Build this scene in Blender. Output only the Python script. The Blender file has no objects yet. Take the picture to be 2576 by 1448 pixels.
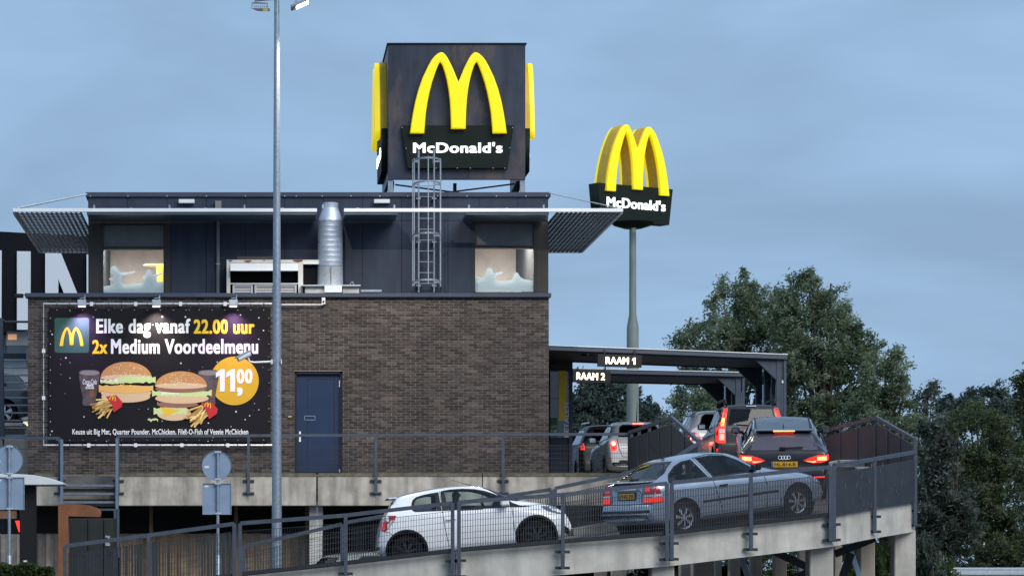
import bpy, bmesh, math, random
import numpy as np
from mathutils import Vector, Matrix
from mathutils.bvhtree import BVHTree
from mathutils.geometry import delaunay_2d_cdt

random.seed(7); RNG = np.random.default_rng(7)
R = math.radians
S = bpy.context.scene
COL = S.collection

# ------------------------------------------------------------------ camera
F = 7350.0            # focal length in units of a 2575 px wide picture
VX, VY = 640.0, 1440.0  # vanishing point of the depth direction
ZC = 1.3              # eye height
cam = bpy.data.objects.new('camera', bpy.data.cameras.new('camera'))
COL.objects.link(cam); S.camera = cam
cam.location = (0, 0, ZC); cam.rotation_euler = (R(90), 0, 0)
cam.data.sensor_width = 36.0
cam.data.lens = F / 2575.0 * 36.0
cam.data.shift_x = (1287.5 - VX) / 2575.0
cam.data.shift_y = (VY - 724.0) / 2575.0
cam.data.clip_end = 3000

# ------------------------------------------------------------------ world, sun, exposure
SUN_EL, SUN_AZ = 40.0, 148.0     # azimuth measured clockwise from +Y: behind and right of the camera
W = bpy.data.worlds.new('World'); S.world = W; W.use_nodes = True
nt = W.node_tree; nt.nodes.clear()
def N(t, **kw):
    n = nt.nodes.new(t)
    for k, v in kw.items(): setattr(n, k, v)
    return n
out = N('ShaderNodeOutputWorld'); bg = N('ShaderNodeBackground')
sky = N('ShaderNodeTexSky', sky_type='NISHITA', sun_disc=False, sun_elevation=R(SUN_EL), sun_rotation=R(SUN_AZ), dust_density=2.0)
tc = N('ShaderNodeTexCoord'); mp = N('ShaderNodeMapping'); mp.inputs['Scale'].default_value = (2.0, 2.0, 5.0)
nz = N('ShaderNodeTexNoise'); nz.inputs['Scale'].default_value = 2.6; nz.inputs['Detail'].default_value = 4; nz.inputs['Roughness'].default_value = .52
nz.inputs['Distortion'].default_value = .35
cr = N('ShaderNodeValToRGB'); cr.color_ramp.elements[0].position = .36; cr.color_ramp.elements[1].position = .63
cr.color_ramp.elements[0].color = (2.35, 3.6, 5.35, 1); cr.color_ramp.elements[1].color = (3.25, 5.0, 7.35, 1)
mixc = N('ShaderNodeMixRGB'); mixc.inputs['Fac'].default_value = .93
bg.inputs['Strength'].default_value = .068
L = nt.links.new
L(tc.outputs['Generated'], mp.inputs['Vector']); L(mp.outputs['Vector'], nz.inputs['Vector']); L(nz.outputs['Fac'], cr.inputs['Fac'])
L(sky.outputs['Color'], mixc.inputs['Color1']); L(cr.outputs['Color'], mixc.inputs['Color2'])
L(mixc.outputs['Color'], bg.inputs['Color']); L(bg.outputs['Background'], out.inputs['Surface'])
sun = bpy.data.objects.new('sun', bpy.data.lights.new('sun', 'SUN')); COL.objects.link(sun)
sun.data.energy = 1.5; sun.data.angle = R(40); sun.data.color = (1.0, .97, .93)
_d = Vector((math.sin(R(SUN_AZ)) * math.cos(R(SUN_EL)), math.cos(R(SUN_AZ)) * math.cos(R(SUN_EL)), math.sin(R(SUN_EL))))
sun.rotation_euler = (-_d).to_track_quat('-Z', 'Y').to_euler(); sun.location = (0, -20, 40)
S.view_settings.view_transform = 'Standard'; S.view_settings.look = 'None'
S.view_settings.exposure = 0.74; S.view_settings.gamma = 1.0
S.cycles.max_bounces = 6; S.cycles.transparent_max_bounces = 24

# ------------------------------------------------------------------ helpers
def P(px, py, Y):
    return Vector(((px - VX) / F * Y, Y, (VY - py) / F * Y + ZC))
def PX(px, Y): return (px - VX) / F * Y
def PZ(py, Y): return (VY - py) / F * Y + ZC

def tag(o, label=None, cat=None, group=None, kind=None):
    if label: o['label'] = label
    if cat: o['category'] = cat
    if group: o['group'] = group
    if kind: o['kind'] = kind
    return o
def thing(name, label, cat, loc=(0, 0, 0), group=None, rot=(0, 0, 0)):
    e = bpy.data.objects.new(name, None); COL.objects.link(e)
    e.location = loc; e.rotation_euler = rot; e.empty_display_size = .2
    return tag(e, label, cat, group)
def world_loc(o):
    v = Vector(o.location)
    while o.parent: o = o.parent; v += Vector(o.location)
    return v
def link(name, me, mats, parent=None, local=False, smooth=None):
    o = bpy.data.objects.new(name, me); COL.objects.link(o)
    for m in (mats if isinstance(mats, (list, tuple)) else [mats]):
        if len(me.materials) < (len(mats) if isinstance(mats, (list, tuple)) else 1): me.materials.append(m)
    if parent:
        o.parent = parent
        if not local: o.location = -world_loc(parent)
    return o

class MB:
    """collects geometry; build() links ONE mesh object"""
    def __init__(s): s.v = []; s.f = []; s.m = []; s.mi = 0
    def quadgrid(s, idx):
        s.f.append(idx); s.m.append(s.mi)
    def add(s, vs, fs):
        b = len(s.v); s.v += [tuple(v) for v in vs]
        for f in fs: s.f.append(tuple(b + i for i in f)); s.m.append(s.mi)
        return s
    def box(s, x0, x1, y0, y1, z0, z1):
        vs = [(x0,y0,z0),(x1,y0,z0),(x1,y1,z0),(x0,y1,z0),(x0,y0,z1),(x1,y0,z1),(x1,y1,z1),(x0,y1,z1)]
        return s.add(vs, [(3,2,1,0),(4,5,6,7),(0,1,5,4),(1,2,6,5),(2,3,7,6),(3,0,4,7)])
    def pbox(s, px0, py0, px1, py1, Y, d):
        """box whose front face fills a picture rectangle at depth Y"""
        return s.box(PX(px0, Y), PX(px1, Y), Y, Y + d, PZ(py1, Y), PZ(py0, Y))
    def bar(s, a, b, w, h=None, up=(0, 0, 1)):
        a, b = Vector(a), Vector(b); h = h or w; d = (b - a).normalized(); u = Vector(up)
        if abs(d.dot(u)) > .98: u = Vector((0, 1, 0))
        sx = d.cross(u).normalized(); uz = sx.cross(d).normalized()
        q = [(-w/2, -h/2), (w/2, -h/2), (w/2, h/2), (-w/2, h/2)]
        vs = [a + sx*i + uz*j for i, j in q] + [b + sx*i + uz*j for i, j in q]
        return s.add(vs, [(3,2,1,0),(4,5,6,7),(0,1,5,4),(1,2,6,5),(2,3,7,6),(3,0,4,7)])
    def tube(s, pts, r, n=8, caps=True):
        pts = [Vector(p) for p in pts]; rr = r if isinstance(r, (list, tuple)) else [r]*len(pts)
        b = len(s.v); prev = None
        for i, p in enumerate(pts):
            d = (pts[min(i+1, len(pts)-1)] - pts[max(i-1, 0)]).normalized()
            if prev is None:
                ref = Vector((0,0,1)) if abs(d.z) < .9 else Vector((1,0,0)); sx = d.cross(ref).normalized()
            else: sx = (prev - d*prev.dot(d)).normalized()
            prev = sx; uy = d.cross(sx)
            for k in range(n):
                a = 2*math.pi*k/n; s.v.append(tuple(p + (sx*math.cos(a) + uy*math.sin(a))*rr[i]))
        for i in range(len(pts)-1):
            for k in range(n):
                k2 = (k+1) % n
                s.f.append((b+i*n+k, b+i*n+k2, b+(i+1)*n+k2, b+(i+1)*n+k)); s.m.append(s.mi)
        if caps:
            s.f.append(tuple(b+k for k in range(n))[::-1]); s.m.append(s.mi)
            s.f.append(tuple(b+(len(pts)-1)*n+k for k in range(n))); s.m.append(s.mi)
        return s
    def lathe(s, prof, c, axis='z', n=24):
        """prof: list of (r, h) along axis"""
        b = len(s.v); c = Vector(c)
        for r, h in prof:
            for k in range(n):
                a = 2*math.pi*k/n; u, v = r*math.cos(a), r*math.sin(a)
                s.v.append(tuple(c + (Vector((u, v, h)) if axis == 'z' else Vector((u, h, v)) if axis == 'y' else Vector((h, u, v)))))
        for i in range(len(prof)-1):
            for k in range(n):
                k2 = (k+1) % n
                s.f.append((b+i*n+k, b+i*n+k2, b+(i+1)*n+k2, b+(i+1)*n+k)); s.m.append(s.mi)
        return s
    def poly(s, pts): return s.add(pts, [tuple(range(len(pts)))])
    def build(s, name, mats, parent=None, local=False, smooth=False, bevel=0):
        me = bpy.data.meshes.new(name); me.from_pydata(s.v, [], s.f)
        mats = mats if isinstance(mats, (list, tuple)) else [mats]
        for m in mats: me.materials.append(m)
        if len(mats) > 1: me.polygons.foreach_set('material_index', s.m)
        bm = bmesh.new(); bm.from_mesh(me); bmesh.ops.recalc_face_normals(bm, faces=bm.faces)
        if bevel: bmesh.ops.bevel(bm, geom=bm.edges[:], offset=bevel, segments=1, affect='EDGES', clamp_overlap=True)
        bm.to_mesh(me); bm.free()
        if smooth:
            me.polygons.foreach_set('use_smooth', [True]*len(me.polygons)); me.set_sharp_from_angle(angle=R(38))
        me.update()
        return link(name, me, mats, parent, local)

def curve_mesh(loops, depth, bevel=0.0, res=1):
    """extruded 2D outline(s) in XY, front at +Z; returns mesh data"""
    cu = bpy.data.curves.new('tmp', 'CURVE'); cu.dimensions = '2D'; cu.fill_mode = 'BOTH'
    cu.extrude = depth/2; cu.bevel_depth = bevel; cu.bevel_resolution = res; cu.offset = -bevel
    for lp in loops:
        sp = cu.splines.new('POLY'); sp.points.add(len(lp)-1); sp.use_cyclic_u = True
        for i, p in enumerate(lp): sp.points[i].co = (p[0], p[1], 0, 1)
    return _conv(cu)
def _conv(cu):
    o = bpy.data.objects.new('tmp', cu); COL.objects.link(o)
    bpy.context.view_layer.update()
    ev = o.evaluated_get(bpy.context.evaluated_depsgraph_get())
    me = bpy.data.meshes.new_from_object(ev)
    bpy.data.objects.remove(o); 
    return me
def text_mesh(txt, bold=0.0, depth=0.02, shear=0.0, space=1.0):
    """text as mesh; bold text is thickened with shifted copies of each stroke"""
    cu = bpy.data.curves.new('tmp', 'FONT'); cu.body = txt; cu.extrude = depth/2; cu.shear = shear
    cu.space_character = space + bold*2.2; cu.resolution_u = 4
    me = _conv(cu)
    if not bold: return me
    co = np.empty(len(me.vertices)*3); me.vertices.foreach_get('co', co); co = co.reshape(-1, 3)
    fs = [tuple(p.vertices) for p in me.polygons]; vs, ff = [], []
    sh = [(i*bold*.5, j*bold*.55) for i in (-2, -1, 0, 1, 2) for j in (-1, 0, 1)]
    for q, (dx, dy) in enumerate(sh):
        b = len(vs); vs += (co + np.array([dx, dy, q*.0012])).tolist(); ff += [tuple(b+i for i in f) for f in fs]
    m2 = bpy.data.meshes.new('text'); m2.from_pydata(vs, [], ff); m2.update()
    return m2
def fit(me, w, h, d=None):
    """scale mesh so that its bbox is w x h, lower left at 0"""
    co = np.empty(len(me.vertices)*3); me.vertices.foreach_get('co', co); co = co.reshape(-1, 3)
    mn, mx = co.min(0), co.max(0); sc = np.ones(3); sc[0] = w/(mx[0]-mn[0]); sc[1] = h/(mx[1]-mn[1])
    co = (co - mn)*sc
    if d is not None and mx[2] > mn[2]: co[:, 2] = (co[:, 2])/(mx[2]-mn[2])*d
    me.vertices.foreach_set('co', co.ravel()); me.update()
    return me
def xform(me, M):
    me.transform(M); me.update(); return me
def put_flat(me, name, mat, parent, px0, py1, Y, rot=None):
    """mesh in XY (x right, y up, z towards the viewer) placed with its lower left at a picture point on plane Y"""
    M = Matrix.Translation(P(px0, py1, Y)) @ Matrix(((1,0,0,0),(0,0,-1,0),(0,1,0,0),(0,0,0,1)))
    xform(me, M)
    return link(name, me, mat, parent)
def text_px(txt, box, Y, mat, parent, name='lettering', bold=0.0, d=.02, shear=0.0):
    me = text_mesh(txt, bold, .02, shear); x0, y0, x1, y1 = box
    me.materials.clear()
    fit(me, PX(x1, Y)-PX(x0, Y), PZ(y0, Y)-PZ(y1, Y), d)
    return put_flat(me, name, mat, parent, x0, y1, Y)
def poly_px(pts, Y, mat, parent, name, d=.003, bevel=0):
    """flat printed/cut shape from picture points on plane Y"""
    c = P(0, 0, Y); lp = [(PX(x, Y), PZ(y, Y)) for x, y in pts]
    me = curve_mesh([lp], d, bevel); me.materials.clear()
    xform(me, Matrix.Translation((0, Y, 0)) @ Matrix(((1,0,0,0),(0,0,-1,0),(0,1,0,0),(0,0,0,1))))
    return link(name, me, mat, parent)

# ------------------------------------------------------------------ materials
MATS = {}
def mat(name, col, rough=.6, metal=0.0, var=0.0, vscale=3.0, bump=0.0, bscale=40.0, emis=None, estr=0.0, spec=.5, coat=0.0, streak=0.0, col2=None, detail=6.0):
    if name in MATS: return MATS[name]
    m = bpy.data.materials.new(name); m.use_nodes = True; t = m.node_tree; b = t.nodes['Principled BSDF']; ln = t.links.new
    b.inputs['Base Color'].default_value = (*col, 1); b.inputs['Roughness'].default_value = rough; b.inputs['Metallic'].default_value = metal
    b.inputs['Specular IOR Level'].default_value = spec
    if coat: b.inputs['Coat Weight'].default_value = coat; b.inputs['Coat Roughness'].default_value = .06
    if emis: b.inputs['Emission Color'].default_value = (*emis, 1); b.inputs['Emission Strength'].default_value = estr
    tcn = t.nodes.new('ShaderNodeTexCoord')
    if var or col2:
        nz = t.nodes.new('ShaderNodeTexNoise'); nz.inputs['Scale'].default_value = vscale; nz.inputs['Detail'].default_value = detail; nz.inputs['Roughness'].default_value = .62
        ln(tcn.outputs['Object'], nz.inputs['Vector'])
        rp = t.nodes.new('ShaderNodeValToRGB'); rp.color_ramp.elements[0].position = .32; rp.color_ramp.elements[1].position = .68
        lo = col2 if col2 else tuple(c*(1-var) for c in col); hi = col if col2 else tuple(min(1, c*(1+var)) for c in col)
        rp.color_ramp.elements[0].color = (*lo, 1); rp.color_ramp.elements[1].color = (*hi, 1)
        ln(nz.outputs['Fac'], rp.inputs['Fac']); last = rp.outputs['Color']
        if streak:
            mpn = t.nodes.new('ShaderNodeMapping'); mpn.inputs['Scale'].default_value = (1.9, 1.9, .3); ln(tcn.outputs['Object'], mpn.inputs['Vector'])
            n2 = t.nodes.new('ShaderNodeTexNoise'); n2.inputs['Scale'].default_value = 2.2; n2.inputs['Detail'].default_value = 5; ln(mpn.outputs['Vector'], n2.inputs['Vector'])
            r2 = t.nodes.new('ShaderNodeValToRGB'); r2.color_ramp.elements[0].position = .35; r2.color_ramp.elements[1].position = .6
            r2.color_ramp.elements[0].color = (1-streak,)*3 + (1,); r2.color_ramp.elements[1].color = (1, 1, 1, 1)
            ln(n2.outputs['Fac'], r2.inputs['Fac'])
            mx = t.nodes.new('ShaderNodeMixRGB'); mx.blend_type = 'MULTIPLY'; mx.inputs['Fac'].default_value = 1
            ln(last, mx.inputs['Color1']); ln(r2.outputs['Color'], mx.inputs['Color2']); last = mx.outputs['Color']
        ln(last, b.inputs['Base Color'])
        rr = t.nodes.new('ShaderNodeMapRange'); rr.inputs['To Min'].default_value = max(.03, rough-.1); rr.inputs['To Max'].default_value = min(1, rough+.1)
        ln(nz.outputs['Fac'], rr.inputs['Value']); ln(rr.outputs['Result'], b.inputs['Roughness'])
    if bump:
        n3 = t.nodes.new('ShaderNodeTexNoise'); n3.inputs['Scale'].default_value = bscale; n3.inputs['Detail'].default_value = 5; ln(tcn.outputs['Object'], n3.inputs['Vector'])
        bp = t.nodes.new('ShaderNodeBump'); bp.inputs['Strength'].default_value = bump; bp.inputs['Distance'].default_value = .01
        ln(n3.outputs['Fac'], bp.inputs['Height']); ln(bp.outputs['Normal'], b.inputs['Normal'])
    MATS[name] = m; return m
def glass(name, tint, transp=.75, rough=.02, ior=1.45):
    m = bpy.data.materials.new(name); m.use_nodes = True; t = m.node_tree; t.nodes.clear(); ln = t.links.new
    o = t.nodes.new('ShaderNodeOutputMaterial'); tr = t.nodes.new('ShaderNodeBsdfTransparent'); tr.inputs['Color'].default_value = (*[c*transp for c in tint], 1)
    g = t.nodes.new('ShaderNodeBsdfGlossy'); g.inputs['Roughness'].default_value = rough; g.inputs['Color'].default_value = (1, 1, 1, 1)
    fr = t.nodes.new('ShaderNodeFresnel'); fr.inputs['IOR'].default_value = ior
    mx = t.nodes.new('ShaderNodeMixShader'); ln(fr.outputs['Fac'], mx.inputs['Fac']); ln(tr.outputs['BSDF'], mx.inputs[1]); ln(g.outputs['BSDF'], mx.inputs[2])
    ln(mx.outputs['Shader'], o.inputs['Surface']); return m
def emit(name, col, s, base=None, rough=.3):
    return mat(name, base or col, rough=rough, emis=col, estr=s)

M_concrete = mat('concrete', (.50, .475, .425), .85, var=.22, vscale=1.7, bump=.35, bscale=30, streak=.2)
M_concrete_dk = mat('old_concrete', (.41, .385, .345), .88, var=.28, vscale=2.0, bump=.4, bscale=25, streak=.45)
M_moss = mat('mossy_concrete', (.10, .10, .06), .95, vscale=7, col2=(.20, .19, .15), bump=.6, bscale=40)
M_asphalt = mat('asphalt', (.065, .065, .07), .8, var=.25, vscale=6, bump=.5, bscale=120)
M_deck = mat('deck_asphalt', (.10, .10, .105), .7, var=.25, vscale=4, bump=.4, bscale=120)
M_grass_ground = mat('grass_ground', (.05, .075, .03), .95, vscale=.7, col2=(.09, .085, .04), bump=.7, bscale=15)
M_rail = mat('railing_paint', (.048, .063, .090), .5, var=.18, vscale=6)
M_rail_dk = mat('railing_steel_dark', (.018, .022, .030), .55, var=.2, vscale=6)
M_clad = mat('navy_cladding', (.036, .049, .078), .6, spec=.25, var=.10, vscale=1.4, streak=.18)
M_clad2 = mat('navy_trim', (.040, .053, .084), .5, var=.1, vscale=2)
M_joint = mat('joint_black', (.008, .009, .012), .8)
M_black = mat('black_plastic', (.010, .010, .011), .55, spec=.25)
M_rubber = mat('tyre_rubber', (.009, .009, .010), .9, spec=.15)
M_white = mat('white_enamel', (.74, .76, .77), .4, var=.05, vscale=3)
M_white_edge = mat('white_edge_trim', (.80, .82, .83), .35, var=.04, vscale=2)
M_galv = mat('galvanised_steel', (.30, .35, .41), .42, metal=.55, var=.18, vscale=18)
M_galv_lt = mat('galvanised_light', (.50, .54, .58), .4, metal=.4, var=.12, vscale=14)
M_duct = mat('duct_metal', (.46, .53, .62), .48, metal=.55, var=.14, vscale=5)
M_signback = mat('sign_back', (.24, .32, .43), .5, metal=.2, var=.08, vscale=3)
M_brown = mat('window_frame_brown', (.032, .027, .022), .5, var=.2, vscale=3)
M_yellow = mat('sign_yellow', (.84, .64, .006), .35, emis=(1.0, .80, .0), estr=.32)
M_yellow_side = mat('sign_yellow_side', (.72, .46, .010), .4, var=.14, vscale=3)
M_green = mat('sign_green', (.012, .019, .016), .6, spec=.15, var=.08, vscale=3)
M_lit_white = emit('lit_white', (1, 1, 1), .75, (.8, .8, .8))
M_lit_raam = emit('lit_raam', (1.0, .86, .62), 2.2, (.9, .85, .75))
M_print_white = mat('print_white', (.82, .82, .82), .6)
M_print_yellow = mat('print_yellow', (.80, .53, .01), .6)
M_corten = mat('rusted_steel', (.23, .085, .035), .8, var=.2, vscale=3, bump=.3, bscale=60, streak=.15)
M_glass_win = glass('window_glass', (.93, .97, 1.0), .9, ior=1.5)
M_glass_dk = glass('dark_glass', (.35, .38, .40), .5, ior=1.5)
# ================================================================== ground and terrain
def ground_height(x, y):
    t = min(1, max(0, (y - 74) / 9.0)); t = t*t*(3-2*t)
    u = min(1, max(0, (x - 6) / 8.0))
    return .62*t*u
gm = MB()
xs = [-900, -300, -120, -60, -30, -15] + [i*2.0 for i in range(-4, 24)] + [60, 90, 150, 400, 900]
ys = [-200, -60, -20, 10, 30, 45, 60] + [70 + i*1.5 for i in range(22)] + [110, 130, 170, 260, 500, 1500]
for y in ys:
    for x in xs: gm.v.append((x, y, ground_height(x, y)))
nx = len(xs)
for j in range(len(ys)-1):
    for i in range(nx-1):
        gm.f.append((j*nx+i, j*nx+i+1, (j+1)*nx+i+1, (j+1)*nx+i)); gm.m.append(0 if (ys[j] < 72 or xs[i] < 6) and ys[j] < 130 else 1)
ground = gm.build('ground', [M_asphalt, M_grass_ground]); tag(ground, kind='structure')

# ================================================================== restaurant building
YB, YU = 67.0, 68.2          # brick face, upper storey face
XL, XR = PX(70, YB), PX(1380, YB)
ZP = PZ(1188, 66.0)          # platform level
ZT = PZ(738, YB)             # top of brick storey
BLD = thing('restaurant_building', 'two-storey restaurant with dark brick ground floor and navy panelled upper floor', 'building', ((XL+XR)/2, 72, ZP))
# --- brick storey: mortar backing + bricks
def brick_mat(name, use_obj):
    m = bpy.data.materials.new(name); m.use_nodes = True; t = m.node_tree; b = t.nodes['Principled BSDF']; ln = t.links.new
    if use_obj: src = t.nodes.new('ShaderNodeObjectInfo').outputs['Random']
    else:
        a = t.nodes.new('ShaderNodeAttribute'); a.attribute_name = 'rnd'; src = a.outputs['Fac']
    rp = t.nodes.new('ShaderNodeValToRGB'); e = rp.color_ramp.elements
    e[0].position = 0; e[0].color = (.021, .016, .016, 1); e[1].position = 1; e[1].color = (.105, .082, .072, 1)
    for p, c in ((.28, (.035, .026, .024)), (.52, (.051, .037, .033)), (.72, (.062, .048, .043)), (.88, (.072, .060, .057))):
        n = rp.color_ramp.elements.new(p); n.color = (*c, 1)
    ln(src, rp.inputs['Fac'])
    tcn = t.nodes.new('ShaderNodeTexCoord'); geo = t.nodes.new('ShaderNodeNewGeometry')
    n2 = t.nodes.new('ShaderNodeTexNoise'); n2.inputs['Scale'].default_value = 14; n2.inputs['Detail'].default_value = 6; ln(geo.outputs['Position'], n2.inputs['Vector'])
    n3 = t.nodes.new('ShaderNodeTexNoise'); n3.inputs['Scale'].default_value = 1.0; n3.inputs['Detail'].default_value = 4; mpb = t.nodes.new('ShaderNodeMapping'); mpb.inputs['Scale'].default_value = (1.1, 1.1, .28); ln(geo.outputs['Position'], mpb.inputs['Vector']); ln(mpb.outputs['Vector'], n3.inputs['Vector'])
    mr = t.nodes.new('ShaderNodeMapRange'); mr.inputs['From Min'].default_value = .3; mr.inputs['From Max'].default_value = .7; mr.inputs['To Min'].default_value = .72; mr.inputs['To Max'].default_value = 1.28; ln(n2.outputs['Fac'], mr.inputs['Value'])
    mr2 = t.nodes.new('ShaderNodeMapRange'); mr2.inputs['From Min'].default_value = .3; mr2.inputs['From Max'].default_value = .7; mr2.inputs['To Min'].default_value = .62; mr2.inputs['To Max'].default_value = 1.28; ln(n3.outputs['Fac'], mr2.inputs['Value'])
    ml = t.nodes.new('ShaderNodeMath'); ml.operation = 'MULTIPLY'; ln(mr.outputs['Result'], ml.inputs[0]); ln(mr2.outputs['Result'], ml.inputs[1])
    mx = t.nodes.new('ShaderNodeVectorMath'); mx.operation = 'SCALE'; ln(rp.outputs['Color'], mx.inputs[0]); ln(ml.outputs['Value'], mx.inputs['Scale'])
    ln(mx.outputs['Vector'], b.inputs['Base Color']); b.inputs['Roughness'].default_value = .8
    bp = t.nodes.new('ShaderNodeBump'); bp.inputs['Strength'].default_value = .5; bp.inputs['Distance'].default_value = .004; ln(n2.outputs['Fac'], bp.inputs['Height']); ln(bp.outputs['Normal'], b.inputs['Normal'])
    return m
M_brick_o, M_brick_s = brick_mat('brick_single', True), brick_mat('brick_mass', False)
M_mortar = mat('mortar', (.32, .285, .25), .92, vscale=1.2, col2=(.18, .158, .137), bump=.5, bscale=60)
DX0, DX1, DZ1 = PX(741, YB), PX(861, YB), PZ(933, YB)
wb = MB()
yb0 = YB + .007
wb.box(XL, DX0, yb0, yb0+.3, ZP-.1, ZT); wb.box(DX1, XR, yb0, yb0+.3, ZP-.1, ZT); wb.box(DX0, DX1, yb0, yb0+.3, DZ1, ZT)
wb.box(XR-.3, XR-.012, yb0+.3, 78, ZP-.1, ZT); wb.box(XL+.012, XL+.3, yb0+.3, 78, ZP-.1, ZT); wb.box(XL+.3, XR-.3, 77.7, 78, ZP-.1, ZT)
brick_wall = wb.build('brick_wall', M_mortar, BLD)
CH, BW = .0612, .2195
rows = int((ZT - ZP) / CH); singles = 0
sb = MB(); rnd = []
me_brick = None
sx0, sx1, sz0, sz1 = PX(900, YB), PX(1310, YB), PZ(870, YB), PZ(760, YB)
for r in range(rows+1):
    z0 = ZP + r*CH; z1 = z0 + .0505
    if z1 > ZT: break
    x = XL - (BW/2 if r % 2 else 0)
    while x < XR:
        a, b = max(x, XL), min(x + BW - .0105, XR); x += BW
        segs = [(a, b)]
        if z0 < DZ1:
            segs = []
            if a < DX0: segs.append((a, min(b, DX0)))
            if b > DX1: segs.append((max(a, DX1), b))
        for a2, b2 in segs:
            if b2 - a2 < .02: continue
            j = random.uniform(-.002, .003); full = abs((b2-a2) - (BW-.0105)) < 1e-4
            if full and singles < 300 and sx0 < a2 < sx1 and sz0 < z0 < sz1:
                if me_brick is None:
                    o = MB().box(0, BW-.0105, 0, .05, 0, .0505).build('brick', M_brick_o, brick_wall); me_brick = o.data
                else:
                    o = bpy.data.objects.new('brick', me_brick); COL.objects.link(o); o.parent = brick_wall
                o.location = Vector((a2, YB - j, z0)) - world_loc(brick_wall); singles += 1
            else:
                sb.box(a2, b2, YB - j, YB + .05, z0, z1); rnd += [random.random()]*6
me = bpy.data.meshes.new('bricks'); me.from_pydata(sb.v, [], sb.f)
at = me.attributes.new('rnd', 'FLOAT', 'FACE'); at.data.foreach_set('value', rnd)
o = link('brickwork', me, M_brick_s, brick_wall); tag(o, kind='stuff')
# coping
cp = MB(); cp.box(XL-.06, XR+.05, YB-.09, YB+.34, PZ(748, YB), PZ(737.5, YB)); cp.build('coping', M_clad2, BLD, bevel=.008)
MB().box(XL+.3, XR-.3, YB+.34, YU-.04, ZT-.3, ZT-.12).build('flat_roof', M_black, BLD)
# dark masonry foot, moss grown
MB().box(XL-.02, XR+.02, YB-.02, YB+.006, ZP-.12, ZP-.005).build('plinth', M_moss, BLD)
# door
dr = MB().pbox(744, 937, 858, 1187, YB+.10, .06).build('door', mat('door_blue', (.018, .034, .078), .6, spec=.2, var=.08, vscale=2), BLD)
fr = MB()
fr.box(DX0, DX0+.045, YB+.03, YB+.2, ZP, DZ1); fr.box(DX1-.045, DX1, YB+.03, YB+.2, ZP, DZ1); fr.box(DX0, DX1, YB+.03, YB+.2, DZ1-.06, DZ1)
fr.build('frame', M_joint, dr)
mp_ = MB()
for a, b in (((773, 952), (841, 953)), ((773, 952), (774.5, 1180)), ((840, 952), (841.5, 1180))):
    mp_.pbox(a[0], a[1], b[0], b[1], YB+.096, .01)
mp_.build('panel_moulding', M_joint, dr)
nf = MB(); x0, y0, x1, y1 = 765, 1045, 793, 1056
for q in ((x0, y0, x1, y0+1.2), (x0, y1-1.2, x1, y1), (x0, y0, x0+1.2, y1), (x1-1.2, y0, x1, y1)): nf.pbox(*q, YB+.094, .008)
nf.build('letter_slot', M_signback, dr)
hd = MB(); hd.pbox(752, 1084, 756.5, 1095, YB+.07, .03); hd.pbox(752, 1098, 756.5, 1110, YB+.08, .02); hd.pbox(754, 1091, 768, 1094, YB+.05, .02)
hd.build('handle', M_white, dr)
MB().pbox(852.5, 956, 855, 973, YB+.085, .02).build('hinge', M_white, dr)
MB().pbox(852.5, 1179, 855, 1187, YB+.085, .02).build('hinge', M_white, dr)

# --- upper storey
UL, UR = PX(220, YU), PX(1380, YU)
zw0, zw1, zr = ZT-.12, PZ(556, YU), PZ(484, YU)
wl = MB()
yw = YU + .03
wl.box(PX(429, YU), PX(1191, YU), yw, yw+.2, zw0, zr-.05)          # between the windows
wl.box(UL+.02, PX(429, YU), yw, yw+.2, zw1, zr-.05); wl.box(PX(1191, YU), UR-.02, yw, yw+.2, zw1, zr-.05)
wl.box(UL+.02, UL+.25, yw+.2, 77, zw0, zr-.05); wl.box(UR-.25, UR-.02, yw+.2, 77, zw0, zr-.05); wl.box(UL+.25, UR-.25, 76.8, 77, zw0, zr-.05)
wl.box(UL+.25, UR-.25, yw+.2, 76.8, zr-.4, zr-.1); 
upper = wl.build('upper_wall', M_joint, BLD)
jx = [221, 321, 420, 519, 618, 716, 814, 911, 1010, 1108, 1204.6, 1302, 1379]
pn = 0
for a, b in zip(jx[:-1], jx[1:]):
    MB().box(PX(a, YU)+.005, PX(b, YU)-.005, YU, YU+.03, PZ(554, YU), PZ(496, YU)).build('panel', M_clad, upper)
lx = [430] + [j for j in jx if 440 < j < 1180] + [1190]
for a, b in zip(lx[:-1], lx[1:]):
    MB().box(PX(a, YU)+.005, PX(b, YU)-.005, YU, YU+.03, zw0, PZ(555, YU)).build('panel', M_clad, upper)
tr = MB(); tr.box(UL-.04, UR+.04, YU-.05, YU+.25, PZ(496, YU), PZ(484, YU)); tr.box(UL-.04, UL+.25, YU+.25, 77, PZ(496, YU), PZ(484, YU)); tr.box(UR-.25, UR+.04, YU+.25, 77, PZ(496, YU), PZ(484, YU))
tr.build('roof_trim', M_clad2, BLD, bevel=.01)
bl = MB()
for px in (228, 322, 420, 519, 617, 716, 745, 810, 882, 955, 1025, 1100, 1174, 1248, 1322, 1374):
    bl.lathe([(0, -.012), (.014, -.010), (.016, 0)], (PX(px, YU), YU-.05, PZ(494, YU)), 'y', 6)
bl.build('trim_bolts', M_galv_lt, BLD)
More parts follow.
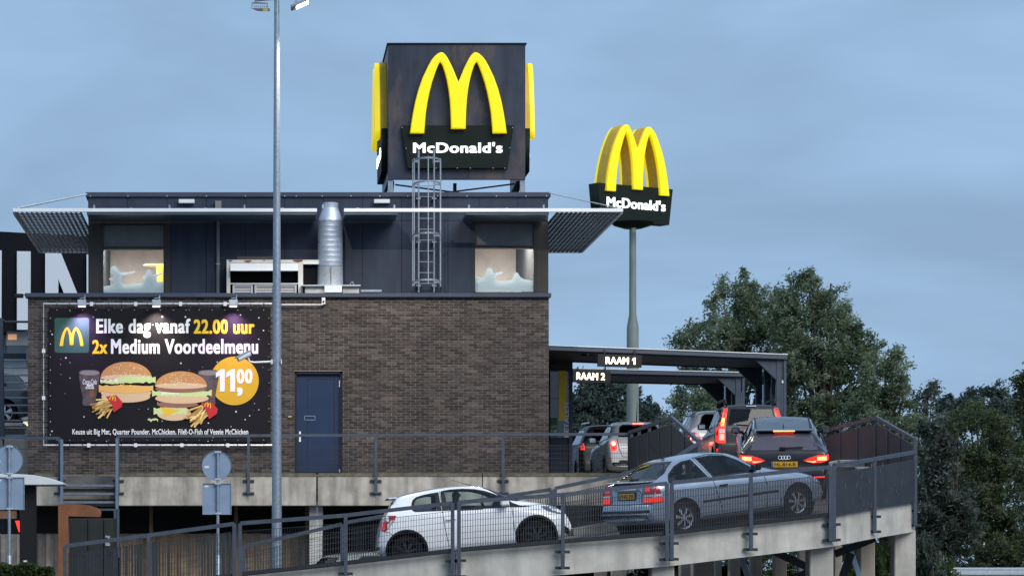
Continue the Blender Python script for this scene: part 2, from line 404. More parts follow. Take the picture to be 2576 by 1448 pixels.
# room behind the windows
MI_wall = mat('room_wall', (.55, .50, .44), .8); MI_ceil = mat('room_ceiling', (.62, .57, .52), .8)
rm = MB(); rm.box(UL+.25, UR-.25, 74.0, 74.1, zw0, zw1+.2)
rm.build('room_back_wall', mat('room_back', (.62, .58, .56), .8, var=.3, vscale=.6), BLD)
MB().box(UL+.25, UR-.25, yw+.2, 74, zw1+.05, zw1+.1).build('room_ceiling', MI_ceil, BLD)
MB().box(UL+.25, UR-.25, yw+.2, 74, zw0-.02, zw0+.02).build('room_floor', mat('room_floor', (.2, .17, .15), .6), BLD)
ps = MB(); ps.box(PX(560, 72), PX(585, 72), 70, 74, zw0, zw1); ps.box(PX(1130, 72), PX(1145, 72), 70, 74, zw0, zw1); ps.box(PX(1290, 73), PX(1340, 73), 72.6, 74, zw0, zw1-.9)
ps.build('room_partition', MI_wall, BLD)
sp = MB()
for px, Y_, r in ((272, 69.6, .05), (276, 70.8, .05), (279, 72, .05), (374, 70.4, .12), (1196, 69.6, .10), (1200, 70.6, .08), (1321, 69.8, .05), (1314, 70.8, .05), (1306, 72, .05)):
    sp.lathe([(0, -.03), (r, -.03), (r, 0)], (PX(px, Y_), Y_, zw1+.05), 'z', 10)
sp.build('ceiling_spots', emit('spot_glow', (1, .85, .6), 9), BLD)
for cx in (PX(330, 70), PX(1265, 70)):
    la = bpy.data.objects.new('room_light', bpy.data.lights.new('room_light', 'AREA')); COL.objects.link(la)
    la.data.energy = 240; la.data.size = 1.6; la.data.color = (1, .90, .78); la.location = (cx, 70.6, zw1-.05); la.parent = BLD; la.location -= Vector(BLD.location)
# pendant lamp seen through the left window
MB().lathe([(.09, 0), (.12, .42)], (PX(405, 71), 71, PZ(708, 71)), 'z', 16).build('pendant_lamp', emit('lamp_orange', (1.0, .45, .06), .26), BLD)
MB().lathe([(0, .04), (.24, .02), (.26, 0)], (PX(386, 72), 72, PZ(668, 72)), 'z', 16).build('pendant_lamp', emit('lamp_yellow', (1.0, .66, .22), .4), BLD)
M_film = mat('frosted_film', (.72, .78, .76), .7, emis=(.75, .86, .84), estr=.14)  # weak emission put into the film to whiten it, no lamp
def soft(p):
    for _ in range(2):
        q = [p[0]]
        for a, b in zip(p[:-1], p[1:]): q += [(a[0]*.75+b[0]*.25, a[1]*.75+b[1]*.25), (a[0]*.25+b[0]*.75, a[1]*.25+b[1]*.75)]
        p = q+[p[-1]]
    return p
def window(x0, x1, px0, px1, yt0, yt1, yl0, yl1, pts):
    Y = YU + .02
    w = MB()
    w.box(PX(x0, Y), PX(px0, Y), Y, Y+.22, zw0, zw1); w.box(PX(px1, Y), PX(x1, Y), Y, Y+.22, zw0, zw1)
    w.box(PX(px0, Y), PX(px1, Y), Y, Y+.22, PZ(yt0, Y), zw1); w.box(PX(px0, Y), PX(px1, Y), Y, Y+.22, PZ(yl0, Y), PZ(yt1, Y)); w.box(PX(px0, Y), PX(px1, Y), Y, Y+.22, zw0-.1, PZ(yl1, Y))
    win = w.build('window', M_brown, BLD)
    st = MB(); g = 5
    st.box(PX(px0, Y)-.055, PX(px0, Y)-.002, Y-.025, Y, PZ(yl1, Y), PZ(yt0, Y)+.05); st.box(PX(px1, Y)+.002, PX(px1, Y)+.055, Y-.025, Y, PZ(yl1, Y), PZ(yt0, Y)+.05)
    st.box(PX(px0, Y)-.02, PX(px1, Y)+.02, Y-.028, Y-.001, PZ(yl0-1.5, Y), PZ(yt1+1.5, Y)); st.box(PX(px0, Y)-.05, PX(px1, Y)+.05, Y-.024, Y-.001, PZ(yt0-.5, Y), PZ(yt0-4, Y))
    st.build('frame', mat('frame_dark', (.022, .02, .018), .45), win)
    MB().pbox(px0, yt0, px1, yt1, Y+.06, .012).build('upper_pane', mat('blind_pane', (.125, .125, .13), .35, var=.14, vscale=3), win)
    MB().pbox(px0, yl0, px1, yl1, Y+.08, .01).build('pane', M_glass_win, win)
    q_ = [pts[0]]+soft(pts[1:-1])+[pts[-1]]
    poly_px(q_, Y+.13, M_film, win, 'frosted_film', .004)
    return win
k = 3.492
LP = [(905,978),(905,922),(998,908),(1000,872),(957,866),(958,850),(985,845),(998,828),(985,815),(965,800),(975,752),(1000,738),(1030,755),(1045,797),(1100,800),(1185,785),(1190,800),(1110,820),(1072,830),(1064,860),(1070,893),(1080,905),(1200,898),(1265,890),(1262,862),(1250,856),(1255,830),(1280,822),(1285,785),(1305,768),(1330,785),(1335,825),(1380,815),(1434,795),(1434,812),(1372,842),(1372,882),(1434,880),(1434,978)]
window(222, 429, 260, 411, 566, 620, 627, 736, [(x/k, 456+y/k) for x, y in LP])
k = 2.845
RP = [(1396,788),(1396,685),(1430,685),(1445,692),(1470,670),(1475,632),(1486,620),(1497,618),(1512,624),(1521,635),(1526,660),(1590,642),(1600,655),(1545,682),(1530,712),(1650,712),(1668,690),(1675,662),(1692,648),(1708,660),(1716,685),(1760,706),(1815,712),(1815,788)]
window(1190, 1379, 1195, 1342, 562, 618, 624, 734, [(704+x/k, 456+y/k) for x, y in RP])

# --- roof overhang with louvred ends
YO, YOB = 66.8, 75.0
zo = PZ(524, YO)
over = MB().box(PX(32, YO), PX(797, YO), YO, YO+.05, PZ(533, YO), zo).build('overhang', M_white_edge, BLD, bevel=.006)
MB().box(PX(865, YO), PX(1567, YO), YO, YO+.05, PZ(533, YO), zo).build('edge_strip', M_white_edge, over, bevel=.006)
for a, b in ((218, 795), (867, 1000), (1172, 1381)):
    x0, x1 = PX(a, YO), PX(b, YO)
    MB().box(x0, x1, YO+.05, YU-.06, zo-.135, zo-.06).build('soffit', mat('soffit_metal', (.13, .17, .22), .35, metal=.3, var=.12, vscale=2), over)
M_slat = mat('louvre_metal', (.075, .085, .10), .38, metal=.5, var=.2, vscale=5)
for side in (-1, 1):
    xa, xb = (PX(35, YO), UL-.03) if side < 0 else (UR+.03, PX(1563, YO))
    fb = MB()
    xo = xa if side < 0 else xb
    fb.box(xo-.03, xo+.03, YO+.052, YOB, zo-.12, zo-.02); fb.box(xa, xb, YOB, YOB+.06, zo-.12, zo-.02)
    fb.build('louvre_frame', M_galv, over)
    n = 14
    for i in range(n):
        x = xa + (i+.5)*(xb-xa)/n
        MB().box(x-.010, x+.010, YO+.06, YOB-.01, zo-.118, zo-.035).build('louvre_slat', M_slat, over)
    fn = MB(); y = YO+.25
    while y < YOB - .05:
        fn.box(xa+.04, xb-.02, y, y+.04, zo-.100, zo-.078); y += .30
    o = fn.build('louvre_fins', mat('louvre_fin', (.05, .055, .065), .4, metal=.4), over); o['kind'] = 'stuff'
for a, c, r_ in ((P(218, 489, YU-.06), P(42, 524, YO+.1), .022), (P(1381, 486, YU-.06), P(1558, 524, YO+.1), .014), (P(222, 489, YU+.3), P(50, 524, YO+.5), .012)):
    MB().tube([a, c], r_, 6).build('tie_rod', M_galv_lt, over)
for px in (236, 426, 615, 812, 992, 1180, 1368):
    MB().box(PX(px, YO)-.018, PX(px, YO)+.018, YO+.055, YO+.3, zo, zo+.09).build('bracket', M_galv, over)
for px in (330, 517, 710, 900, 1085, 1275):
    MB().box(PX(px, YO)-.03, PX(px, YO)+.03, YO+.06, YO+.12, zo-.005, zo+.02).build('bracket', M_galv, over)
# side window bay with the pay counter, right of the brick wall
YW2 = 71.0
bay = MB(); bay.box(XR+.001, PX(1440, YW2), YW2+.12, 78, ZP-.1, PZ(880, YW2))
bay_o = bay.build('pay_window_bay', M_clad, BLD)
MB().pbox(1384, 905, 1440, 931, YW2+.03, .09).build('bay_header', mat('bay_header', (.03, .03, .032), .5), bay_o)
MB().pbox(1431, 931, 1440, 1190, YW2+.02, .1).build('bay_post', M_clad2, bay_o)
MB().pbox(1384, 933, 1431, 1001, YW2+.06, .012).build('bay_pane', mat('bay_glass', (.03, .033, .04), .06, spec=.9), bay_o)
MB().pbox(1384, 1002, 1431, 1100, YW2+.06, .012).build('bay_pane', mat('bay_glass2', (.02, .03, .026), .06, spec=.9), bay_o)
MB().pbox(1405, 932, 1424, 1057, YW2+.035, .012).build('yellow_strip', mat('strip_yellow', (.90, .62, .015), .5), bay_o)
MB().pbox(1384, 1050, 1402, 1098, YW2+.04, .01).build('green_notice', mat('notice_green', (.02, .13, .06), .6), bay_o)
text_px('OPEN', (1385, 1069, 1401, 1076), YW2+.038, mat('notice_yellow', (.5, .55, .1), .6), bay_o, bold=.02, d=.003)
text_px('0 UUR', (1385, 1080, 1401, 1087), YW2+.038, M_print_white, bay_o, bold=.02, d=.003)
me = text_mesh('BETALEN', .03); me.materials.clear(); xform(me, Matrix.Rotation(R(90), 4, 'Z')); fit(me, PX(1430, YW2)-PX(1418, YW2), PZ(1011, YW2)-PZ(1099, YW2), .006)
put_flat(me, 'lettering', M_print_white, bay_o, 1418, 1099, YW2+.03)
MB().pbox(1384, 1101, 1431, 1190, YW2+.07, .03).build('bay_panel', M_clad, bay_o)
MB().lathe([(.0, -.09), (.035, -.08), (.05, .06), (.02, .09)], P(1394, 907, YW2-.06), 'z', 10).build('wall_camera', M_black, bay_o)

# ================================================================== things on the facade
for cx, side in ((469, 'left of the lamp post'), (960.5, 'right of the exhaust duct')):
    t = thing('wall_light', 'small white rectangular wall light %s below the roof edge' % side, 'light', P(cx, 506, YU), 'white wall lights under the roof edge')
    MB().pbox(cx-20, 501, cx+20, 511, YU-.13, .10).build('housing', M_white, t, bevel=.01)
    MB().pbox(cx-14, 502, cx+14, 509, YU-.03, .028).build('bracket', M_black, t)
t = thing('downpipe', 'grey drainpipe with hopper on the navy wall left of the ventilation unit', 'drainpipe', P(548.5, 737, YU))
MB().tube([P(548.5, 546, YU-.08), P(548.5, 737, YU-.08)], .045, 10).build('pipe', mat('pipe_grey', (.18, .20, .23), .5), t, smooth=True)
MB().pbox(541, 505, 556.5, 524, YU-.14, .135).build('hopper', mat('hopper_grey', (.20, .19, .18), .6), t)
cl = MB(); cl.pbox(543, 662, 554, 665, YU-.13, .127); cl.build('clamp', M_galv, t)

# ventilation unit
YV = 67.55
t = thing('ventilation_unit', 'white rust-stained rooftop ventilation unit with hooded opening and louvred grilles', 'ventilation unit', P(680, 735, YV))
M_rusty = mat('rusty_white', (.72, .72, .70), .5, vscale=1.1, col2=(.55, .50, .45))
zv0 = ZT - .12
b = MB(); b.box(PX(570, YV), PX(802, YV), YV+.25, YU-.02, zv0, PZ(655, YV)); b.build('casing', mat('unit_dark', (.006, .006, .007), .8, spec=.1), t)
b = MB()
b.pbox(570, 653, 802, 661, YV, .3); b.box(PX(570, YV), PX(579, YV), YV, YV+.3, zv0, PZ(661, YV)); b.box(PX(750, YV), PX(762, YV), YV, YV+.3, zv0, PZ(661, YV))
b.pbox(579, 711.5, 750, 714.5, YV+.01, .25)
b.build('frame', M_rusty, t)
b = MB(); x0, x1 = PX(579.3, YV), PX(749.7, YV); 
b.add([(x0, YV+.02, PZ(661, YV)), (x1, YV+.02, PZ(661, YV)), (x1, YV-.22, PZ(683, YV)), (x0, YV-.22, PZ(683, YV)), (x0, YV+.05, PZ(661, YV)), (x1, YV+.05, PZ(661, YV)), (x1, YV-.19, PZ(684.5, YV)), (x0, YV-.19, PZ(684.5, YV))],
      [(0,1,2,3),(7,6,5,4),(0,4,5,1),(1,5,6,2),(2,6,7,3),(3,7,4,0)]); b.build('hood', M_white, t)
for x in (588, 643, 698):
    g = MB()
    for q in ((x-3, 714.8, x+48, 719), (x-3, 719, x+2, 737), (x+43, 719, x+48, 737)): g.box(PX(q[0], YV), PX(q[2], YV), YV+.03, YV+.12, PZ(q[3], YV), PZ(q[1], YV))
    go = g.build('grille', mat('grille_frame', (.42, .46, .50), .5), t)
    for kk in range(4):
        z = 721 + kk*4
        MB().pbox(x+2, z, x+43, z+2.4, YV+.06, .05).build('blade', mat('grille_blade', (.62, .60, .60), .5), go)
MB().pbox(762, 664, 800, 716, YV+.12, .03).build('mesh_panel', mat('mesh_black', (.007, .007, .008), .8, spec=.1), t)
MB().pbox(762, 658, 802, 664, YV-.01, .12).build('rail', M_white, t)
rs = MB()
for a in ((573, 654, 586, 657.5), (614, 655, 633, 659.5), (660, 654, 668, 657), (736, 653.5, 762, 658.5)):
    rs.add([P(a[0], a[1], YV-.014), P(a[2], a[1], YV-.014), P(a[2]-4, a[3]-1, YV-.014), P((a[0]+a[2])/2, a[3], YV-.014), P(a[0]+3, a[3]-1.6, YV-.014)], [(0,1,2,3,4)])
rs.build('rust_patches', mat('rust', (.16, .055, .02), .9, var=.4, vscale=20), t)
MB().pbox(596, 645, 700, 652.6, YV+.3, .3).build('top_channel', mat('channel', (.07, .06, .055), .7), t)

# exhaust duct with tray
YD = 67.45
t = thing('exhaust_duct', 'ribbed silver exhaust duct with tapered cowl standing on a metal tray', 'duct', P(831, 735, YD))
cx = PX(831, YD); sc = YD/F
def rz(pr): return [(r*sc, PZ(y, YD)-0) for r, y in pr]
d = MB(); d.lathe(rz([(20, 521), (20.6, 508)]), (cx, YD+.2, 0), 'z', 28); d.lathe(rz([(31.5, 554), (20.3, 521.2)]), (cx, YD+.2, 0), 'z', 28); d.build('cowl', M_duct, t, smooth=True)
ys_ = np.linspace(555, 668, 10); pr = []
for i in range(9):
    pr += [(31.3, ys_[i]), (31.55, ys_[i]+.6), (31.3, ys_[i]+1.2), (31.25, ys_[i+1]-.4)]
d = MB(); d.lathe(rz(pr[::-1]), (cx, YD+.2, 0), 'z', 32); d.build('ribbed_pipe', M_duct, t, smooth=True)
d = MB(); d.lathe(rz([(32.5, 718), (31.6, 670), (32.4, 668.4)]), (cx, YD+.2, 0), 'z', 32); d.build('base_collar', M_galv_lt, t, smooth=True)
MB().pbox(831.2, 669.5, 833, 716, YD-.115, .02).build('seam', mat('seam_dark', (.1, .1, .1), .6), t)
d = MB(); d.pbox(757, 716, 907, 719, YD-.15, .6); d.build('tray', M_galv_lt, t)
for a, b in ((767, 816), (862, 903)): MB().pbox(a, 719.4, b, 737, YD-.05, .5).build('plinth_box', mat('plinth_metal', (.48, .47, .45), .55, var=.2, vscale=4), t)
MB().pbox(816.2, 718, 860, 735, YD-.17, .1).build('white_cover', M_white, t)
MB().pbox(907.5, 728, 960, 734, YD-.1, .3).build('cable_tray', M_galv, t)
MB().tube([P(885+4*math.cos(a), 716-7*math.sin(a), YD-.05) for a in np.linspace(0, math.pi, 8)], .012, 6).build('hook', M_galv, t)

# caged ladder
M_lad = mat('ladder_steel', (.26, .30, .36), .5, metal=.3, var=.15, vscale=12)
YL = 67.95
t = thing('caged_ladder', 'galvanised ladder with safety cage climbing past the roof edge to the sign box', 'ladder', P(1072, 735, YL))
for px in (1052.8, 1091.7):
    pts = [P(px, 735, YL), P(px, 386, YL)] + [P(px, 386, YL) + Vector((0, .12 - .12*math.cos(a), .10*math.sin(a))) for a in np.linspace(.3, math.pi, 7)] + [P(px, 408, YL) + Vector((0, .24, 0))]
    MB().tube(pts, .019, 8).build('stile', M_lad, t, smooth=True)
y = 468.0
while y < 730:
    MB().tube([P(1052.8, y, YL), P(1091.7, y, YL)], .010, 6).build('rung', M_lad, t); y += 27.2
for y in (406, 464.6, 593, 709.6):
    h = MB(); pts = []
    for a in np.linspace(0, math.pi, 15):
        pts.append(Vector((PX(1073, YL) - .325*math.cos(a), YL + .0 - .62*math.sin(a), PZ(y, YL))))
    pts = [Vector((PX(1052.8, YL), YL, PZ(y, YL)))] + pts + [Vector((PX(1091.7, YL), YL, PZ(y, YL)))]
    for a, b_ in zip(pts[:-1], pts[1:]): h.bar(a, b_, .010, .042)
    h.build('cage_hoop', M_lad, t)
for a in (0.0, .38, math.pi/2, math.pi-.38, math.pi):
    x, yy = PX(1073, YL) - .325*math.cos(a), YL - .62*math.sin(a)
    MB().bar((x, yy-.012, PZ(720, YL)), (x, yy-.012, PZ(402, YL)), .024, .01, up=(0, 1, 0)).build('cage_bar', M_lad, t)
wk = MB()
for y in (499, 608, 718):
    for px in (1052.8, 1091.7): wk.box(PX(px, YL)-.05, PX(px, YL)+.05, YL, YU-.005, PZ(y+2, YL), PZ(y-2, YL))
wk.build('wall_brackets', M_galv, t)

# ================================================================== golden double arch outlines
OUT = [(437,873),(447,800),(463,700),(483,600),(510,500),(545,400),(593,300),(622,250),(645,222),(668,202),(690,190),(703,188),(717,192),(735,208),(755,236),(778,280),(803,332),(828,395),(847,440)]
INN = [(557,873),(563,780),(570,700),(582,620),(600,530),(623,440),(650,360),(668,312),(682,280),(692,268),(702,278),(715,300),(733,355),(750,420),(765,500),(776,590),(782,690),(785,780),(785,835)]
def arch_outline():
    """unit: width 820, origin at bottom centre, y up"""
    L_ = [(x-847, 873-y) for x, y in OUT]; Ii = [(x-847, 873-y) for x, y in INN]
    right_o = [(-x, y) for x, y in L_[::-1][1:]]; right_i = [(-x, y) for x, y in Ii]
    return L_ + right_o + right_i + Ii[::-1]
ARCH = arch_outline()
def arch_mesh(width, depth, bevel):
    k = width/820.0
    me = curve_mesh([[(x*k, y*k) for x, y in ARCH]], max(.002, depth - 2*bevel), bevel, 2); me.materials.clear()
    return me
FLAT = Matrix(((1,0,0,0),(0,0,-1,0),(0,1,0,0),(0,0,0,1)))

# ------------------------------------------------------------------ rooftop sign box
YS = 69.0
bx0, bx1 = PX(976, YS), PX(1321, YS); bz0, bz1 = PZ(452, YS), PZ(112, YS); DS = bx1 - bx0
cxs, cys = (bx0+bx1)/2, YS + DS/2
t = thing('roof_sign', 'dark cube-shaped sign box with yellow double arches on the restaurant roof', 'sign', (cxs, cys, zr))
def streaky_steel():
    m = mat('sign_box_steel', (.044, .054, .080), .42, metal=.2, spec=.4, var=.2, vscale=1.2, streak=.3)
    nt_ = m.node_tree; b = nt_.nodes['Principled BSDF']; ln = nt_.links.new
    src = b.inputs['Base Color'].links[0].from_socket
    tcn = nt_.nodes.new('ShaderNodeTexCoord'); mpn = nt_.nodes.new('ShaderNodeMapping'); mpn.inputs['Scale'].default_value = (.9, .9, .35); mpn.inputs['Location'].default_value = (3.3, 0, .2)
    nz_ = nt_.nodes.new('ShaderNodeTexNoise'); nz_.inputs['Scale'].default_value = 1.3; nz_.inputs['Detail'].default_value = 7; nz_.inputs['Roughness'].default_value = .65
    rp = nt_.nodes.new('ShaderNodeValToRGB'); rp.color_ramp.elements[0].position = .50; rp.color_ramp.elements[1].position = .76; rp.color_ramp.elements[0].color = (0, 0, 0, 1); rp.color_ramp.elements[1].color = (1, 1, 1, 1)
    ln(tcn.outputs['Object'], mpn.inputs['Vector']); ln(mpn.outputs['Vector'], nz_.inputs['Vector']); ln(nz_.outputs['Fac'], rp.inputs['Fac'])
    mx = nt_.nodes.new('ShaderNodeMixRGB'); ln(rp.outputs['Color'], mx.inputs['Fac']); ln(src, mx.inputs['Color1']); mx.inputs['Color2'].default_value = (.17, .115, .095, 1)
    ln(mx.outputs['Color'], b.inputs['Base Color']); return m
M_box = streaky_steel()
MB().box(bx0, bx1, YS, YS+.08, bz0, bz1).build('front_panel', M_box, t, bevel=.01)
for a, b in ((bx0, bx0+.08), (bx1-.08, bx1)): MB().box(a, b, YS+.081, YS+DS, bz0, bz1-.001).build('side_panel', M_box, t)
MB().box(bx0+.081, bx1-.081, YS+.081, YS+DS, bz1-.08, bz1-.002).build('top_panel', M_box, t)
MB().box(bx0-.03, bx1+.03, YS-.03, YS+DS+.03, bz1, bz1+.03).build('top_flange', M_black, t)
sm = MB(); sm.box((bx0+bx1)/2-.004, (bx0+bx1)/2+.004, YS-.003, YS, bz0+.02, bz1); sm.build('seam', mat('seam', (.03, .03, .04), .5), t)
fl = MB()
for x in (bx0+.06, bx1-.06):
    for y in (YS+.1, YS+DS-.1): MB().box(x-.06, x+.06, y-.06, y+.06, zr-.3, bz0).build('leg_post', M_galv, t)
fl = MB()
fl.box(bx0+.1, bx1-.1, YS+.95, YS+1.05, zr-.03, zr+.05)
fl.bar((bx0+.2, YS+.6, zr+.02), (bx1-.2, YS+.6, bz0-.02), .035); fl.bar((bx0+.2, YS+.75, bz0-.02), (bx1-.2, YS+.75, zr+.02), .035)
fl.box(cxs-.04, cxs+.04, YS+.62, YS+.7, zr-.05, bz0); fl.bar((bx1-.15, YS+.2, bz0-.03), (bx1-.32, YS+.5, zr), .07)
fl.bar((bx0+.12, YS+.2, bz0-.03), (bx0+.12, YS+1.6, zr), .07); fl.bar((bx1-.12, YS+.2, bz0-.03), (bx1-.12, YS+1.6, zr), .07)
fl.build('steel_frame', M_rail_dk, t)
AW = PX(1272, YS) - PX(1030, YS)
yaws = (0, math.pi/2, -math.pi/2)
for yaw in yaws:
    Rz = Matrix.Translation((cxs, cys, 0)) @ Matrix.Rotation(yaw, 4, 'Z') @ Matrix.Translation((-cxs, -cys, 0))
    # backing plate (trapezoid)
    pl = [(PX(x, YS), PZ(y, YS)) for x, y in ((1009, 318), (1291, 318), (1275.5, 425), (1024.5, 425))]
    me = curve_mesh([pl], .14, .0); me.materials.clear(); xform(me, Rz @ Matrix.Translation((0, YS-.071, 0)) @ FLAT); link('plate', me, M_green, t)
    me = arch_mesh(AW, .13, .03); 
    arch_c = Matrix.Translation((PX(1151, YS), 0, PZ(339, YS)))
    xform(me, Rz @ Matrix.Translation((0, YS-.215, 0)) @ arch_c @ FLAT); link('arches', me, M_yellow, t)
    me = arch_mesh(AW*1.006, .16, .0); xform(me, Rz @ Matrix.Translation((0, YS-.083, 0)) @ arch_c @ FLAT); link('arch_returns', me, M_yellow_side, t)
    me = text_mesh("McDonald's", .03); me.materials.clear(); fit(me, PX(1262.4, YS)-PX(1038, YS), PZ(360.5, YS)-PZ(387, YS), .02)
    xform(me, Rz @ Matrix.Translation((PX(1038, YS), YS-.142, PZ(387, YS))) @ FLAT); link('lettering', me, M_lit_white, t)
sc_ = MB()
for px, py in ((1011, 321), (1066, 320), (1289, 321), (1021, 373), (1282, 372), (1097, 423), (1150, 423), (1183, 423), (1240, 423), (1270, 423)): sc_.pbox(px-.8, py-.8, px+.8, py+.8, YS-.146, .004)
sc_.build('screws', M_white, t)
# ================================================================== pylon sign (tall motorway pylon, far behind)
YPy = 200.0
kp = YPy/F; ang = R(32); ca = math.cos(ang)
cxp = PX(1588, YPy)
t = thing('pylon_sign', 'tall grey pylon carrying yellow double arches on a dark green panel, behind the canopies', 'sign', (cxp, YPy, 0))
M_pylon = mat('pylon_grey', (.20, .235, .22), .55, var=.1, vscale=.5, streak=.15)
pr = [(.43, 0), (.41, PZ(826, YPy)), (.40, PZ(822, YPy)), (.25, PZ(790, YPy)), (.23, PZ(562, YPy))]
MB().lathe(pr, (PX(1591, YPy), YPy, 0), 'z', 24).build('pole', M_pylon, t, smooth=True)
Tp = Matrix.Translation((cxp, YPy, 0)) @ Matrix.Rotation(ang, 4, 'Z')
dpt = .50
def lx(px): return (px-1598)*kp/ca
def lp(px, py): return (lx(px), PZ(py, YPy))
pl = [lp(*q) for q in ((1494, 470), (1699, 470), (1689, 561), (1640, 561), (1620, 567), (1575, 567), (1555, 561), (1503, 561))]
me = curve_mesh([pl], dpt*2, .0); me.materials.clear(); xform(me, Tp @ FLAT); link('panel', me, M_green, t)
aw = 172*kp/ca
for sgn in (1, -1):
    Rs = Tp @ Matrix.Rotation(0 if sgn > 0 else math.pi, 4, 'Z')
    me = arch_mesh(aw, .24, .05); xform(me, Rs @ Matrix.Translation((0, -dpt-.13, PZ(489, YPy))) @ FLAT); link('arches', me, M_yellow, t)
    me = text_mesh("McDonald's", .03); me.materials.clear(); w_ = 160*kp/ca; fit(me, w_, 26*kp, .04)
    xform(me, Rs @ Matrix.Translation((-w_/2, -dpt-.005, PZ(528, YPy))) @ FLAT); link('lettering', me, M_lit_white, t)
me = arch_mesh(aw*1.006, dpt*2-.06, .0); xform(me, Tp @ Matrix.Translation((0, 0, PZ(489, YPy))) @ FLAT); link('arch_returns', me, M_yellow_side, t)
MB().lathe([(.6, PZ(575, YPy)), (1.3, PZ(567, YPy)), (1.5, PZ(560, YPy))], (PX(1591, YPy), YPy, 0), 'z', 20).build('keel', M_green, t, smooth=True)

# ================================================================== lamp post
YLp = 60.0
t = thing('lamp_post', 'tall tapered galvanised lamp post with two floodlights in front of the restaurant', 'lamp post', (PX(696, YLp), YLp, 0))
sc = YLp/F
pr = [(.115, 0), (.107, PZ(1440, YLp)), (.088, PZ(900, YLp)), (.070, PZ(400, YLp)), (.052, PZ(10, YLp)), (.05, PZ(-40, YLp))]
MB().lathe(pr, (PX(696, YLp), YLp, 0), 'z', 20).build('pole', M_galv, t, smooth=True)
b = MB(); b.bar(P(640, -2, YLp), P(775, -14, YLp+.1), .14, .09); b.build('crossarm', M_galv, t)
fl = MB(); fl.add([P(638, 20, YLp-.2), P(677, 20, YLp-.2), P(680, 29, YLp-.15), P(648, 29, YLp-.15), P(630, 21, YLp-.2), P(638, 18, YLp+.25), P(677, 18, YLp+.25), P(680, 27, YLp+.25), P(648, 28, YLp+.25), P(630, 20, YLp+.25)],
    [(0,1,2,3,4),(9,8,7,6,5),(0,5,6,1),(1,6,7,2),(2,7,8,3),(3,8,9,4),(4,9,5,0)])
f1 = fl.build('floodlight', M_galv_lt, t, bevel=.006)
fi = MB()
for i in range(7): fi.box(PX(640+i*5, YLp), PX(641.5+i*5, YLp), YLp-.2, YLp+.2, PZ(20, YLp)-.005, PZ(17, YLp))
fi.build('cooling_fins', M_galv, f1)
yk = MB(); yk.tube([P(634, 22, YLp), P(634, 8, YLp), P(672, 9, YLp), P(675, 22, YLp)], .018, 6); yk.build('yoke', M_galv, f1)
MB().pbox(661, 22, 674, 28, YLp-.225, .01).build('rating_label', mat('label_yellow', (.5, .36, .05), .6), f1)
fl = MB(); c = P(754, 14, YLp); M2 = Matrix.Translation(c) @ Matrix.Rotation(R(-24), 4, 'Y')
m2 = MB(); m2.box(-.19, .20, -.2, .2, -.01, .05)
m2.v = [tuple(M2 @ Vector(v)) for v in m2.v]; f2 = m2.build('floodlight', M_galv, t, bevel=.012)
m2 = MB(); m2.box(-.08, .18, -.15, .15, -.022, -.012); m2.v = [tuple(M2 @ Vector(v)) for v in m2.v]; m2.build('lit_lens', emit('lamp_lens', (1, .93, .80), 9), f2)
m2 = MB(); m2.bar(P(745, 14, YLp), P(744, -12, YLp), .06, .12); m2.build('mount', M_galv, f2)
la = bpy.data.objects.new('lamp_light', bpy.data.lights.new('lamp_light', 'SPOT')); COL.objects.link(la)
la.data.energy = 1500; la.data.color = (1, .86, .70); la.data.spot_size = R(120); la.data.spot_blend = .6; la.data.shadow_soft_size = .1
la.location = Vector(P(757, 22, YLp)) - Vector(t.location) + Vector((0, -.15, 0)); la.rotation_euler = (R(14), R(-24), 0); la.parent = t
# security camera on the post
t = thing('security_camera', 'white bullet security camera on a bracket arm clamped to the lamp post', 'camera', P(612, 897, YLp-.1))
m2 = MB(); a, b_ = P(598, 903, YLp-.2), P(628, 888, YLp-.1); m2.tube([a, b_], [.055, .062], 10); m2.build('body', M_white, t, smooth=True)
m2 = MB(); d_ = (b_-a).normalized(); m2.bar(a + Vector((0, 0, .05)) - d_*.06, b_ + Vector((0, 0, .055)), .13, .02); m2.build('sun_shield', mat('cam_blue', (.22, .27, .33), .5), t)
MB().tube([P(622, 895, YLp-.1), P(628, 909, YLp-.1), P(640, 911, YLp-.1), P(684, 909, YLp-.1)], .022, 6).build('arm', M_white, t, smooth=True)
for a, b, d0 in ((681, 686, .15), (706, 709, .12)): MB().pbox(a, 904, b, 914.5, YLp-d0, .2).build('clamp', M_white, t)

# ================================================================== billboard
YBB = 66.90
t = thing('billboard', 'black starry menu banner with burgers, laced to a pipe frame on the brick wall', 'billboard', P(400, 1115, YBB))
M_board = bpy.data.materials.new('starry_print'); M_board.use_nodes = True
nt_ = M_board.node_tree; b = nt_.nodes['Principled BSDF']; ln = nt_.links.new
tcn = nt_.nodes.new('ShaderNodeTexCoord'); vo = nt_.nodes.new('ShaderNodeTexVoronoi'); vo.inputs['Scale'].default_value = 9.5; ln(tcn.outputs['Object'], vo.inputs['Vector'])
ma = nt_.nodes.new('ShaderNodeSeparateColor'); ln(vo.outputs['Color'], ma.inputs['Color'])
rad = nt_.nodes.new('ShaderNodeMath'); rad.operation = 'POWER'; rad.inputs[1].default_value = 5; ln(ma.outputs['Red'], rad.inputs[0])
ra2 = nt_.nodes.new('ShaderNodeMath'); ra2.operation = 'MULTIPLY'; ra2.inputs[1].default_value = .22; ln(rad.outputs['Value'], ra2.inputs[0])
lt = nt_.nodes.new('ShaderNodeMath'); lt.operation = 'LESS_THAN'; ln(vo.outputs['Distance'], lt.inputs[0]); ln(ra2.outputs['Value'], lt.inputs[1])
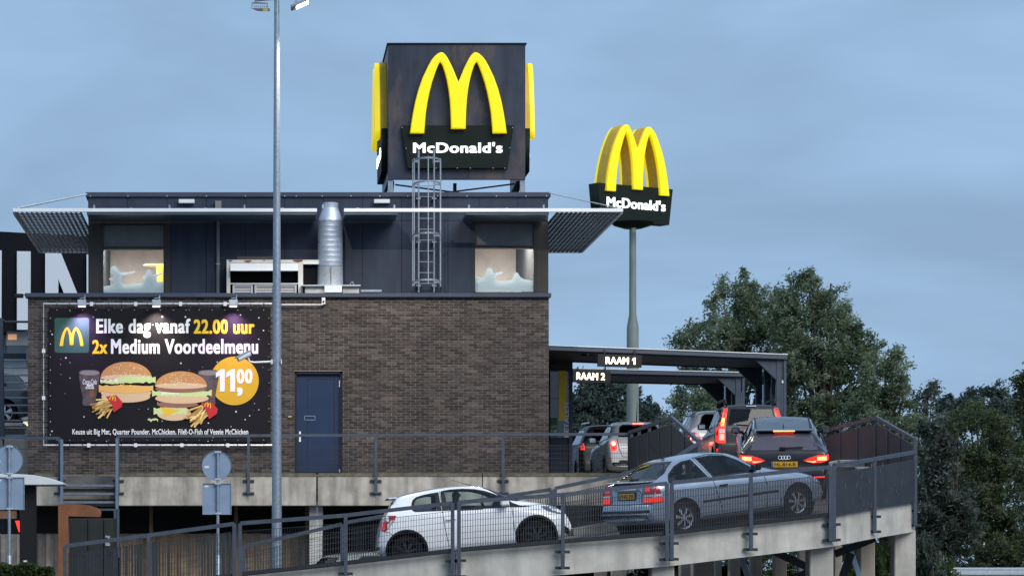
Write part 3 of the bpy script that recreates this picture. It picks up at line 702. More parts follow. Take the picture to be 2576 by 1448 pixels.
mx = nt_.nodes.new('ShaderNodeMixRGB'); ln(lt.outputs['Value'], mx.inputs['Fac']); mx.inputs['Color1'].default_value = (.013, .012, .015, 1); mx.inputs['Color2'].default_value = (.6, .6, .65, 1)
ln(mx.outputs['Color'], b.inputs['Base Color']); b.inputs['Roughness'].default_value = .6; b.inputs['Specular IOR Level'].default_value = .12
MB().pbox(123, 776, 680, 1110, YBB, .03).build('banner', M_board, t)
YF = YBB - .004
fp = MB(); fp.tube([P(684, 764, YBB), P(109.5, 764, YBB), P(109.5, 1119, YBB), P(700, 1119, YBB)], .026, 8); fp.build('pipe_frame', M_galv_lt, t, smooth=True)
ex = MB(); ex.tube([P(708, 766, YBB), P(812, 766, YBB)], .016, 6); ex.build('conduit', M_white, t)
cj = MB()
for px, py in ((230, 764), (341, 764), (454, 764), (566, 764), (109.5, 882), (109.5, 1000), (223, 1119), (341, 1119), (457, 1119), (573, 1119)): MB().pbox(px-4, py-5, px+4, py+5, YBB-.04, .08).build('pipe_clamp', M_white, t)
lc = MB()
for i in range(17):
    px = 143 + i*32.5
    lc.bar(P(px, 762, YBB-.03), P(px, 779, YBB-.03), .012); lc.bar(P(px, 1105, YBB-.03), P(px, 1121, YBB-.03), .012)
for i in range(10):
    py = 800 + i*32.5; lc.bar(P(107, py, YBB-.03), P(126, py, YBB-.03), .012); lc.bar(P(676, py, YBB-.03), P(684, py, YBB-.03), .012)
lc.build('lacing_cords', M_black, t)
gr = MB()
for i in range(17):
    px = 143 + i*32.5
    for py in (779, 1106): gr.lathe([(0, -.004), (.010, -.003), (.012, 0)], P(px, py, YBB-.031), 'y', 6)
for i in range(10):
    py = 800 + i*32.5
    for px in (126.5, 676.5): gr.lathe([(0, -.004), (.010, -.003), (.012, 0)], P(px, py, YBB-.031), 'y', 6)
gr.build('eyelets', M_white, t)
def rrect(x0, y0, x1, y1, r, n=5):
    pts = []
    for cx, cy, a0 in ((x1-r, y0+r, -90), (x1-r, y1-r, 0), (x0+r, y1-r, 90), (x0+r, y0+r, 180)):
        for i in range(n+1):
            a = R(a0 + 90*i/n); pts.append((cx+r*math.cos(a), cy+r*math.sin(a)))
    return pts
gs = poly_px(rrect(137, 799, 224, 887, 6), YF, mat('print_green', (.022, .085, .055), .5), t, 'logo_square')
k = 60.5/820
poly_px([(180+x*k, 869.5-y*k*.935) for x, y in ARCH], YF-.004, M_print_yellow, t, 'logo_arches')
text_px('Elke dag vanaf', (242, 801, 479, 849), YF, M_print_white, t, bold=.035, d=.003)
text_px('22.00 uur', (487, 803, 640, 839), YF, M_print_yellow, t, bold=.035, d=.003)
text_px('2x', (232, 854.5, 270, 889), YF, M_print_yellow, t, bold=.035, d=.003)
text_px('Medium Voordeelmenu', (279, 852, 649, 889.5), YF, M_print_white, t, bold=.035, d=.003)
text_px('Keuze uit Big Mac, Quarter Pounder, McChicken, Filet-O-Fish of Veggie McChicken', (182, 1078, 624, 1096), YF, M_print_white, t, bold=.02, d=.003)
poly_px([(589.7+61*math.cos(a), 957.3+61*math.sin(a)) for a in np.linspace(0, 2*math.pi, 48, endpoint=False)], YF, mat('print_mustard', (.62, .36, .008), .55), t, 'price_disc')
for ox in (0, 26): poly_px([(543+ox, 937), (556+ox, 928), (565+ox, 928), (565+ox, 984), (553+ox, 984), (553+ox, 943), (543+ox, 949)], YF-.0055, M_print_white, t, 'price_digit', .003)
text_px('00', (595, 928, 635, 964), YF-.004, M_print_white, t, bold=.045, d=.003)
text_px(',', (596, 974, 610, 995), YF-.004, M_print_white, t, bold=.045, d=.003)
# printed food
def Q(x, y): return (67+x/3.482, 724+y/3.482)
LAY = [0]
def printed(pts, m, name, lay=0):
    LAY[0] += 1
    return poly_px([Q(*p) for p in pts], YF-.0007*LAY[0], m, t, name, .0005)
def ell(cx, cy, rx, ry, a0=0, a1=360, n=26, wob=0):
    return [(cx+rx*math.cos(R(a))*(1+wob*math.sin(a*.31)), cy+ry*math.sin(R(a))*(1+wob*math.sin(a*.23+1))) for a in np.linspace(a0, a1, n)]
def print_mat(name, c1, c2, sc=9): return mat(name, c1, .6, vscale=sc, col2=c2)
def print_grad(name, stops, sc=14, amt=.35):
    """photographic print: tones from the bottom to the top of the shape plus grain"""
    m = bpy.data.materials.new(name); m.use_nodes = True; n = m.node_tree.nodes; ln = m.node_tree.links.new; b = n['Principled BSDF']; b.inputs['Roughness'].default_value = .6
    tcn = n.new('ShaderNodeTexCoord'); sx = n.new('ShaderNodeSeparateXYZ'); ln(tcn.outputs['Generated'], sx.inputs['Vector'])
    nz = n.new('ShaderNodeTexNoise'); nz.inputs['Scale'].default_value = sc; nz.inputs['Detail'].default_value = 6; ln(tcn.outputs['Object'], nz.inputs['Vector'])
    ad = n.new('ShaderNodeMath'); ad.operation = 'MULTIPLY_ADD'; ln(nz.outputs['Fac'], ad.inputs[0]); ad.inputs[1].default_value = amt; ln(sx.outputs['Z'], ad.inputs[2])
    sb_ = n.new('ShaderNodeMath'); sb_.operation = 'SUBTRACT'; ln(ad.outputs['Value'], sb_.inputs[0]); sb_.inputs[1].default_value = amt*.5
    rp = n.new('ShaderNodeValToRGB'); e = rp.color_ramp.elements; e[0].position, e[0].color = stops[0][0], (*stops[0][1], 1); e[1].position, e[1].color = stops[-1][0], (*stops[-1][1], 1)
    for p_, c_ in stops[1:-1]: q = e.new(p_); q.color = (*c_, 1)
    ln(sb_.outputs['Value'], rp.inputs['Fac']); ln(rp.outputs['Color'], b.inputs['Base Color']); return m
M_bun = print_grad('print_bun', [(0, (.70, .46, .24)), (.25, (.55, .25, .07)), (.65, (.38, .13, .025)), (1, (.50, .24, .08))], 9, .12); M_bunp = print_grad('print_bun_pale', [(0, (.28, .12, .035)), (.4, (.52, .27, .11)), (1, (.66, .46, .27))], 9, .12)
M_lett = print_grad('print_lettuce', [(0, (.03, .11, .01)), (.4, (.11, .28, .03)), (.75, (.30, .48, .09)), (1, (.55, .66, .28))], 26, 1.3); M_mayo = mat('print_mayo', (.75, .74, .62), .6)
M_fried = print_grad('print_fried_patty', [(0, (.25, .08, .012)), (.5, (.55, .24, .04)), (1, (.74, .42, .10))], 30, .9); M_beef = print_grad('print_beef', [(0, (.045, .016, .010)), (.6, (.15, .055, .034)), (1, (.27, .12, .08))], 30, .7)
M_chs = mat('print_cheese', (.78, .48, .02), .6); M_fry = print_mat('print_fries', (.75, .52, .16), (.58, .33, .07), 12); M_red = mat('print_red', (.52, .015, .02), .55)
M_cola = print_mat('print_cola', (.10, .08, .08), (.04, .025, .02), 5); M_colal = mat('print_glass_rim', (.22, .20, .19), .4)
def crumpled(x0, x1, y0, y1, n, seed):
    rr = random.Random(seed); up = [(x0+(x1-x0)*i/n, y0+rr.uniform(-9, 9)+8*(i % 2)) for i in range(n+1)]; dn = [(x1-(x1-x0)*i/n, y1+rr.uniform(-9, 9)-9*(i % 2)) for i in range(n+1)]
    return up+dn
def seeds(cx, cy, rx, ry, n, seed, lay):
    rr = random.Random(seed); m = MB()
    for _ in range(n):
        a = rr.uniform(math.pi*1.02, math.pi*1.98); q = rr.uniform(.25, .95); x, y = cx+rx*.93*q*math.cos(a), cy+ry*.95*q*math.sin(a); th = rr.uniform(0, 3.14)
        pts = [Q(x+6*math.cos(th)*c-3*math.sin(th)*s_, y+6*math.sin(th)*c+3*math.cos(th)*s_) for c, s_ in ((1, 0), (0, 1), (-1, 0), (0, -1))]
        m.add([P(px, py, YF-.0007*LAY[0]-.0005) for px, py in pts], [(0, 1, 2, 3)])
    o = m.build('printed_sesame', M_mayo, t); o['kind'] = 'stuff'
def cola(cx, lay):
    printed([(cx-92, 730), (cx-60, 716), (cx+60, 716), (cx+92, 735), (cx+88, 800), (cx+72, 880), (cx+58, 960), (cx+62, 1015), (cx+45, 1030), (cx-45, 1030), (cx-62, 1015), (cx-58, 960), (cx-76, 880), (cx-88, 800)], M_cola, 'printed_cola', lay)
    printed(ell(cx, 742, 86, 22), M_colal, 'printed_ice', lay+1); printed(ell(cx+22, 925, 22, 34), mat('print_amber', (.22, .07, .02), .5), 'printed_reflection', lay+1)
cola(550, 1); cola(1592, 1)
text_px('Coca-Cola', (208, 953, 243, 966), YF-.007, M_print_white, t, bold=.01, d=.002, shear=.3)
text_px('zero', (217.5, 966, 235, 972), YF-.007, M_print_white, t, bold=.045, d=.002)
text_px('SUGAR', (215, 972.5, 237, 977.5), YF-.007, M_print_white, t, bold=.045, d=.002)
# burger with crumbed patty
printed(ell(870, 905, 222, 92, 0, 180), M_bunp, 'printed_bun', 3); printed(ell(868, 950, 215, 52), M_bunp, 'printed_bun', 3)
printed(crumpled(632, 1108, 850, 905, 14, 3), M_fried, 'printed_patty', 4); printed(ell(870, 885, 236, 36), M_fried, 'printed_patty', 4)
printed(ell(872, 795, 226, 150, 180, 360), M_bun, 'printed_bun', 4); printed(ell(874, 785, 226, 28), M_bunp, 'printed_bun', 5)
printed(crumpled(645, 830, 795, 832, 8, 5), M_mayo, 'printed_sauce', 6); printed(crumpled(800, 1130, 770, 832, 12, 6), M_lett, 'printed_lettuce', 7)
printed(crumpled(650, 850, 815, 842, 8, 9), M_lett, 'printed_lettuce', 7)
seeds(875, 795, 215, 142, 70, 4, 5)
# double burger
printed(ell(1290, 1095, 150, 66), M_bunp, 'printed_bun', 3); printed(crumpled(1112, 1400, 1045, 1110, 10, 12), M_lett, 'printed_lettuce', 4)
printed([(1168, 1040), (1345, 1068), (1215, 1120)], M_chs, 'printed_cheese', 5); printed(ell(1320, 1018, 182, 30), M_beef, 'printed_patty', 5)
printed(ell(1360, 965, 235, 46), M_bunp, 'printed_bun', 6); printed(crumpled(1098, 1620, 895, 950, 16, 13), M_lett, 'printed_lettuce', 7); printed(crumpled(1180, 1330, 905, 935, 8, 15), M_mayo, 'printed_sauce', 8)
printed(ell(1352, 882, 226, 34), M_beef, 'printed_patty', 9); printed(ell(1352, 862, 228, 134, 180, 360), M_bun, 'printed_bun', 9); printed(ell(1352, 856, 228, 26), M_bunp, 'printed_bun', 10)
seeds(1352, 862, 215, 126, 70, 8, 10)
printed(crumpled(1072, 1150, 1135, 1168, 5, 17), M_lett, 'printed_lettuce', 4)
FRY = [M_fry, mat('print_fries_dark', (.42, .22, .04), .6), mat('print_fries_pale', (.82, .64, .27), .6)]
def fries(x, y, k, lay, seed):
    rr = random.Random(seed)
    for i in range(26):
        a = R(rr.uniform(112, 176)); ln_ = rr.uniform(90, 175)*k; ox, oy = x+rr.uniform(-25, 45)*k, y+rr.uniform(-55, 50)*k; w = rr.uniform(5.5, 8)*k
        ex_, ey_ = ox+ln_*math.cos(a), oy+ln_*math.sin(a)*.8; nx_, ny_ = -math.sin(a)*w, math.cos(a)*w
        printed([(ox+nx_, oy+ny_), (ex_+nx_, ey_+ny_), (ex_-nx_, ey_-ny_), (ox-nx_, oy-ny_)], FRY[i % 3], 'printed_fry')
    printed([(x-20*k, y-70*k), (x+70*k, y-82*k), (x+125*k, y-20*k), (x+118*k, y+20*k), (x+48*k, y+70*k), (x+35*k, y+10*k)], M_red, 'printed_fries_box', lay+4)
    kk = 62*k/820
    rt = Matrix.Rotation(R(15), 2)
    printed([tuple(Vector((x+38*k, y-48*k)) + rt @ Vector((px*kk, -py*kk*.8+12*k))) for px, py in ARCH], M_print_yellow, 'printed_arches', lay+5)
fries(715, 1018, 1.0, 9, 21); fries(1548, 1078, 1.0, 12, 22)
# spot lamps over the banner
for i, (px, colr, wh) in enumerate(((205.5, (.80, .42, 1.0), 'above the green logo square'), (393, (1.0, .82, .72), 'in the middle of the banner'), (586.6, (.86, .45, 1.0), 'nearest the lamp post'))):
    tl = thing('banner_spotlight', 'small grey spotlight over the banner top edge %s' % wh, 'spotlight', P(px, 760, YBB-.3), 'spotlights above the banner')
    h = MB(); h.pbox(px-11, 753, px+11, 769, YBB-.42, .16); h.build('housing', M_galv_lt, tl, bevel=.012)
    h = MB(); h.pbox(px-9, 769.2, px+9, 771, YBB-.40, .12); h.build('lens', emit('spot_lens_%d' % i, colr, 2.2), tl)
    h = MB(); h.bar(P(px+8, 752, YBB-.3), P(px+8, 742, YB-.1), .03); h.bar(P(px-5, 750, YBB-.3), P(px+9, 748, YBB-.3), .02); h.build('arm', M_galv, tl)
    la = bpy.data.objects.new('spot_glow', bpy.data.lights.new('spot_glow', 'SPOT')); COL.objects.link(la)
    la.data.energy = 120; la.data.color = colr; la.data.spot_size = R(105); la.data.spot_blend = 1; la.data.shadow_soft_size = .05
    la.location = P(px, 773, YBB-.30); la.rotation_euler = (R(24), 0, 0); la.parent = tl; la.location -= Vector(tl.location)
tl = thing('alarm_sensor', 'tiny white sensor at the end of the conduit on the brick wall', 'sensor', P(814, 756, YB))
MB().pbox(809, 748, 818, 765, YB-.10, .09).build('body', M_white, tl, bevel=.006)
MB().lathe([(0, -.03), (.02, -.02), (.022, 0)], P(813.5, 758, YB-.105), 'y', 8).build('lens', M_black, tl)
tl = thing('bell_push', 'pair of small brass knobs on the bricks left of the blue door', 'knob', P(728, 1048, YB))
for px in (726, 731): MB().lathe([(0, -.03), (.02, -.025), (.022, -.004)], P(px, 1048, YB), 'y', 8).build('knob', mat('brass', (.5, .35, .15), .35, metal=.8), tl)
tl = thing('cable_lamp', 'dark flood lamp on a thin arm at the left end of the brick parapet', 'lamp', P(45, 742, YB))
MB().pbox(35, 738, 58, 748, YB-.2, .14).build('housing', M_black, tl, bevel=.01)
MB().tube([P(58, 741, YB-.1), P(85, 743, YB-.05), P(101, 739, YB-.05)], .012, 6).build('arm', M_rail_dk, tl)
# ================================================================== platform (raised deck) in front of and beside the restaurant
YPF = 66.0
XI, XO = 8.46, 12.60           # inner and outer edge of the drive lane
def rz_(rel): return rel + ZC
ZPR = ZP                        # platform level
zsof = PZ(1271, YPF)
PLAT = thing('raised_platform', 'raised concrete platform carrying the restaurant, stained grey edge beam with mossy top', 'platform', (2, YPF, 0))
b = MB(); b.box(PX(88, YPF), XI, YPF+.4, 80, ZPR-.35, ZPR-.06); b.box(XI+.01, XO+.3, 60.0, 96, ZPR-.35, ZPR-.10); b.build('slab', M_deck, PLAT)
for a, c in ((86, 152), (298, 795), (799, 1212), (1214, 1640)):
    MB().box(PX(a, YPF), PX(c, YPF), YPF, YPF+.38, zsof, ZPR-.085).build('edge_beam', M_concrete_dk, PLAT, bevel=.012)
    MB().box(PX(a, YPF)+.005, PX(c, YPF)-.005, YPF-.008, YPF+.3, ZPR-.084, ZPR-.005).build('mossy_cap', M_moss, PLAT)
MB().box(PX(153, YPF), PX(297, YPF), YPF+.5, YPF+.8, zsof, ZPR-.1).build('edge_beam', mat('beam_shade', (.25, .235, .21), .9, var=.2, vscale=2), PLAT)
b = MB(); b.box(XI-.2, XI+.15, 61.5, YPF, ZPR-.7, ZPR-.04); b.build('edge_beam', M_concrete_dk, PLAT)
b = MB(); b.box(XO, XO+.3, 60.0, 96, ZPR-.7, ZPR+.05); b.build('edge_beam', M_concrete, PLAT)
b = MB(); b.box(PX(-60, YPF), XI-.3, YPF+.39, 80, zsof+.12, zsof+.16); b.build('soffit', mat('soffit_lamplit_brown', (.085, .05, .03), .8, var=.3, vscale=2), PLAT)  # brown tone stands in for warm lamplight on the soffit
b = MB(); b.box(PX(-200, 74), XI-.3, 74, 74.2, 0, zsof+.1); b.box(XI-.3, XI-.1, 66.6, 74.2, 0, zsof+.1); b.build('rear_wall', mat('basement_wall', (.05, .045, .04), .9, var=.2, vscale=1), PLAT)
for px, w, Y_ in ((795, 34, 66.3), (1210, 30, 66.4), (1560, 30, 66.4)):
    MB().box(PX(px-w/2, Y_), PX(px+w/2, Y_), Y_, Y_+.4, 0, zsof+.1).build('column', mat('column_white', (.46, .46, .44), .8, var=.2, vscale=2, streak=.25), PLAT)
for px in (380, 594, 772):
    MB().box(PX(px-4.5, 67), PX(px+4.5, 67), 67, 67.12, 0, zsof+.1).build('timber_post', mat('timber', (.17, .105, .065), .8, var=.25, vscale=5), PLAT)

# wooden fences below the platform
def fence(px0, px1, Y, ytop, label, mlist, grp='fences below the platform'):
    t = thing('wooden_fence', label, 'fence', (PX((px0+px1)/2, Y), Y, 0), grp)
    x, x1 = PX(px0, Y), PX(px1, Y); i = 0; z1 = PZ(ytop, Y)
    while x < x1 - .03:
        w = random.uniform(.085, .11); dy = .0 if i % 2 else .028
        MB().box(x, min(x+w, x1), Y+dy, Y+dy+.02, .03, z1 - random.uniform(0, .015)).build('plank', random.choice(mlist), t)
        x += w*.94; i += 1
    b = MB(); b.box(PX(px0, Y), x1, Y+.05, Y+.09, .4, .5); b.box(PX(px0, Y), x1, Y+.05, Y+.09, 1.55, 1.65)
    b.build('rails', mlist[0], t)
    return t
wt = [mat('plank_tan_%d' % i, c, .8, var=.25, vscale=4, streak=.25) for i, c in enumerate(((.36, .25, .15), (.30, .22, .145), (.40, .255, .135), (.26, .205, .15)))]
wg = [mat('plank_grey_%d' % i, c, .85, var=.3, vscale=4, streak=.3) for i, c in enumerate(((.22, .195, .175), (.17, .15, .135), (.26, .23, .21)))]
fence(301, 778, 67.3, 1340, 'long tan plank fence under the platform behind the ramp', wt)
fence(86, 150, 66.9, 1340, 'short weathered grey plank fence beside the rusty frame', wg)
fence(-30, 52, 66.5, 1341, 'weathered grey plank fence at the left picture edge behind the sign pole', wg)

# ================================================================== ramp
# near edge: (px, Y, concrete top y) ; far edge: (X, z relative to eye)
NE = [(-1500, 51.3, 1560), (163, 51.3, 1489), (374, 51.3, 1468), (597, 51.3, 1447.5), (869, 51.3, 1419), (1146, 51.3, 1387), (1415, 51.4, 1364.5), (1683, 51.8, 1343), (1888, 52.4, 1319.5), (2092, 53.0, 1296), (2199, 54.4, 1277), (2301, 55.8, 1262)]
near = [P(px, y, Y) for px, Y, y in NE] + [Vector((XO, 57.8, rz_(1.72))), Vector((XO, 59.9, rz_(2.18)))]
FE = [(-15, -.75), (-3.35, -.50), (-1.9, -.38), (-.28, -.18), (1.66, .05), (3.5, .40), (5.2, .70), (6.6, .96), (7.4, 1.12), (8.0, 1.26), (8.3, 1.33), (XI, 1.38)]
far = [Vector((x, 55.4, rz_(z))) for x, z in FE] + [Vector((XI, 57.6, rz_(1.72))), Vector((XI, 59.9, rz_(2.18)))]
RAMP = thing('concrete_ramp', 'curved concrete car ramp rising to the drive-through lane on square columns', 'ramp', (5, 53, 0))
dm = MB(); n = len(near)
rowsn = 5
for a, c in zip(near, far):
    for k in range(rowsn):
        f_ = k/(rowsn-1); p = a.lerp(c, f_); dm.v.append((p.x, p.y, p.z-.18 + (.02 if 0 < k < rowsn-1 else 0)))
for i in range(n-1):
    for k in range(rowsn-1):
        dm.f.append((i*rowsn+k, (i+1)*rowsn+k, (i+1)*rowsn+k+1, i*rowsn+k+1)); dm.m.append(0)
dm.build('deck', M_deck, RAMP, smooth=True)
um = MB()
for a, c in zip(near, far): um.v += [(a.x, a.y, a.z-.5), (c.x, c.y, c.z-.5)]
for i in range(n-1): um.f.append((2*i, 2*i+2, 2*i+3, 2*i+1)); um.m.append(0)
um.build('underside', M_concrete_dk, RAMP)
def beam(pts, th, w, name, m, inward):
    mb = MB()
    for i, p in enumerate(pts):
        q0, q1 = pts[max(i-1, 0)], pts[min(i+1, len(pts)-1)]; d = Vector((q1.x-q0.x, q1.y-q0.y, 0)).normalized(); nrm = Vector((-d.y, d.x, 0))*inward
        mb.v += [tuple(p), tuple(p+nrm*w), tuple(p+nrm*w-Vector((0, 0, th))), tuple(p-Vector((0, 0, th)))]
    for i in range(len(pts)-1):
        for k in range(4): mb.f.append((4*i+k, 4*i+(k+1) % 4, 4*i+4+(k+1) % 4, 4*i+4+k)); mb.m.append(0)
    mb.f += [(3, 2, 1, 0), tuple(4*(len(pts)-1)+k for k in range(4))]; mb.m += [0, 0]
    return mb.build(name, m, RAMP, bevel=0)
for a, c in ((0, 5), (5, 7), (7, 9), (9, 11), (11, 13)):
    pts = [p.copy() for p in near[a:c+1]]
    d0 = (pts[1]-pts[0]).normalized(); d1 = (pts[-1]-pts[-2]).normalized(); pts[0] += d0*.006; pts[-1] -= d1*.006
    beam(pts, .56, .30, 'edge_beam', M_concrete, 1)
beam(far, .56, .25, 'edge_beam', M_concrete_dk, -1)
# columns and braces below the ramp
def col(px, w, Y, ytop, m=M_concrete, name='column'):
    return MB().box(PX(px-w/2, Y), PX(px+w/2, Y), Y, Y+w*Y/F, 0, PZ(ytop, Y)).build(name, m, RAMP, bevel=.02)
col(1667, 58, 51.95, 1415); col(2066, 60, 53.2, 1366); col(2276, 54, 55.75, 1330); col(1180, 50, 51.6, 1430)
M_col2 = mat('pale_column', (.40, .35, .29), .85, var=.15, vscale=2, streak=.2)
for px, w, Y_, yt in ((1512, 30, 57, 1410), (1556, 34, 60, 1412), (1725, 30, 60, 1400), (1768, 50, 56, 1395), (1806, 18, 62, 1395), (1848, 28, 61, 1400), (1902, 30, 60, 1385), (1963, 32, 61, 1385), (2022, 28, 62, 1375), (2108, 20, 60, 1370), (2182, 37, 58, 1350)):
    col(px, w, Y_, yt, M_col2)
br = MB(); Y_ = 57
for a, c in (((1945, 1385), (2045, 1432)), ((2045, 1432), (1975, 1462)), ((2100, 1392), (2200, 1352)), ((2140, 1390), (2115, 1460))): MB().bar(P(*a, Y_), P(*c, Y_), .10, .14).build('brace', M_rail_dk, RAMP)
for a, c in (((1862, 1390), (1884, 1462)), ((2140, 1385), (2165, 1462))): MB().bar(P(*a, 58), P(*c, 58), .08, .1).build('brace', M_signback, RAMP)

# ================================================================== railings
def lerp_pts(pts, n):
    out_ = []
    for i in range(len(pts)-1):
        for k in range(n): out_.append(pts[i].lerp(pts[i+1], k/n))
    return out_ + [pts[-1]]
def railing(name, label, top, base, posts, gap=.14, sp=.048, bw=.006, solid=None, drop=0.45, grp=None, brk=True, below=0.0, strip=.07, m=None, torn=None, rw=.06, hz=.105, hole=0):
    """top/base: matching 3D polylines; posts: indices that carry a post"""
    t = thing(name, label, 'railing', base[0], grp); m = m or M_rail
    tr_ = MB()
    for a, c in zip(top[:-1], top[1:]): tr_.bar(a, c, rw, rw*1.15)
    tr_.build('top_rail', m, t)
    for i in posts:
        a, c = base[i], top[i]
        MB().box(a.x-.032, a.x+.032, a.y-.04, a.y+.03, a.z-drop, c.z).build('post', m, t)
        if brk:
            for dz in (drop-.36, drop-.08):
                pb = MB(); pb.box(a.x-.13, a.x+.13, a.y+.031, a.y+.055, a.z-dz-.09, a.z-dz-.04)
                po = pb.build('bracket', M_rail_dk, t)
    wires = MB(); fi = MB()
    for i in range(len(top)-1):
        A0, A1, B0, B1 = base[i], base[i+1], top[i], top[i+1]
        hA, hB = B0.z-A0.z-gap, B1.z-A1.z-gap
        ln_ = (A1-A0).length; nb = max(2, int(ln_/sp))
        if solid:
            off = Vector((0, 0, 0))
            q = [A0+Vector((0, 0, .0)), A1+Vector((0, 0, .0)), A1+Vector((0, 0, hB)), A0+Vector((0, 0, hA))]
            d = (A1-A0).normalized(); nr = Vector((d.y, -d.x, 0))*.012
            fi.add([v+nr for v in q]+[v-nr for v in q], [(0,1,2,3),(7,6,5,4),(0,4,5,1),(1,5,6,2),(2,6,7,3),(3,7,4,0)])
        else:
            for k in range(nb):
                f_ = (k+.5)/nb; p = A0.lerp(A1, f_); h = hA+(hB-hA)*f_
                ww = bw if not torn else bw*random.choice((1, 1, 2.2, 3.6))
                q0 = torn and random.uniform(0, .25) or 0
                wires.box(p.x-ww/2, p.x+ww/2, p.y-.004, p.y+.004, p.z+.01, p.z+h)
            nh = int(min(hA, hB)/hz)
            for k in range(nh+1):
                z = k*hz; wires.bar(A0+Vector((0, 0, z+.01)), A1+Vector((0, 0, z+.01 + (hB-hA)*k/max(1, nh))), .006, .006)
            wires.bar(A0+Vector((0, 0, hA)), A1+Vector((0, 0, hB)), .008, .008)
            if strip: fi.add([A0+Vector((0, .012, -.01)), A1+Vector((0, .012, -.01)), A1+Vector((0, .012, strip)), A0+Vector((0, .012, strip)), A0+Vector((0, .018, -.01)), A1+Vector((0, .018, -.01)), A1+Vector((0, .018, strip)), A0+Vector((0, .018, strip))], [(0,1,2,3),(7,6,5,4),(0,4,5,1),(1,5,6,2),(2,6,7,3),(3,7,4,0)])
    if wires.v: o = wires.build('mesh_infill', M_rail_dk, t); o['kind'] = 'stuff'
    if fi.v: fi.build('screen' if solid else 'kick_strip', solid or M_rail_dk, t)
    return t
GR = 'railing bays along the near side of the ramp'
bays = [
 ('first ramp railing bay from the left, torn dark screen strips on its mesh', ((163, 51.15, 1372, 1489), (374, 51.15, 1345, 1468), (589, 51.15, 1316, 1448)), dict(sp=.052, bw=.014, torn=True, strip=.05)),
 ('ramp railing bay in front of the lamp post foot and the white car tail', ((604, 51.15, 1315, 1447), (869, 51.15, 1295, 1419), (1138, 51.15, 1264, 1388)), dict(sp=.047)),
 ('ramp railing bay in front of the white car nose and the silver car tail', ((1154, 51.15, 1262, 1386), (1415, 51.25, 1243, 1364.5), (1677, 51.6, 1214.5, 1344)), dict(sp=.044, bw=.010)),
 ('ramp railing bay with dense slats in front of the silver car side', ((1689, 51.65, 1213, 1343), (1888, 52.25, 1194.5, 1319.5), (2088, 52.85, 1173.5, 1297)), dict(sp=.033, bw=.013)),
 ('rightmost near ramp railing bay closed with a dark scuffed screen', ((2097, 52.9, 1170, 1296), (2199, 54.25, 1154, 1277), (2301, 55.65, 1136, 1262)), dict(solid=True)),
]
M_screen = mat('dark_screen', (.022, .027, .036), .6, var=.25, vscale=3, bump=.3, bscale=20)
for lab, pp, kw in bays:
    top = [P(px, yt, Y) for px, Y, yt, yc in pp]; base = [P(px, yc, Y) for px, Y, yt, yc in pp]
    if kw.get('solid'): kw['solid'] = M_screen
    railing('ramp_railing', lab, top, base, [0, 1, 2], grp=GR, **kw)
# scuffs on the dark screen
scf = MB()
for _ in range(46):
    f_ = random.random(); a = P(2100, 0, 52.93); c = P(2298, 0, 55.62); p = a.lerp(c, f_); px = 640+p.x/p.y*F
    zb, zt = PZ(1296-(px-2097)*.167, p.y), PZ(1190-(px-2097)*.155, p.y); z = zb+(zt-zb)*random.random()**1.5
    h, w = random.uniform(.02, .10), random.uniform(.004, .02)
    d = (c-a); d.z = 0; d.normalize(); nr = Vector((d.y, -d.x, 0))*.016
    q = Vector((p.x, p.y, z))+nr; scf.add([q, q+d*w, q+d*w*.7+Vector((0, 0, h)), q+d*w*.2+Vector((0, 0, h*.9))], [(0, 1, 2, 3)])
so = [o for o in bpy.data.objects if o.name.startswith('ramp_railing')][-1]
scf.build('scuffs', mat('scuff', (.16, .21, .21), .8), so)
# inner rails of the ramp
GI = 'railing bays along the inner side of the ramp'
def inner(pts, label, sp=.045, bw=.008, solid=None, hgt=.85):
    top = [P(px, y, 55.3) for px, y in pts]; base = [p - Vector((0, 0, hgt)) for p in top]
    railing('inner_railing', label, top, base, [0, len(pts)-1], grp=GI, drop=.3, brk=False, sp=sp, bw=bw, solid=solid)
inner([(612, 1373), (735, 1346), (860, 1317)], 'low inner ramp railing bay in front of the tan plank fence', .05, .008)
inner([(870, 1313), (1130, 1268), (1386, 1230)], 'inner ramp railing bay behind the white hatchback', .045, .012)
inner([(1396, 1227), (1560, 1193), (1690, 1155), (1758, 1113)], 'inner ramp railing bay behind the silver car', .045, .018)
# side screens of the lane
zt_in = PZ(1087, 66.0)
top = [Vector((XI, 55.6, PZ(1110, 55.6))), Vector((XI+.02, 59.4, PZ(1050, 59.4))), Vector((XI, 66.0, zt_in))]
base = [Vector((XI, 55.6, rz_(1.38))), Vector((XI+.02, 59.4, rz_(2.05))), Vector((XI, 66.0, ZPR-.02))]
lerp = lambda q: [q[0], q[0].lerp(q[1], .5), q[1], q[1].lerp(q[2], .25), q[1].lerp(q[2], .5), q[1].lerp(q[2], .75), q[2]]
railing('lane_screen_railing', 'railing with dark ribbed screen at the inner lane edge beside the small white car', lerp(top), lerp(base), list(range(7)), solid=M_screen, brk=False, drop=.2, gap=.13, grp='screen railings of the lane')
top = [Vector((XO, 55.75, PZ(1105, 55.75))), Vector((XO, 59.2, PZ(1050, 59.2))), Vector((XO, 64.6, PZ(1083, 64.6))), Vector((XO, 74, PZ(1128, 74)))]
base = [Vector((XO, 55.75, PZ(1242, 55.75))), Vector((XO, 59.2, rz_(2.12))), Vector((XO, 64.6, ZPR+.02)), Vector((XO, 74, ZPR+.02))]
lerp2 = lambda q: [q[0], q[0].lerp(q[1], .35), q[0].lerp(q[1], .68), q[1], q[1].lerp(q[2], .33), q[1].lerp(q[2], .66), q[2], q[2].lerp(q[3], .5), q[3]]
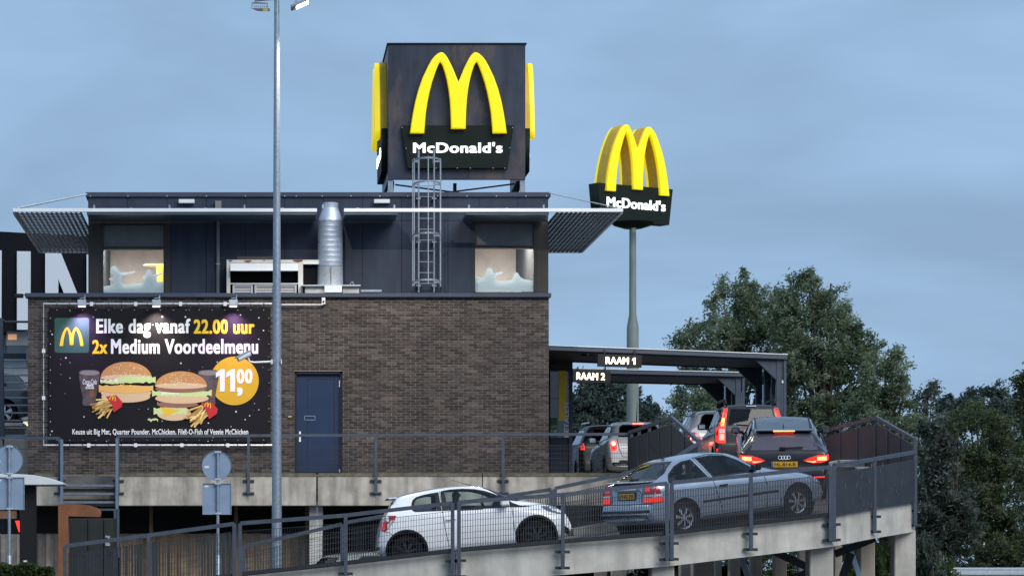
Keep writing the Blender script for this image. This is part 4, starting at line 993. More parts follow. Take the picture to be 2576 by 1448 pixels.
railing('lane_screen_railing', 'railing with plain dark screen at the outer bend lit red by tail lamps', lerp2(top), lerp2(base), list(range(9)), solid=mat('bend_screen', (.034, .036, .046), .6, var=.15, vscale=2), brk=False, drop=.2, gap=.12, grp='screen railings of the lane')
b = MB(); b.box(PX(2296, 55.7), PX(2304, 55.7), 55.66, 55.72, PZ(1140, 55.7), PZ(1103, 55.7))
o = [q for q in bpy.data.objects if q.name.startswith('lane_screen_railing')][-1]; b.build('end_post', M_rail, o)
# kerb inside the bend
MB().box(XO-.55, XO-.02, 60.2, 66, ZPR-.1, ZPR+.07).build('kerb', M_concrete, RAMP, bevel=.02)
# platform railing
GP = 'railing bays along the platform edge'
def plat(pxs, lab, y0=1096, y1=1091):
    Y = YPF-.06; n_ = len(pxs)
    top = [P(px, y0+(y1-y0)*(px-297)/1291, Y) for px in pxs]; base = [Vector((p.x, Y, ZPR+.0)) for p in top]
    railing('platform_railing', lab, top, base, list(range(1 if pxs[0] in (625, 945, 1265) else 0, n_)), grp=GP, gap=.25, sp=.05, bw=.004, drop=.48, strip=0, rw=.055)
plat([297, 625], 'platform railing bay in front of the lower right half of the banner')
plat([625, 945], 'platform railing bay crossing the blue door')
plat([945, 1265], 'platform railing bay right of the blue door')
plat([1265, 1588], 'platform railing bay ending beside the pay window cars')
plat([-60, 150], 'platform railing bay at the left picture edge', 1101, 1101)
# gate frame with steps
Y_ = YPF-.25
t = thing('step_gate', 'blue-grey steel gate posts with three horizontal step bars below the banner', 'gate', P(225, 1270, Y_))
for px, y0, y1 in ((155, 1104, 1268), (294, 1101, 1280)):
    MB().pbox(px-3.5, y0, px+3.5, y1, Y_, .08).build('post', mat('gate_blue', (.12, .17, .24), .5, var=.1, vscale=5), t)
for y in (1220, 1241, 1262):
    MB().pbox(158.6, y-3, 290.4, y+3, Y_+.1, .25).build('step', mat('step_steel', (.12, .15, .19), .5, var=.15, vscale=8), t)
b = MB(); b.pbox(286, 1278, 292.5, 1400, Y_-.1, .08); b.pbox(293.5, 1278, 300, 1400, Y_-.1, .08); b.pbox(230, 1278, 286, 1283, Y_-.1, .06); b.build('lower_frame', M_rail, t)

# ================================================================== drive-through canopies
def canopy(label, Y0, Y1, pL, pR, th, posts_px, knee, braces):
    zl, zr_ = PZ(pL[1], Y0), PZ(pR[1], Y0); x0, x1 = PX(pL[0], Y0), PX(pR[0], Y0)
    t = thing('drive_through_canopy', label, 'canopy', ((x0+x1)/2, (Y0+Y1)/2, ZPR-.1), 'canopies over the lane')
    def slab(z_off, h, ya, yb, xa, xb):
        f0, f1 = (xa-x0)/(x1-x0), (xb-x0)/(x1-x0); za, zb = zl+(zr_-zl)*f0+z_off, zl+(zr_-zl)*f1+z_off
        return [(xa, ya, za-h), (xb, ya, zb-h), (xb, yb, zb-h), (xa, yb, za-h), (xa, ya, za), (xb, ya, zb), (xb, yb, zb), (xa, yb, za)]
    BF = [(3,2,1,0),(4,5,6,7),(0,1,5,4),(1,2,6,5),(2,3,7,6),(3,0,4,7)]
    MB().add(slab(-.022, th, Y0, Y1, x0, x1), BF).build('roof', M_rail_dk, t)
    MB().add(slab(-.020, th*.85, Y0-.03, Y0-.002, x0, x1), BF).build('fascia', mat('canopy_fascia', (.075, .09, .12), .45), t)
    MB().add(slab(0, .02, Y0-.05, Y1+.02, x0-.01, x1+.02), BF).build('edge_flashing', M_white_edge, t)
    n_ = 4
    for i in range(n_):
        fr_end = i in (0, n_-1)
        y = Y0 + .06 + i*(Y1-Y0-.2)/(n_-1)
        MB().box(x1-(.22 if fr_end else .17), x1-.08, y, y+.12, ZPR-.1, zr_-.1).build('post', M_rail, t)
        kb = MB(); z = zr_-th+.02
        if fr_end: kb.add([(x1-.22, y+.02, z), (x1-.75, y+.02, z+.01), (x1-.22, y+.02, z-.5), (x1-.22, y+.12, z), (x1-.75, y+.12, z+.01), (x1-.22, y+.12, z-.5)], [(0,1,2),(5,4,3),(0,3,4,1),(1,4,5,2),(2,5,3,0)]).build('knee_brace', M_rail, t)
        if not fr_end: continue
        MB().add(slab(-th-.023, .025, y, y+.1, x0, x1-.25), BF).build('rafter', M_rail_dk, t)
    gl = MB(); gl.box(x1-.05, x1-.03, Y0+.1, Y1-.05, ZPR-.05, zr_-.15); gl.build('side_glazing', M_glass_dk, t)
    b = MB(); b.box(x1-.065, x1+.0, Y0+.02, Y0+.09, ZPR-.1, zr_-.02); b.build('edge_post', M_rail, t)
    return t
canopy('nearer drive-through canopy, long sloping navy roof carrying the RAAM 1 sign', 68.0, 71.0, (1381, 867), (1978, 890), .115, None, None, None)
canopy('farther drive-through canopy, shorter navy roof carrying the RAAM 2 sign', 74.7, 77.7, (1441, 925), (1873, 935), .115, None, None, None)
M_signblk = mat('sign_black_brown', (.014, .012, .011), .5)
for txt, bx_, tx_, Y_, lab in (('RAAM 1', (1503.5, 891, 1613.8, 922), (1523, 898, 1598, 915), 67.86, 'larger black hanging sign with glowing letters RAAM 1 under the nearer canopy'), ('RAAM 2', (1441.5, 931.5, 1535.4, 961), (1449.5, 937, 1521, 954.5), 74.56, 'smaller black hanging sign with glowing letters RAAM 2 under the farther canopy')):
    t = thing('hanging_sign', lab, 'sign', P((bx_[0]+bx_[2])/2, bx_[3], Y_), 'lit window number signs')
    b = MB().pbox(*bx_, Y_, .12); v = []
    tilt = R(-1.6); cx_, cz_ = PX((bx_[0]+bx_[2])/2, Y_), PZ((bx_[1]+bx_[3])/2, Y_)
    rot = Matrix.Translation((cx_, Y_, cz_)) @ Matrix.Rotation(-tilt, 4, 'Y') @ Matrix.Translation((-cx_, -Y_, -cz_))
    b.v = [tuple(rot @ Vector(q)) for q in b.v]; b.build('panel', M_signblk, t)
    if txt.endswith('1'):
        o = text_px('RAAM', (1523, 898, 1581, 915), Y_-.004, M_lit_raam, t, bold=.03, d=.015); o.data.transform(rot)
        o = poly_px([(1590, 901.5), (1594.5, 898.2), (1597.8, 898.2), (1597.8, 915), (1594, 915), (1594, 903.4), (1590, 905.6)], Y_-.011, M_lit_raam, t, 'digit', .014); o.data.transform(rot)
    else:
        o = text_px(txt, tx_, Y_-.004, M_lit_raam, t, bold=.03, d=.015); o.data.transform(rot)
    hg = MB(); hg.bar((cx_-.35, Y_+.06, cz_+.12), (cx_-.35, Y_+.06, cz_+.26), .03); hg.bar((cx_+.35, Y_+.06, cz_+.12), (cx_+.35, Y_+.06, cz_+.26), .03); hg.build('hangers', M_rail_dk, t)
t = thing('canopy_camera', 'small black box camera under the nearer canopy left of RAAM 1', 'camera', P(1476, 890, 68.4))
MB().pbox(1462, 884, 1491, 894, 68.4, .15).build('body', M_black, t, bevel=.01); MB().pbox(1476, 885, 1482, 892, 68.38, .015).build('lens', M_white, t)
t = thing('notice_sticker', 'tiny white square notice on the nearer canopy front post', 'notice', P(1969, 959, 68.0))
MB().pbox(1966, 956, 1971, 963, 68.03, .006).build('paper', M_white, t)

# ================================================================== left part
# traffic signs seen from behind
def road_sign(cx, cy, sq, Y, label):
    t = thing('road_sign', label, 'road sign', (PX(cx+3, Y), Y, 0), 'road signs seen from behind')
    s = Y/F
    MB().lathe([(0, 0), (36*s, 0), (36.5*s, .0), (37*s, -.02), (37.5*s, 0), (37*s, .012), (0, .012)], P(cx, cy, Y), 'y', 40).build('round_plate', M_signback, t, smooth=True)
    x0, y0, x1, y1 = sq
    pl = MB(); pl.pbox(x0, y0, x1, y1, Y, .012); p2 = pl.build('square_plate', M_signback, t)
    rim = MB()
    for q in ((x0, y0, x1, y0+1.6), (x0, y1-1.6, x1, y1), (x0, y0+1.6, x0+1.6, y1-1.6), (x1-1.6, y0+1.6, x1, y1-1.6)): rim.pbox(*q, Y-.022, .0215)
    rim.build('rim', M_galv, p2)
    MB().tube([(PX(cx+3, Y), Y-.045, PZ(cy-37, Y)), (PX(cx+3, Y), Y-.045, PZ(1395, Y))], .030, 10).build('pole', M_galv, t, smooth=True)
    MB().tube([(PX(cx+3, Y), Y-.045, PZ(1395, Y)), (PX(cx+3, Y), Y-.045, PZ(1398, Y)), (PX(cx+3, Y), Y-.045, 0)], [.03, .045, .045], 10).build('pole_foot', M_galv, t, smooth=True)
    for y in (cy-34, cy+34, y0+1, y1-3): MB().pbox(cx-5, y-2.2, cx+11, y+2.2, Y-.085, .05).build('clip', M_galv_lt, t)
    st = MB(); st.pbox(cx-31, cy+1, cx-20, cy+6, Y-.003, .002); st.pbox(x0+5, y0+6, x0+15, y0+10, Y-.003, .002); st.build('sticker', M_white, t)
road_sign(545, 1170, (509, 1214, 582, 1293), 57.0, 'backs of a round and a square road sign on a pole before the banner wall')
road_sign(21, 1156, (-12, 1199, 61.5, 1281), 57.0, 'backs of a round and a square road sign cut by the left picture edge')
# leaf-shaped white shelter roof on a dark column
Y_ = 60.0
t = thing('shelter', 'white leaf-shaped shelter roof on a broad black column at the left', 'shelter', (PX(66, Y_), Y_, 0))
me = curve_mesh([[(PX(x, Y_), PZ(y, Y_)) for x, y in ((-60, 1193), (0, 1190), (57, 1192), (85, 1194), (112, 1199), (140, 1206), (160, 1213.5), (161, 1216), (157, 1218), (60, 1218.5), (-60, 1218))]], 1.2, .01); me.materials.clear()
xform(me, Matrix.Translation((0, Y_+.6, 0)) @ FLAT); link('roof', me, mat('shelter_white', (.62, .66, .67), .45, var=.05, vscale=2), t)
MB().box(PX(46, Y_), PX(86, Y_), Y_+.3, Y_+.7, 0, PZ(1219, Y_)).build('column', M_black, t)
MB().pbox(59, 1408, 68, 1440, Y_+.2, .05).build('white_marker', M_white, t)
me = curve_mesh([[(PX(x, Y_), PZ(y, Y_)) for x, y in ((36, 1308), (46, 1308), (47, 1336), (45, 1336))]], .02, 0); me.materials.clear()
xform(me, Matrix.Translation((0, Y_+.25, 0)) @ FLAT); link('red_lamp_strip', me, emit('red_strip', (1, .03, .02), 1.2), t)
MB().pbox(-30, 1284, 42, 1303, Y_+.4, .2).build('timber_fascia', mat('fascia_wood', (.20, .10, .045), .6, var=.2, vscale=3), t)
# rusted frame
Y_ = 57.5
t = thing('rusted_frame', 'rust-brown steel frame with curved top beam in front of the dark lockers', 'frame', (PX(158, Y_), Y_, 0))
MB().box(PX(146, Y_), PX(171, Y_), Y_, Y_+.45, 0, PZ(1266, Y_)).build('post', M_corten, t, bevel=.006)
me = curve_mesh([[(PX(x, Y_), PZ(y, Y_)) for x, y in ((147, 1265), (200, 1267), (225, 1270), (243, 1276), (252, 1284), (252, 1299), (172, 1297), (172, 1300), (147, 1300))]], .40, .004); me.materials.clear()
xform(me, Matrix.Translation((0, Y_+.23, 0)) @ FLAT); link('curved_beam', me, M_corten, t)
# dark lockers
Y_ = 62.0
t = thing('locker_cabinet', 'dark green-black cabinet with two panel doors behind the rusty frame', 'cabinet', (PX(230, Y_), Y_, 0))
M_lock = mat('locker_dark', (.016, .019, .017), .45, var=.15, vscale=2)
MB().box(PX(172, Y_), PX(288, Y_), Y_+.05, Y_+.8, 0, PZ(1302, Y_)).build('body', M_lock, t)
for a, c in ((174, 219), (221, 259), (261, 286)):
    d_ = MB().pbox(a, 1304, c, 1450, Y_, .045).build('door', M_lock, t, bevel=.004)
    MB().pbox(a+4, 1309, c-4, 1395, Y_-.012, .011).build('door_panel', M_lock, d_)
MB().add([P(265, 1345, Y_-.02), P(277, 1347, Y_-.02), P(276, 1358, Y_-.02), P(270, 1362, Y_-.02), P(277, 1366, Y_-.02), P(276, 1372, Y_-.02), P(265, 1371, Y_-.02), P(265, 1362, Y_-.02), P(271, 1356, Y_-.02), P(270, 1350, Y_-.02), P(265, 1351, Y_-.02)], [(0,1,2,3,4,5,6,7,8,9,10)]).build('torn_sticker', mat('sticker', (.3, .32, .33), .6), t)
# black building with white letters behind
Y_ = 86.0
t = thing('black_building', 'black hall with huge white letters behind the restaurant at the left', 'building', (PX(60, Y_), Y_, 0))
b = MB(); b.add([P(-300, 566, Y_), P(330, 600, Y_), P(330, 834, Y_), P(-300, 834, Y_)] + [P(-300, 566, Y_)+Vector((0, 8, 0)), P(330, 600, Y_)+Vector((0, 8, 0)), P(330, 834, Y_)+Vector((0, 8, 0)), P(-300, 834, Y_)+Vector((0, 8, 0))], [(0,1,2,3),(7,6,5,4),(0,4,5,1),(1,5,6,2),(2,6,7,3),(3,7,4,0)])
b.build('fascia', mat('hall_black', (.007, .008, .011), .7, var=.15, vscale=1, spec=.1), t)
M_let = mat('letter_white', (.60, .66, .72), .45)
for pts in ([(-45, 629), (4, 630), (4, 822), (-45, 822)], [(43, 632), (77, 632.5), (77, 829), (43, 829)]): poly_px(pts, Y_-.10, M_let, t, 'letter_bar', .10)
poly_px([(114, 636), (154, 637.5), (218, 796), (218, 640), (250, 641), (250, 829), (196, 829), (147, 702), (147, 829), (114, 829)], Y_-.10, M_let, t, 'letter', .10)
MB().pbox(-300, 834.5, 330, 1105, Y_+1.2, .2).build('pale_wall', mat('hall_pale', (.42, .47, .50), .6, var=.1, vscale=.5), t)
MB().pbox(-300, 1105, 330, 1500, Y_+.4, .2).build('lower_wall', mat('hall_lower', (.10, .10, .10), .7), t)
MB().pbox(15, 832, 120, 868, Y_+.2, .02).build('frosted_glass', mat('hall_frost', (.22, .215, .19), .3), t)
MB().pbox(30, 1068, 72, 1082, Y_+1.05, .08).build('lit_window', emit('hall_lamp', (1, .75, .35), 2.5), t)
MB().pbox(20, 840, 42, 854, Y_+.17, .02).build('orange_glow', emit('hall_orange', (1, .42, .15), .35), t)
# upper parking deck and open steel stair at the left
Y_ = 76.0
DK = thing('upper_parking_deck', 'pale concrete parking deck edge at the far left behind the stair', 'deck', P(0, 1066, Y_))
MB().box(PX(-400, Y_), PX(72, 78), Y_, Y_+6, PZ(1070, Y_), PZ(1062, Y_)).build('slab', M_concrete, DK)
for px in (-20, 66): MB().box(PX(px-4, 77), PX(px+4, 77), 77, 77.3, 0, PZ(1070, 77)).build('column', M_concrete, DK)
Y_ = 70.0
t = thing('steel_stair', 'open steel stair with grey treads and handrail left of the brick wall', 'stair', P(20, 1190, Y_))
MB().bar(P(2, 800, Y_), P(6, 1105, Y_), .10, .2, up=(0, 1, 0)).build('stringer', M_rail, t)
MB().tube([P(4, 803, Y_), P(14, 809, Y_), P(74, 809, Y_)], .03, 6).build('handrail', M_rail, t)
for i in range(11):
    y = 904 + i*18.9
    MB().box(PX(8, Y_), PX(72, Y_), Y_+.02+.02*i, Y_+.22+.02*i, PZ(y+1.6, Y_), PZ(y-1.6, Y_)).build('tread', M_galv, t)
MB().pbox(10, 888, 66, 903, Y_+.3, .15).build('landing_beam', M_rail_dk, t)
b = MB(); b.pbox(12, 833, 70, 888, Y_+.5, .02); b.build('glass_balustrade', M_glass_win, t)
MB().pbox(66, 876, 72, 925, Y_+.1, .1).build('junction_box', mat('box_grey', (.32, .33, .33), .6), t)
MB().box(PX(6, Y_), PX(10, Y_), Y_, Y_+.1, 0, PZ(1105, Y_)).build('support_post', M_rail, t)
# ================================================================== cars
def in_poly(p, poly):
    x, y = p; r = False; j = len(poly)-1
    for i in range(len(poly)):
        xi, yi = poly[i]; xj, yj = poly[j]
        if (yi > y) != (yj > y) and x < (xj-xi)*(y-yi)/(yj-yi)+xi: r = not r
        j = i
    return r
def offset_poly(poly, d):
    """positive d grows the polygon"""
    n = len(poly); A = sum(poly[i][0]*poly[(i+1) % n][1]-poly[(i+1) % n][0]*poly[i][1] for i in range(n)); s = 1 if A > 0 else -1
    out_ = []
    for i in range(n):
        p0, p1, p2 = Vector(poly[i-1]), Vector(poly[i]), Vector(poly[(i+1) % n])
        e0, e1 = (p1-p0).normalized(), (p2-p1).normalized()
        nn = Vector((e0.y, -e0.x))+Vector((e1.y, -e1.x))
        if nn.length < 1e-5: nn = Vector((e0.y, -e0.x))
        nn.normalize(); out_.append(tuple(p1+nn*d*s))
    return out_
def subdiv(poly, step, closed=True):
    out_ = []; n = len(poly)
    for i in range(n if closed else n-1):
        a, b = Vector(poly[i]), Vector(poly[(i+1) % n]); k = max(1, int((b-a).length/step))
        out_ += [tuple(a.lerp(b, t/k)) for t in range(k)]
    if not closed: out_.append(tuple(poly[-1]))
    return out_
def mirror(poly): return [(-a, b) for a, b in poly]
def interp(pts, x): return float(np.interp(x, [p[0] for p in pts], [p[1] for p in pts]))
def chaikin(p, it=2):
    for _ in range(it):
        q = [p[0]]
        for a, b in zip(p[:-1], p[1:]): q += [(a[0]*.75+b[0]*.25, a[1]*.75+b[1]*.25), (a[0]*.25+b[0]*.75, a[1]*.25+b[1]*.75)]
        p = q+[p[-1]]
    return p
def paint(name, col, metal=0.0, rough=.3, coat=.8):
    m = mat(name, col, rough, metal=metal, coat=coat); t = m.node_tree; b = t.nodes['Principled BSDF']; o = t.nodes['Material Output']
    g = t.nodes.new('ShaderNodeNewGeometry'); d = t.nodes.new('ShaderNodeBsdfDiffuse'); d.inputs['Color'].default_value = (.03, .03, .032, 1)
    mx = t.nodes.new('ShaderNodeMixShader'); t.links.new(g.outputs['Backfacing'], mx.inputs['Fac']); t.links.new(b.outputs['BSDF'], mx.inputs[1]); t.links.new(d.outputs['BSDF'], mx.inputs[2]); t.links.new(mx.outputs['Shader'], o.inputs['Surface'])
    # faint road dust
    tcn = t.nodes.new('ShaderNodeTexCoord'); nz = t.nodes.new('ShaderNodeTexNoise'); nz.inputs['Scale'].default_value = 3.5; nz.inputs['Detail'].default_value = 6
    mr = t.nodes.new('ShaderNodeMapRange'); mr.inputs['To Min'].default_value = max(.04, rough-.1); mr.inputs['To Max'].default_value = rough+.16
    t.links.new(tcn.outputs['Object'], nz.inputs['Vector']); t.links.new(nz.outputs['Fac'], mr.inputs['Value']); t.links.new(mr.outputs['Result'], b.inputs['Roughness'])
    return m
G_car = glass('car_glass', (.86, .96, .97), .88, ior=1.5)
G_dark = glass('car_glass_dark', (.12, .12, .14), .5, ior=1.4)
M_trim = mat('car_trim_black', (.010, .010, .012), .45, spec=.3)
M_well = mat('wheel_well', (.006, .006, .006), .95)
M_seat = mat('seat_fabric', (.03, .03, .034), .9)
M_alloy = mat('alloy_silver', (.50, .52, .55), .3, metal=.75, var=.08, vscale=10)
M_alloy_bk = mat('alloy_black', (.007, .007, .008), .4)
M_chrome = mat('chrome', (.7, .7, .72), .15, metal=1.0)
M_tail_dim = mat('tail_lens_red', (.36, .012, .016), .15, coat=.6)
M_tail_lit = emit('tail_lens_lit', (1.0, .016, .008), 1.9, (.4, .02, .02))
M_tail_hot = emit('tail_lens_hot', (1.0, .13, .05), 4.2, (.5, .05, .03))
M_tail_mid = emit('tail_lens_mid', (1.0, .04, .02), .45, (.35, .012, .012))
M_lens = mat('clear_lens', (.55, .56, .58), .1, coat=.8)
M_lensd = mat('smoked_lens', (.10, .10, .13), .1, coat=.8)
M_plate = mat('plate_yellow', (.72, .36, .01), .5); M_platet = mat('plate_black', (.01, .01, .01), .5); M_plateb = mat('plate_blue', (.03, .13, .45), .5)

class Car:
    def __init__(s, name, label, spec, pmat, grp=None, cat='car'):
        s.sp = spec; s.L, s.W = spec['L'], spec['W']; s.paint = pmat
        s.root = thing(name, label, cat, (0, 0, 0), grp)
        prof = chaikin(spec['prof'], 2)
        # resample by arc length, strictly increasing x
        P_ = [Vector(p) for p in prof]; out_ = [P_[0]]
        step = spec.get('step', .026)
        for a, b in zip(P_[:-1], P_[1:]):
            k = max(1, int((b-a).length/step))
            for i in range(1, k+1): out_.append(a.lerp(b, i/k))
        st = []
        for p in out_:
            x = p.x if not st or p.x > st[-1][0]+.0008 else st[-1][0]+.0008
            st.append((x, p.y))
        s.v, s.f = [], []; rings = []
        for x, zt in st:
            xr = min(max(x, 0), s.L); hw = s.W/2
            e = spec.get('endr', .36); c0 = max(0, 1-xr/e); c1 = max(0, 1-(s.L-xr)/(e*1.35))
            wb = hw*(1-spec.get('ec', .17)*c0**2.3-.26*c1**2.2)
            zb = interp(spec.get('zb', [(0, .34), (.12, .26), (.4, .20), (s.L-.45, .19), (s.L, .27)]), xr)
            belt = interp(spec['belt'], xr); zs = min(belt, zt-.035); g = min(1, max(0, (zt-belt)/.30)); g = g*g*(3-2*g)
            wroof = spec['wroof']; wr = wb*.93*(1-g)+wroof*g; ee = .022*(1-g)+.075*g
            zs = max(zs, zb+.06)
            half = [(0, zb), (wb*.80, zb), (wb*.93, zb+.035), (wb*.975, zb+.12), (wb*1.0, zb+(zs-zb)*.60), (wb*.992, zs-.05*min(1, (zs-zb)/.3)), (wb*.955, zs), (wr, zt-ee), (wr*.86, zt-ee*.35), (0, zt)]
            cnt = [5, 2, 3, 8, 5, 2, 14, 3, 8]; ring = []
            for (a, b), k in zip(zip(half[:-1], half[1:]), cnt):
                for i in range(k): ring.append((a[0]+(b[0]-a[0])*i/k, a[1]+(b[1]-a[1])*i/k))
            ring.append(half[-1])
            r = np.array(ring)
            for _ in range(2): r[1:-1] = r[:-2]*.25+r[1:-1]*.5+r[2:]*.25
            full = [(y, z) for y, z in r] + [(-y, z) for y, z in r[-2:0:-1]]
            rings.append([len(s.v)+i for i in range(len(full))]); s.v += [(x, y, z) for y, z in full]
        for a, b in zip(rings[:-1], rings[1:]):
            for i in range(len(a)): j = (i+1) % len(a); s.f.append((a[i], a[j], b[j], b[i]))
        s.f.append(tuple(rings[0][::-1])); s.f.append(tuple(rings[-1]))
        bm = bmesh.new(); vs = [bm.verts.new(v) for v in s.v]
        for f in s.f:
            try: bm.faces.new([vs[i] for i in f])
            except ValueError: pass
        bmesh.ops.recalc_face_normals(bm, faces=bm.faces)
        if bm.calc_volume(signed=True) < 0: bmesh.ops.reverse_faces(bm, faces=bm.faces)
        bm.normal_update()
        s.bm = bm; s.bvh = BVHTree.FromBMesh(bm); s.holes = []
    def cast(s, axis, u, v, off):
        o, d = {'R': (Vector((u, -4, v)), Vector((0, 1, 0))), 'L': (Vector((u, 4, v)), Vector((0, -1, 0))), 'B': (Vector((-3, u, v)), Vector((1, 0, 0))), 'F': (Vector((s.L+3, u, v)), Vector((-1, 0, 0))), 'T': (Vector((u, v, 5)), Vector((0, 0, -1)))}[axis]
        loc, nr, i, dist = s.bvh.ray_cast(o, d)
        if loc is None:
            guess = {'R': Vector((u, -s.W/2, v)), 'L': Vector((u, s.W/2, v)), 'B': Vector((.05, u, v)), 'F': Vector((s.L-.05, u, v)), 'T': Vector((u, v, 1))}[axis]
            loc, nr, i, dist = s.bvh.find_nearest(guess)
        if nr.dot(d) > 0: nr = -nr
        return loc+nr*off
    def patch(s, name, poly, axis, m, off=.005, grid=.07, hole=None, parent=None):
        b = subdiv(poly, .035); pts = list(b); n = len(b); edges = [(i, (i+1) % n) for i in range(n)]
        if hole:
            h = subdiv(hole, .035); k = len(pts); pts += h; edges += [(k+i, k+(i+1) % len(h)) for i in range(len(h))]
        xs_ = [p[0] for p in b]; ys_ = [p[1] for p in b]
        inner_ = offset_poly(poly, -.02)
        for x in np.arange(min(xs_)+grid/2, max(xs_), grid):
            for y in np.arange(min(ys_)+grid/2, max(ys_), grid):
                if in_poly((x, y), inner_) and not (hole and in_poly((x, y), offset_poly(hole, .02))): pts.append((float(x), float(y)))
        r = delaunay_2d_cdt([Vector(p) for p in pts], edges, [], 0, 1e-5)
        mb = MB(); vv = r[0]
        mb.v = [tuple(s.cast(axis, p[0], p[1], off)) for p in vv]
        for f in r[2]:
            c = (sum(vv[i][0] for i in f)/3, sum(vv[i][1] for i in f)/3)
            if in_poly(c, poly) and not (hole and in_poly(c, hole)): mb.f.append(tuple(f)); mb.m.append(0)
        return mb.build(name, m, parent or s.root, local=True, smooth=True)
    def ribbon(s, name, line, w, axis, m, off=.004, closed=False):
        ln_ = subdiv(line, .03, closed); mb = MB(); n = len(ln_)
        for i, p in enumerate(ln_):
            a, b = Vector(ln_[i-1] if (i or closed) else ln_[i]), Vector(ln_[(i+1) % n] if (i < n-1 or closed) else ln_[i]); d = (b-a).normalized(); nn = Vector((-d.y, d.x))*w/2
            mb.v += [tuple(s.cast(axis, p[0]+nn.x, p[1]+nn.y, off)), tuple(s.cast(axis, p[0]-nn.x, p[1]-nn.y, off))]
        for i in range(n if closed else n-1):
            j = (i+1) % n; mb.f.append((2*i, 2*i+1, 2*j+1, 2*j)); mb.m.append(0)
        return mb.build(name, m, s.root, local=True, smooth=True)
    def window(s, name, outer, axis, g, fw=.035, inner=None, frame=True):
        inner = inner or offset_poly(outer, -fw)
        s.holes.append((axis, offset_poly(inner, fw*.45)))
        o = s.patch(name, inner, axis, g, .001)
        if frame: s.patch('seal', outer, axis, M_trim, .004, hole=inner, parent=o)
        return o
    def wheels(s, xr, xf, r, rim_m, arch=.36, style='multi', lip=None, n_sp=7):
        for x in (xr, xf):
            for sd in (-1, 1):
                ax = 'R' if sd < 0 else 'L'
                circ = [(x+arch*math.cos(a), r+.02+arch*math.sin(a)) for a in np.linspace(R(-25), R(205), 34)]
                s.holes.append((ax, [(x+(arch+.02)*math.cos(a), r+.02+(arch+.02)*math.sin(a)) for a in np.linspace(0, 2*math.pi, 30, endpoint=False)]))
                s.ribbon('arch_lip', [(x+(arch+.012)*math.cos(a), r+.02+(arch+.012)*math.sin(a)) for a in np.linspace(R(-22), R(202), 30)], .038 if lip else .05, ax, lip or s.paint, .006)
                yo = sd*(s.W/2-.035)
                wl_ = MB(); wl_.lathe([(arch+.03, yo*1), (arch+.03, yo-sd*.34), (0, yo-sd*.34)], (x, 0, r+.02), 'y', 28); wl_.build('wheel_well', M_well, s.root, local=True)
                wh = MB(); w = .185; y0 = yo-sd*.01
                pr = [(r*.66, 0), (r*.70, .0), (r*.93, -.004), (r*.985, -.02), (r, -.05), (r, -w+.05), (r*.985, -w+.02), (r*.7, -w)]
                wh.lathe([(a, y0+sd*h) for a, h in pr], (x, 0, r), 'y', 36); wo = wh.build('wheel', M_rubber, s.root, local=True, smooth=True)
                rm_ = MB(); y1 = y0-sd*.012
                rm_.lathe([(r*.70, y1), (r*.66, y1+sd*.006), (r*.60, y1-sd*.012), (r*.58, y1-sd*.05)], (x, 0, r), 'y', 36)
                for k in range(n_sp):
                    a = 2*math.pi*k/n_sp+.2; hw_ = .34*2*math.pi/n_sp*.5 if style == 'multi' else .2
                    i0, i1 = r*.16, r*.62
                    q = [(i0, -hw_*2.0), (i1, -hw_*1.15), (i1, hw_*1.15), (i0, hw_*2.0)]
                    rm_.add([(x+rr_*math.cos(a+t_), y1-sd*.006 if rr_ > r*.3 else y1+sd*.004, r+rr_*math.sin(a+t_)) for rr_, t_ in q], [(0, 1, 2, 3)])
                rm_.lathe([(r*.20, y1-sd*.004), (r*.18, y1+sd*.01), (0, y1+sd*.014)], (x, 0, r), 'y', 20)
                rm_.build('rim', rim_m, wo, local=True, smooth=False)
                bd = MB(); bd.lathe([(r*.62, y1-sd*.07), (0, y1-sd*.07)], (x, 0, r), 'y', 24); bd.build('brake_disc', M_well, wo, local=True)
    def seam(s, line, axis, w=.010): return s.ribbon('panel_gap', line, w, axis, M_trim, .0035)
    def mirror_(s, x, z, m, sides=(-1, 1), k=1.0):
        for sd in sides:
            y = s.cast('R' if sd < 0 else 'L', x, z, 0).y
            mb = MB(); mb.box(x-.06*k, x+.09*k, min(y+sd*.06, y+sd*.23), max(y+sd*.06, y+sd*.23), z-.005, z+.125*k)
            o = mb.build('mirror', m, s.root, local=True, bevel=.03)
            a = MB(); a.bar((x+.03, y-sd*.01, z+.01), (x+.03, y+sd*.09, z+.03), .05); a.build('mirror_stalk', M_trim, o, local=True)
            g = MB(); yy = (min(y+sd*.08, y+sd*.21), max(y+sd*.08, y+sd*.21)); g.box(x-.066*k, x-.062*k, yy[0], yy[1], z+.02, z+.10*k); g.build('mirror_glass', M_chrome, o, local=True)
    def plate(s, txt, z, w=.52, h=.11, y=0, blue=True):
        p = s.cast('B', y, z, .012); q = s.cast('B', y, z+.06, .012); q2 = s.cast('B', y, z-.05, .012); x = min(p.x, q.x, q2.x)-.01
        mb = MB(); mb.box(x, x+.012, y-w/2, y+w/2, z-h/2, z+h/2); o = mb.build('number_plate', M_plate, s.root, local=True)
        if blue: MB().box(x-.003, x, y+w/2-.045, y+w/2-.002, z-h/2+.002, z+h/2-.002).build('country_strip', M_plateb, o, local=True)
        if txt:
         me = text_mesh(txt, .015); me.materials.clear(); fit(me, w*.80, h*.62, .003)
        # text faces -x, reads towards -y
         xform(me, Matrix.Translation((x-.0005, y+w/2-.07, z-h*.31)) @ Matrix(((0,0,-1,0),(-1,0,0,0),(0,1,0,0),(0,0,0,1)))); link('plate_text', me, M_platet, o, local=True)
        fr_ = MB(); fr_.box(x+.0125, x+.02, y-w/2-.012, y+w/2+.012, z-h/2-.025, z+h/2+.012); fr_.build('plate_holder', M_trim, o, local=True)
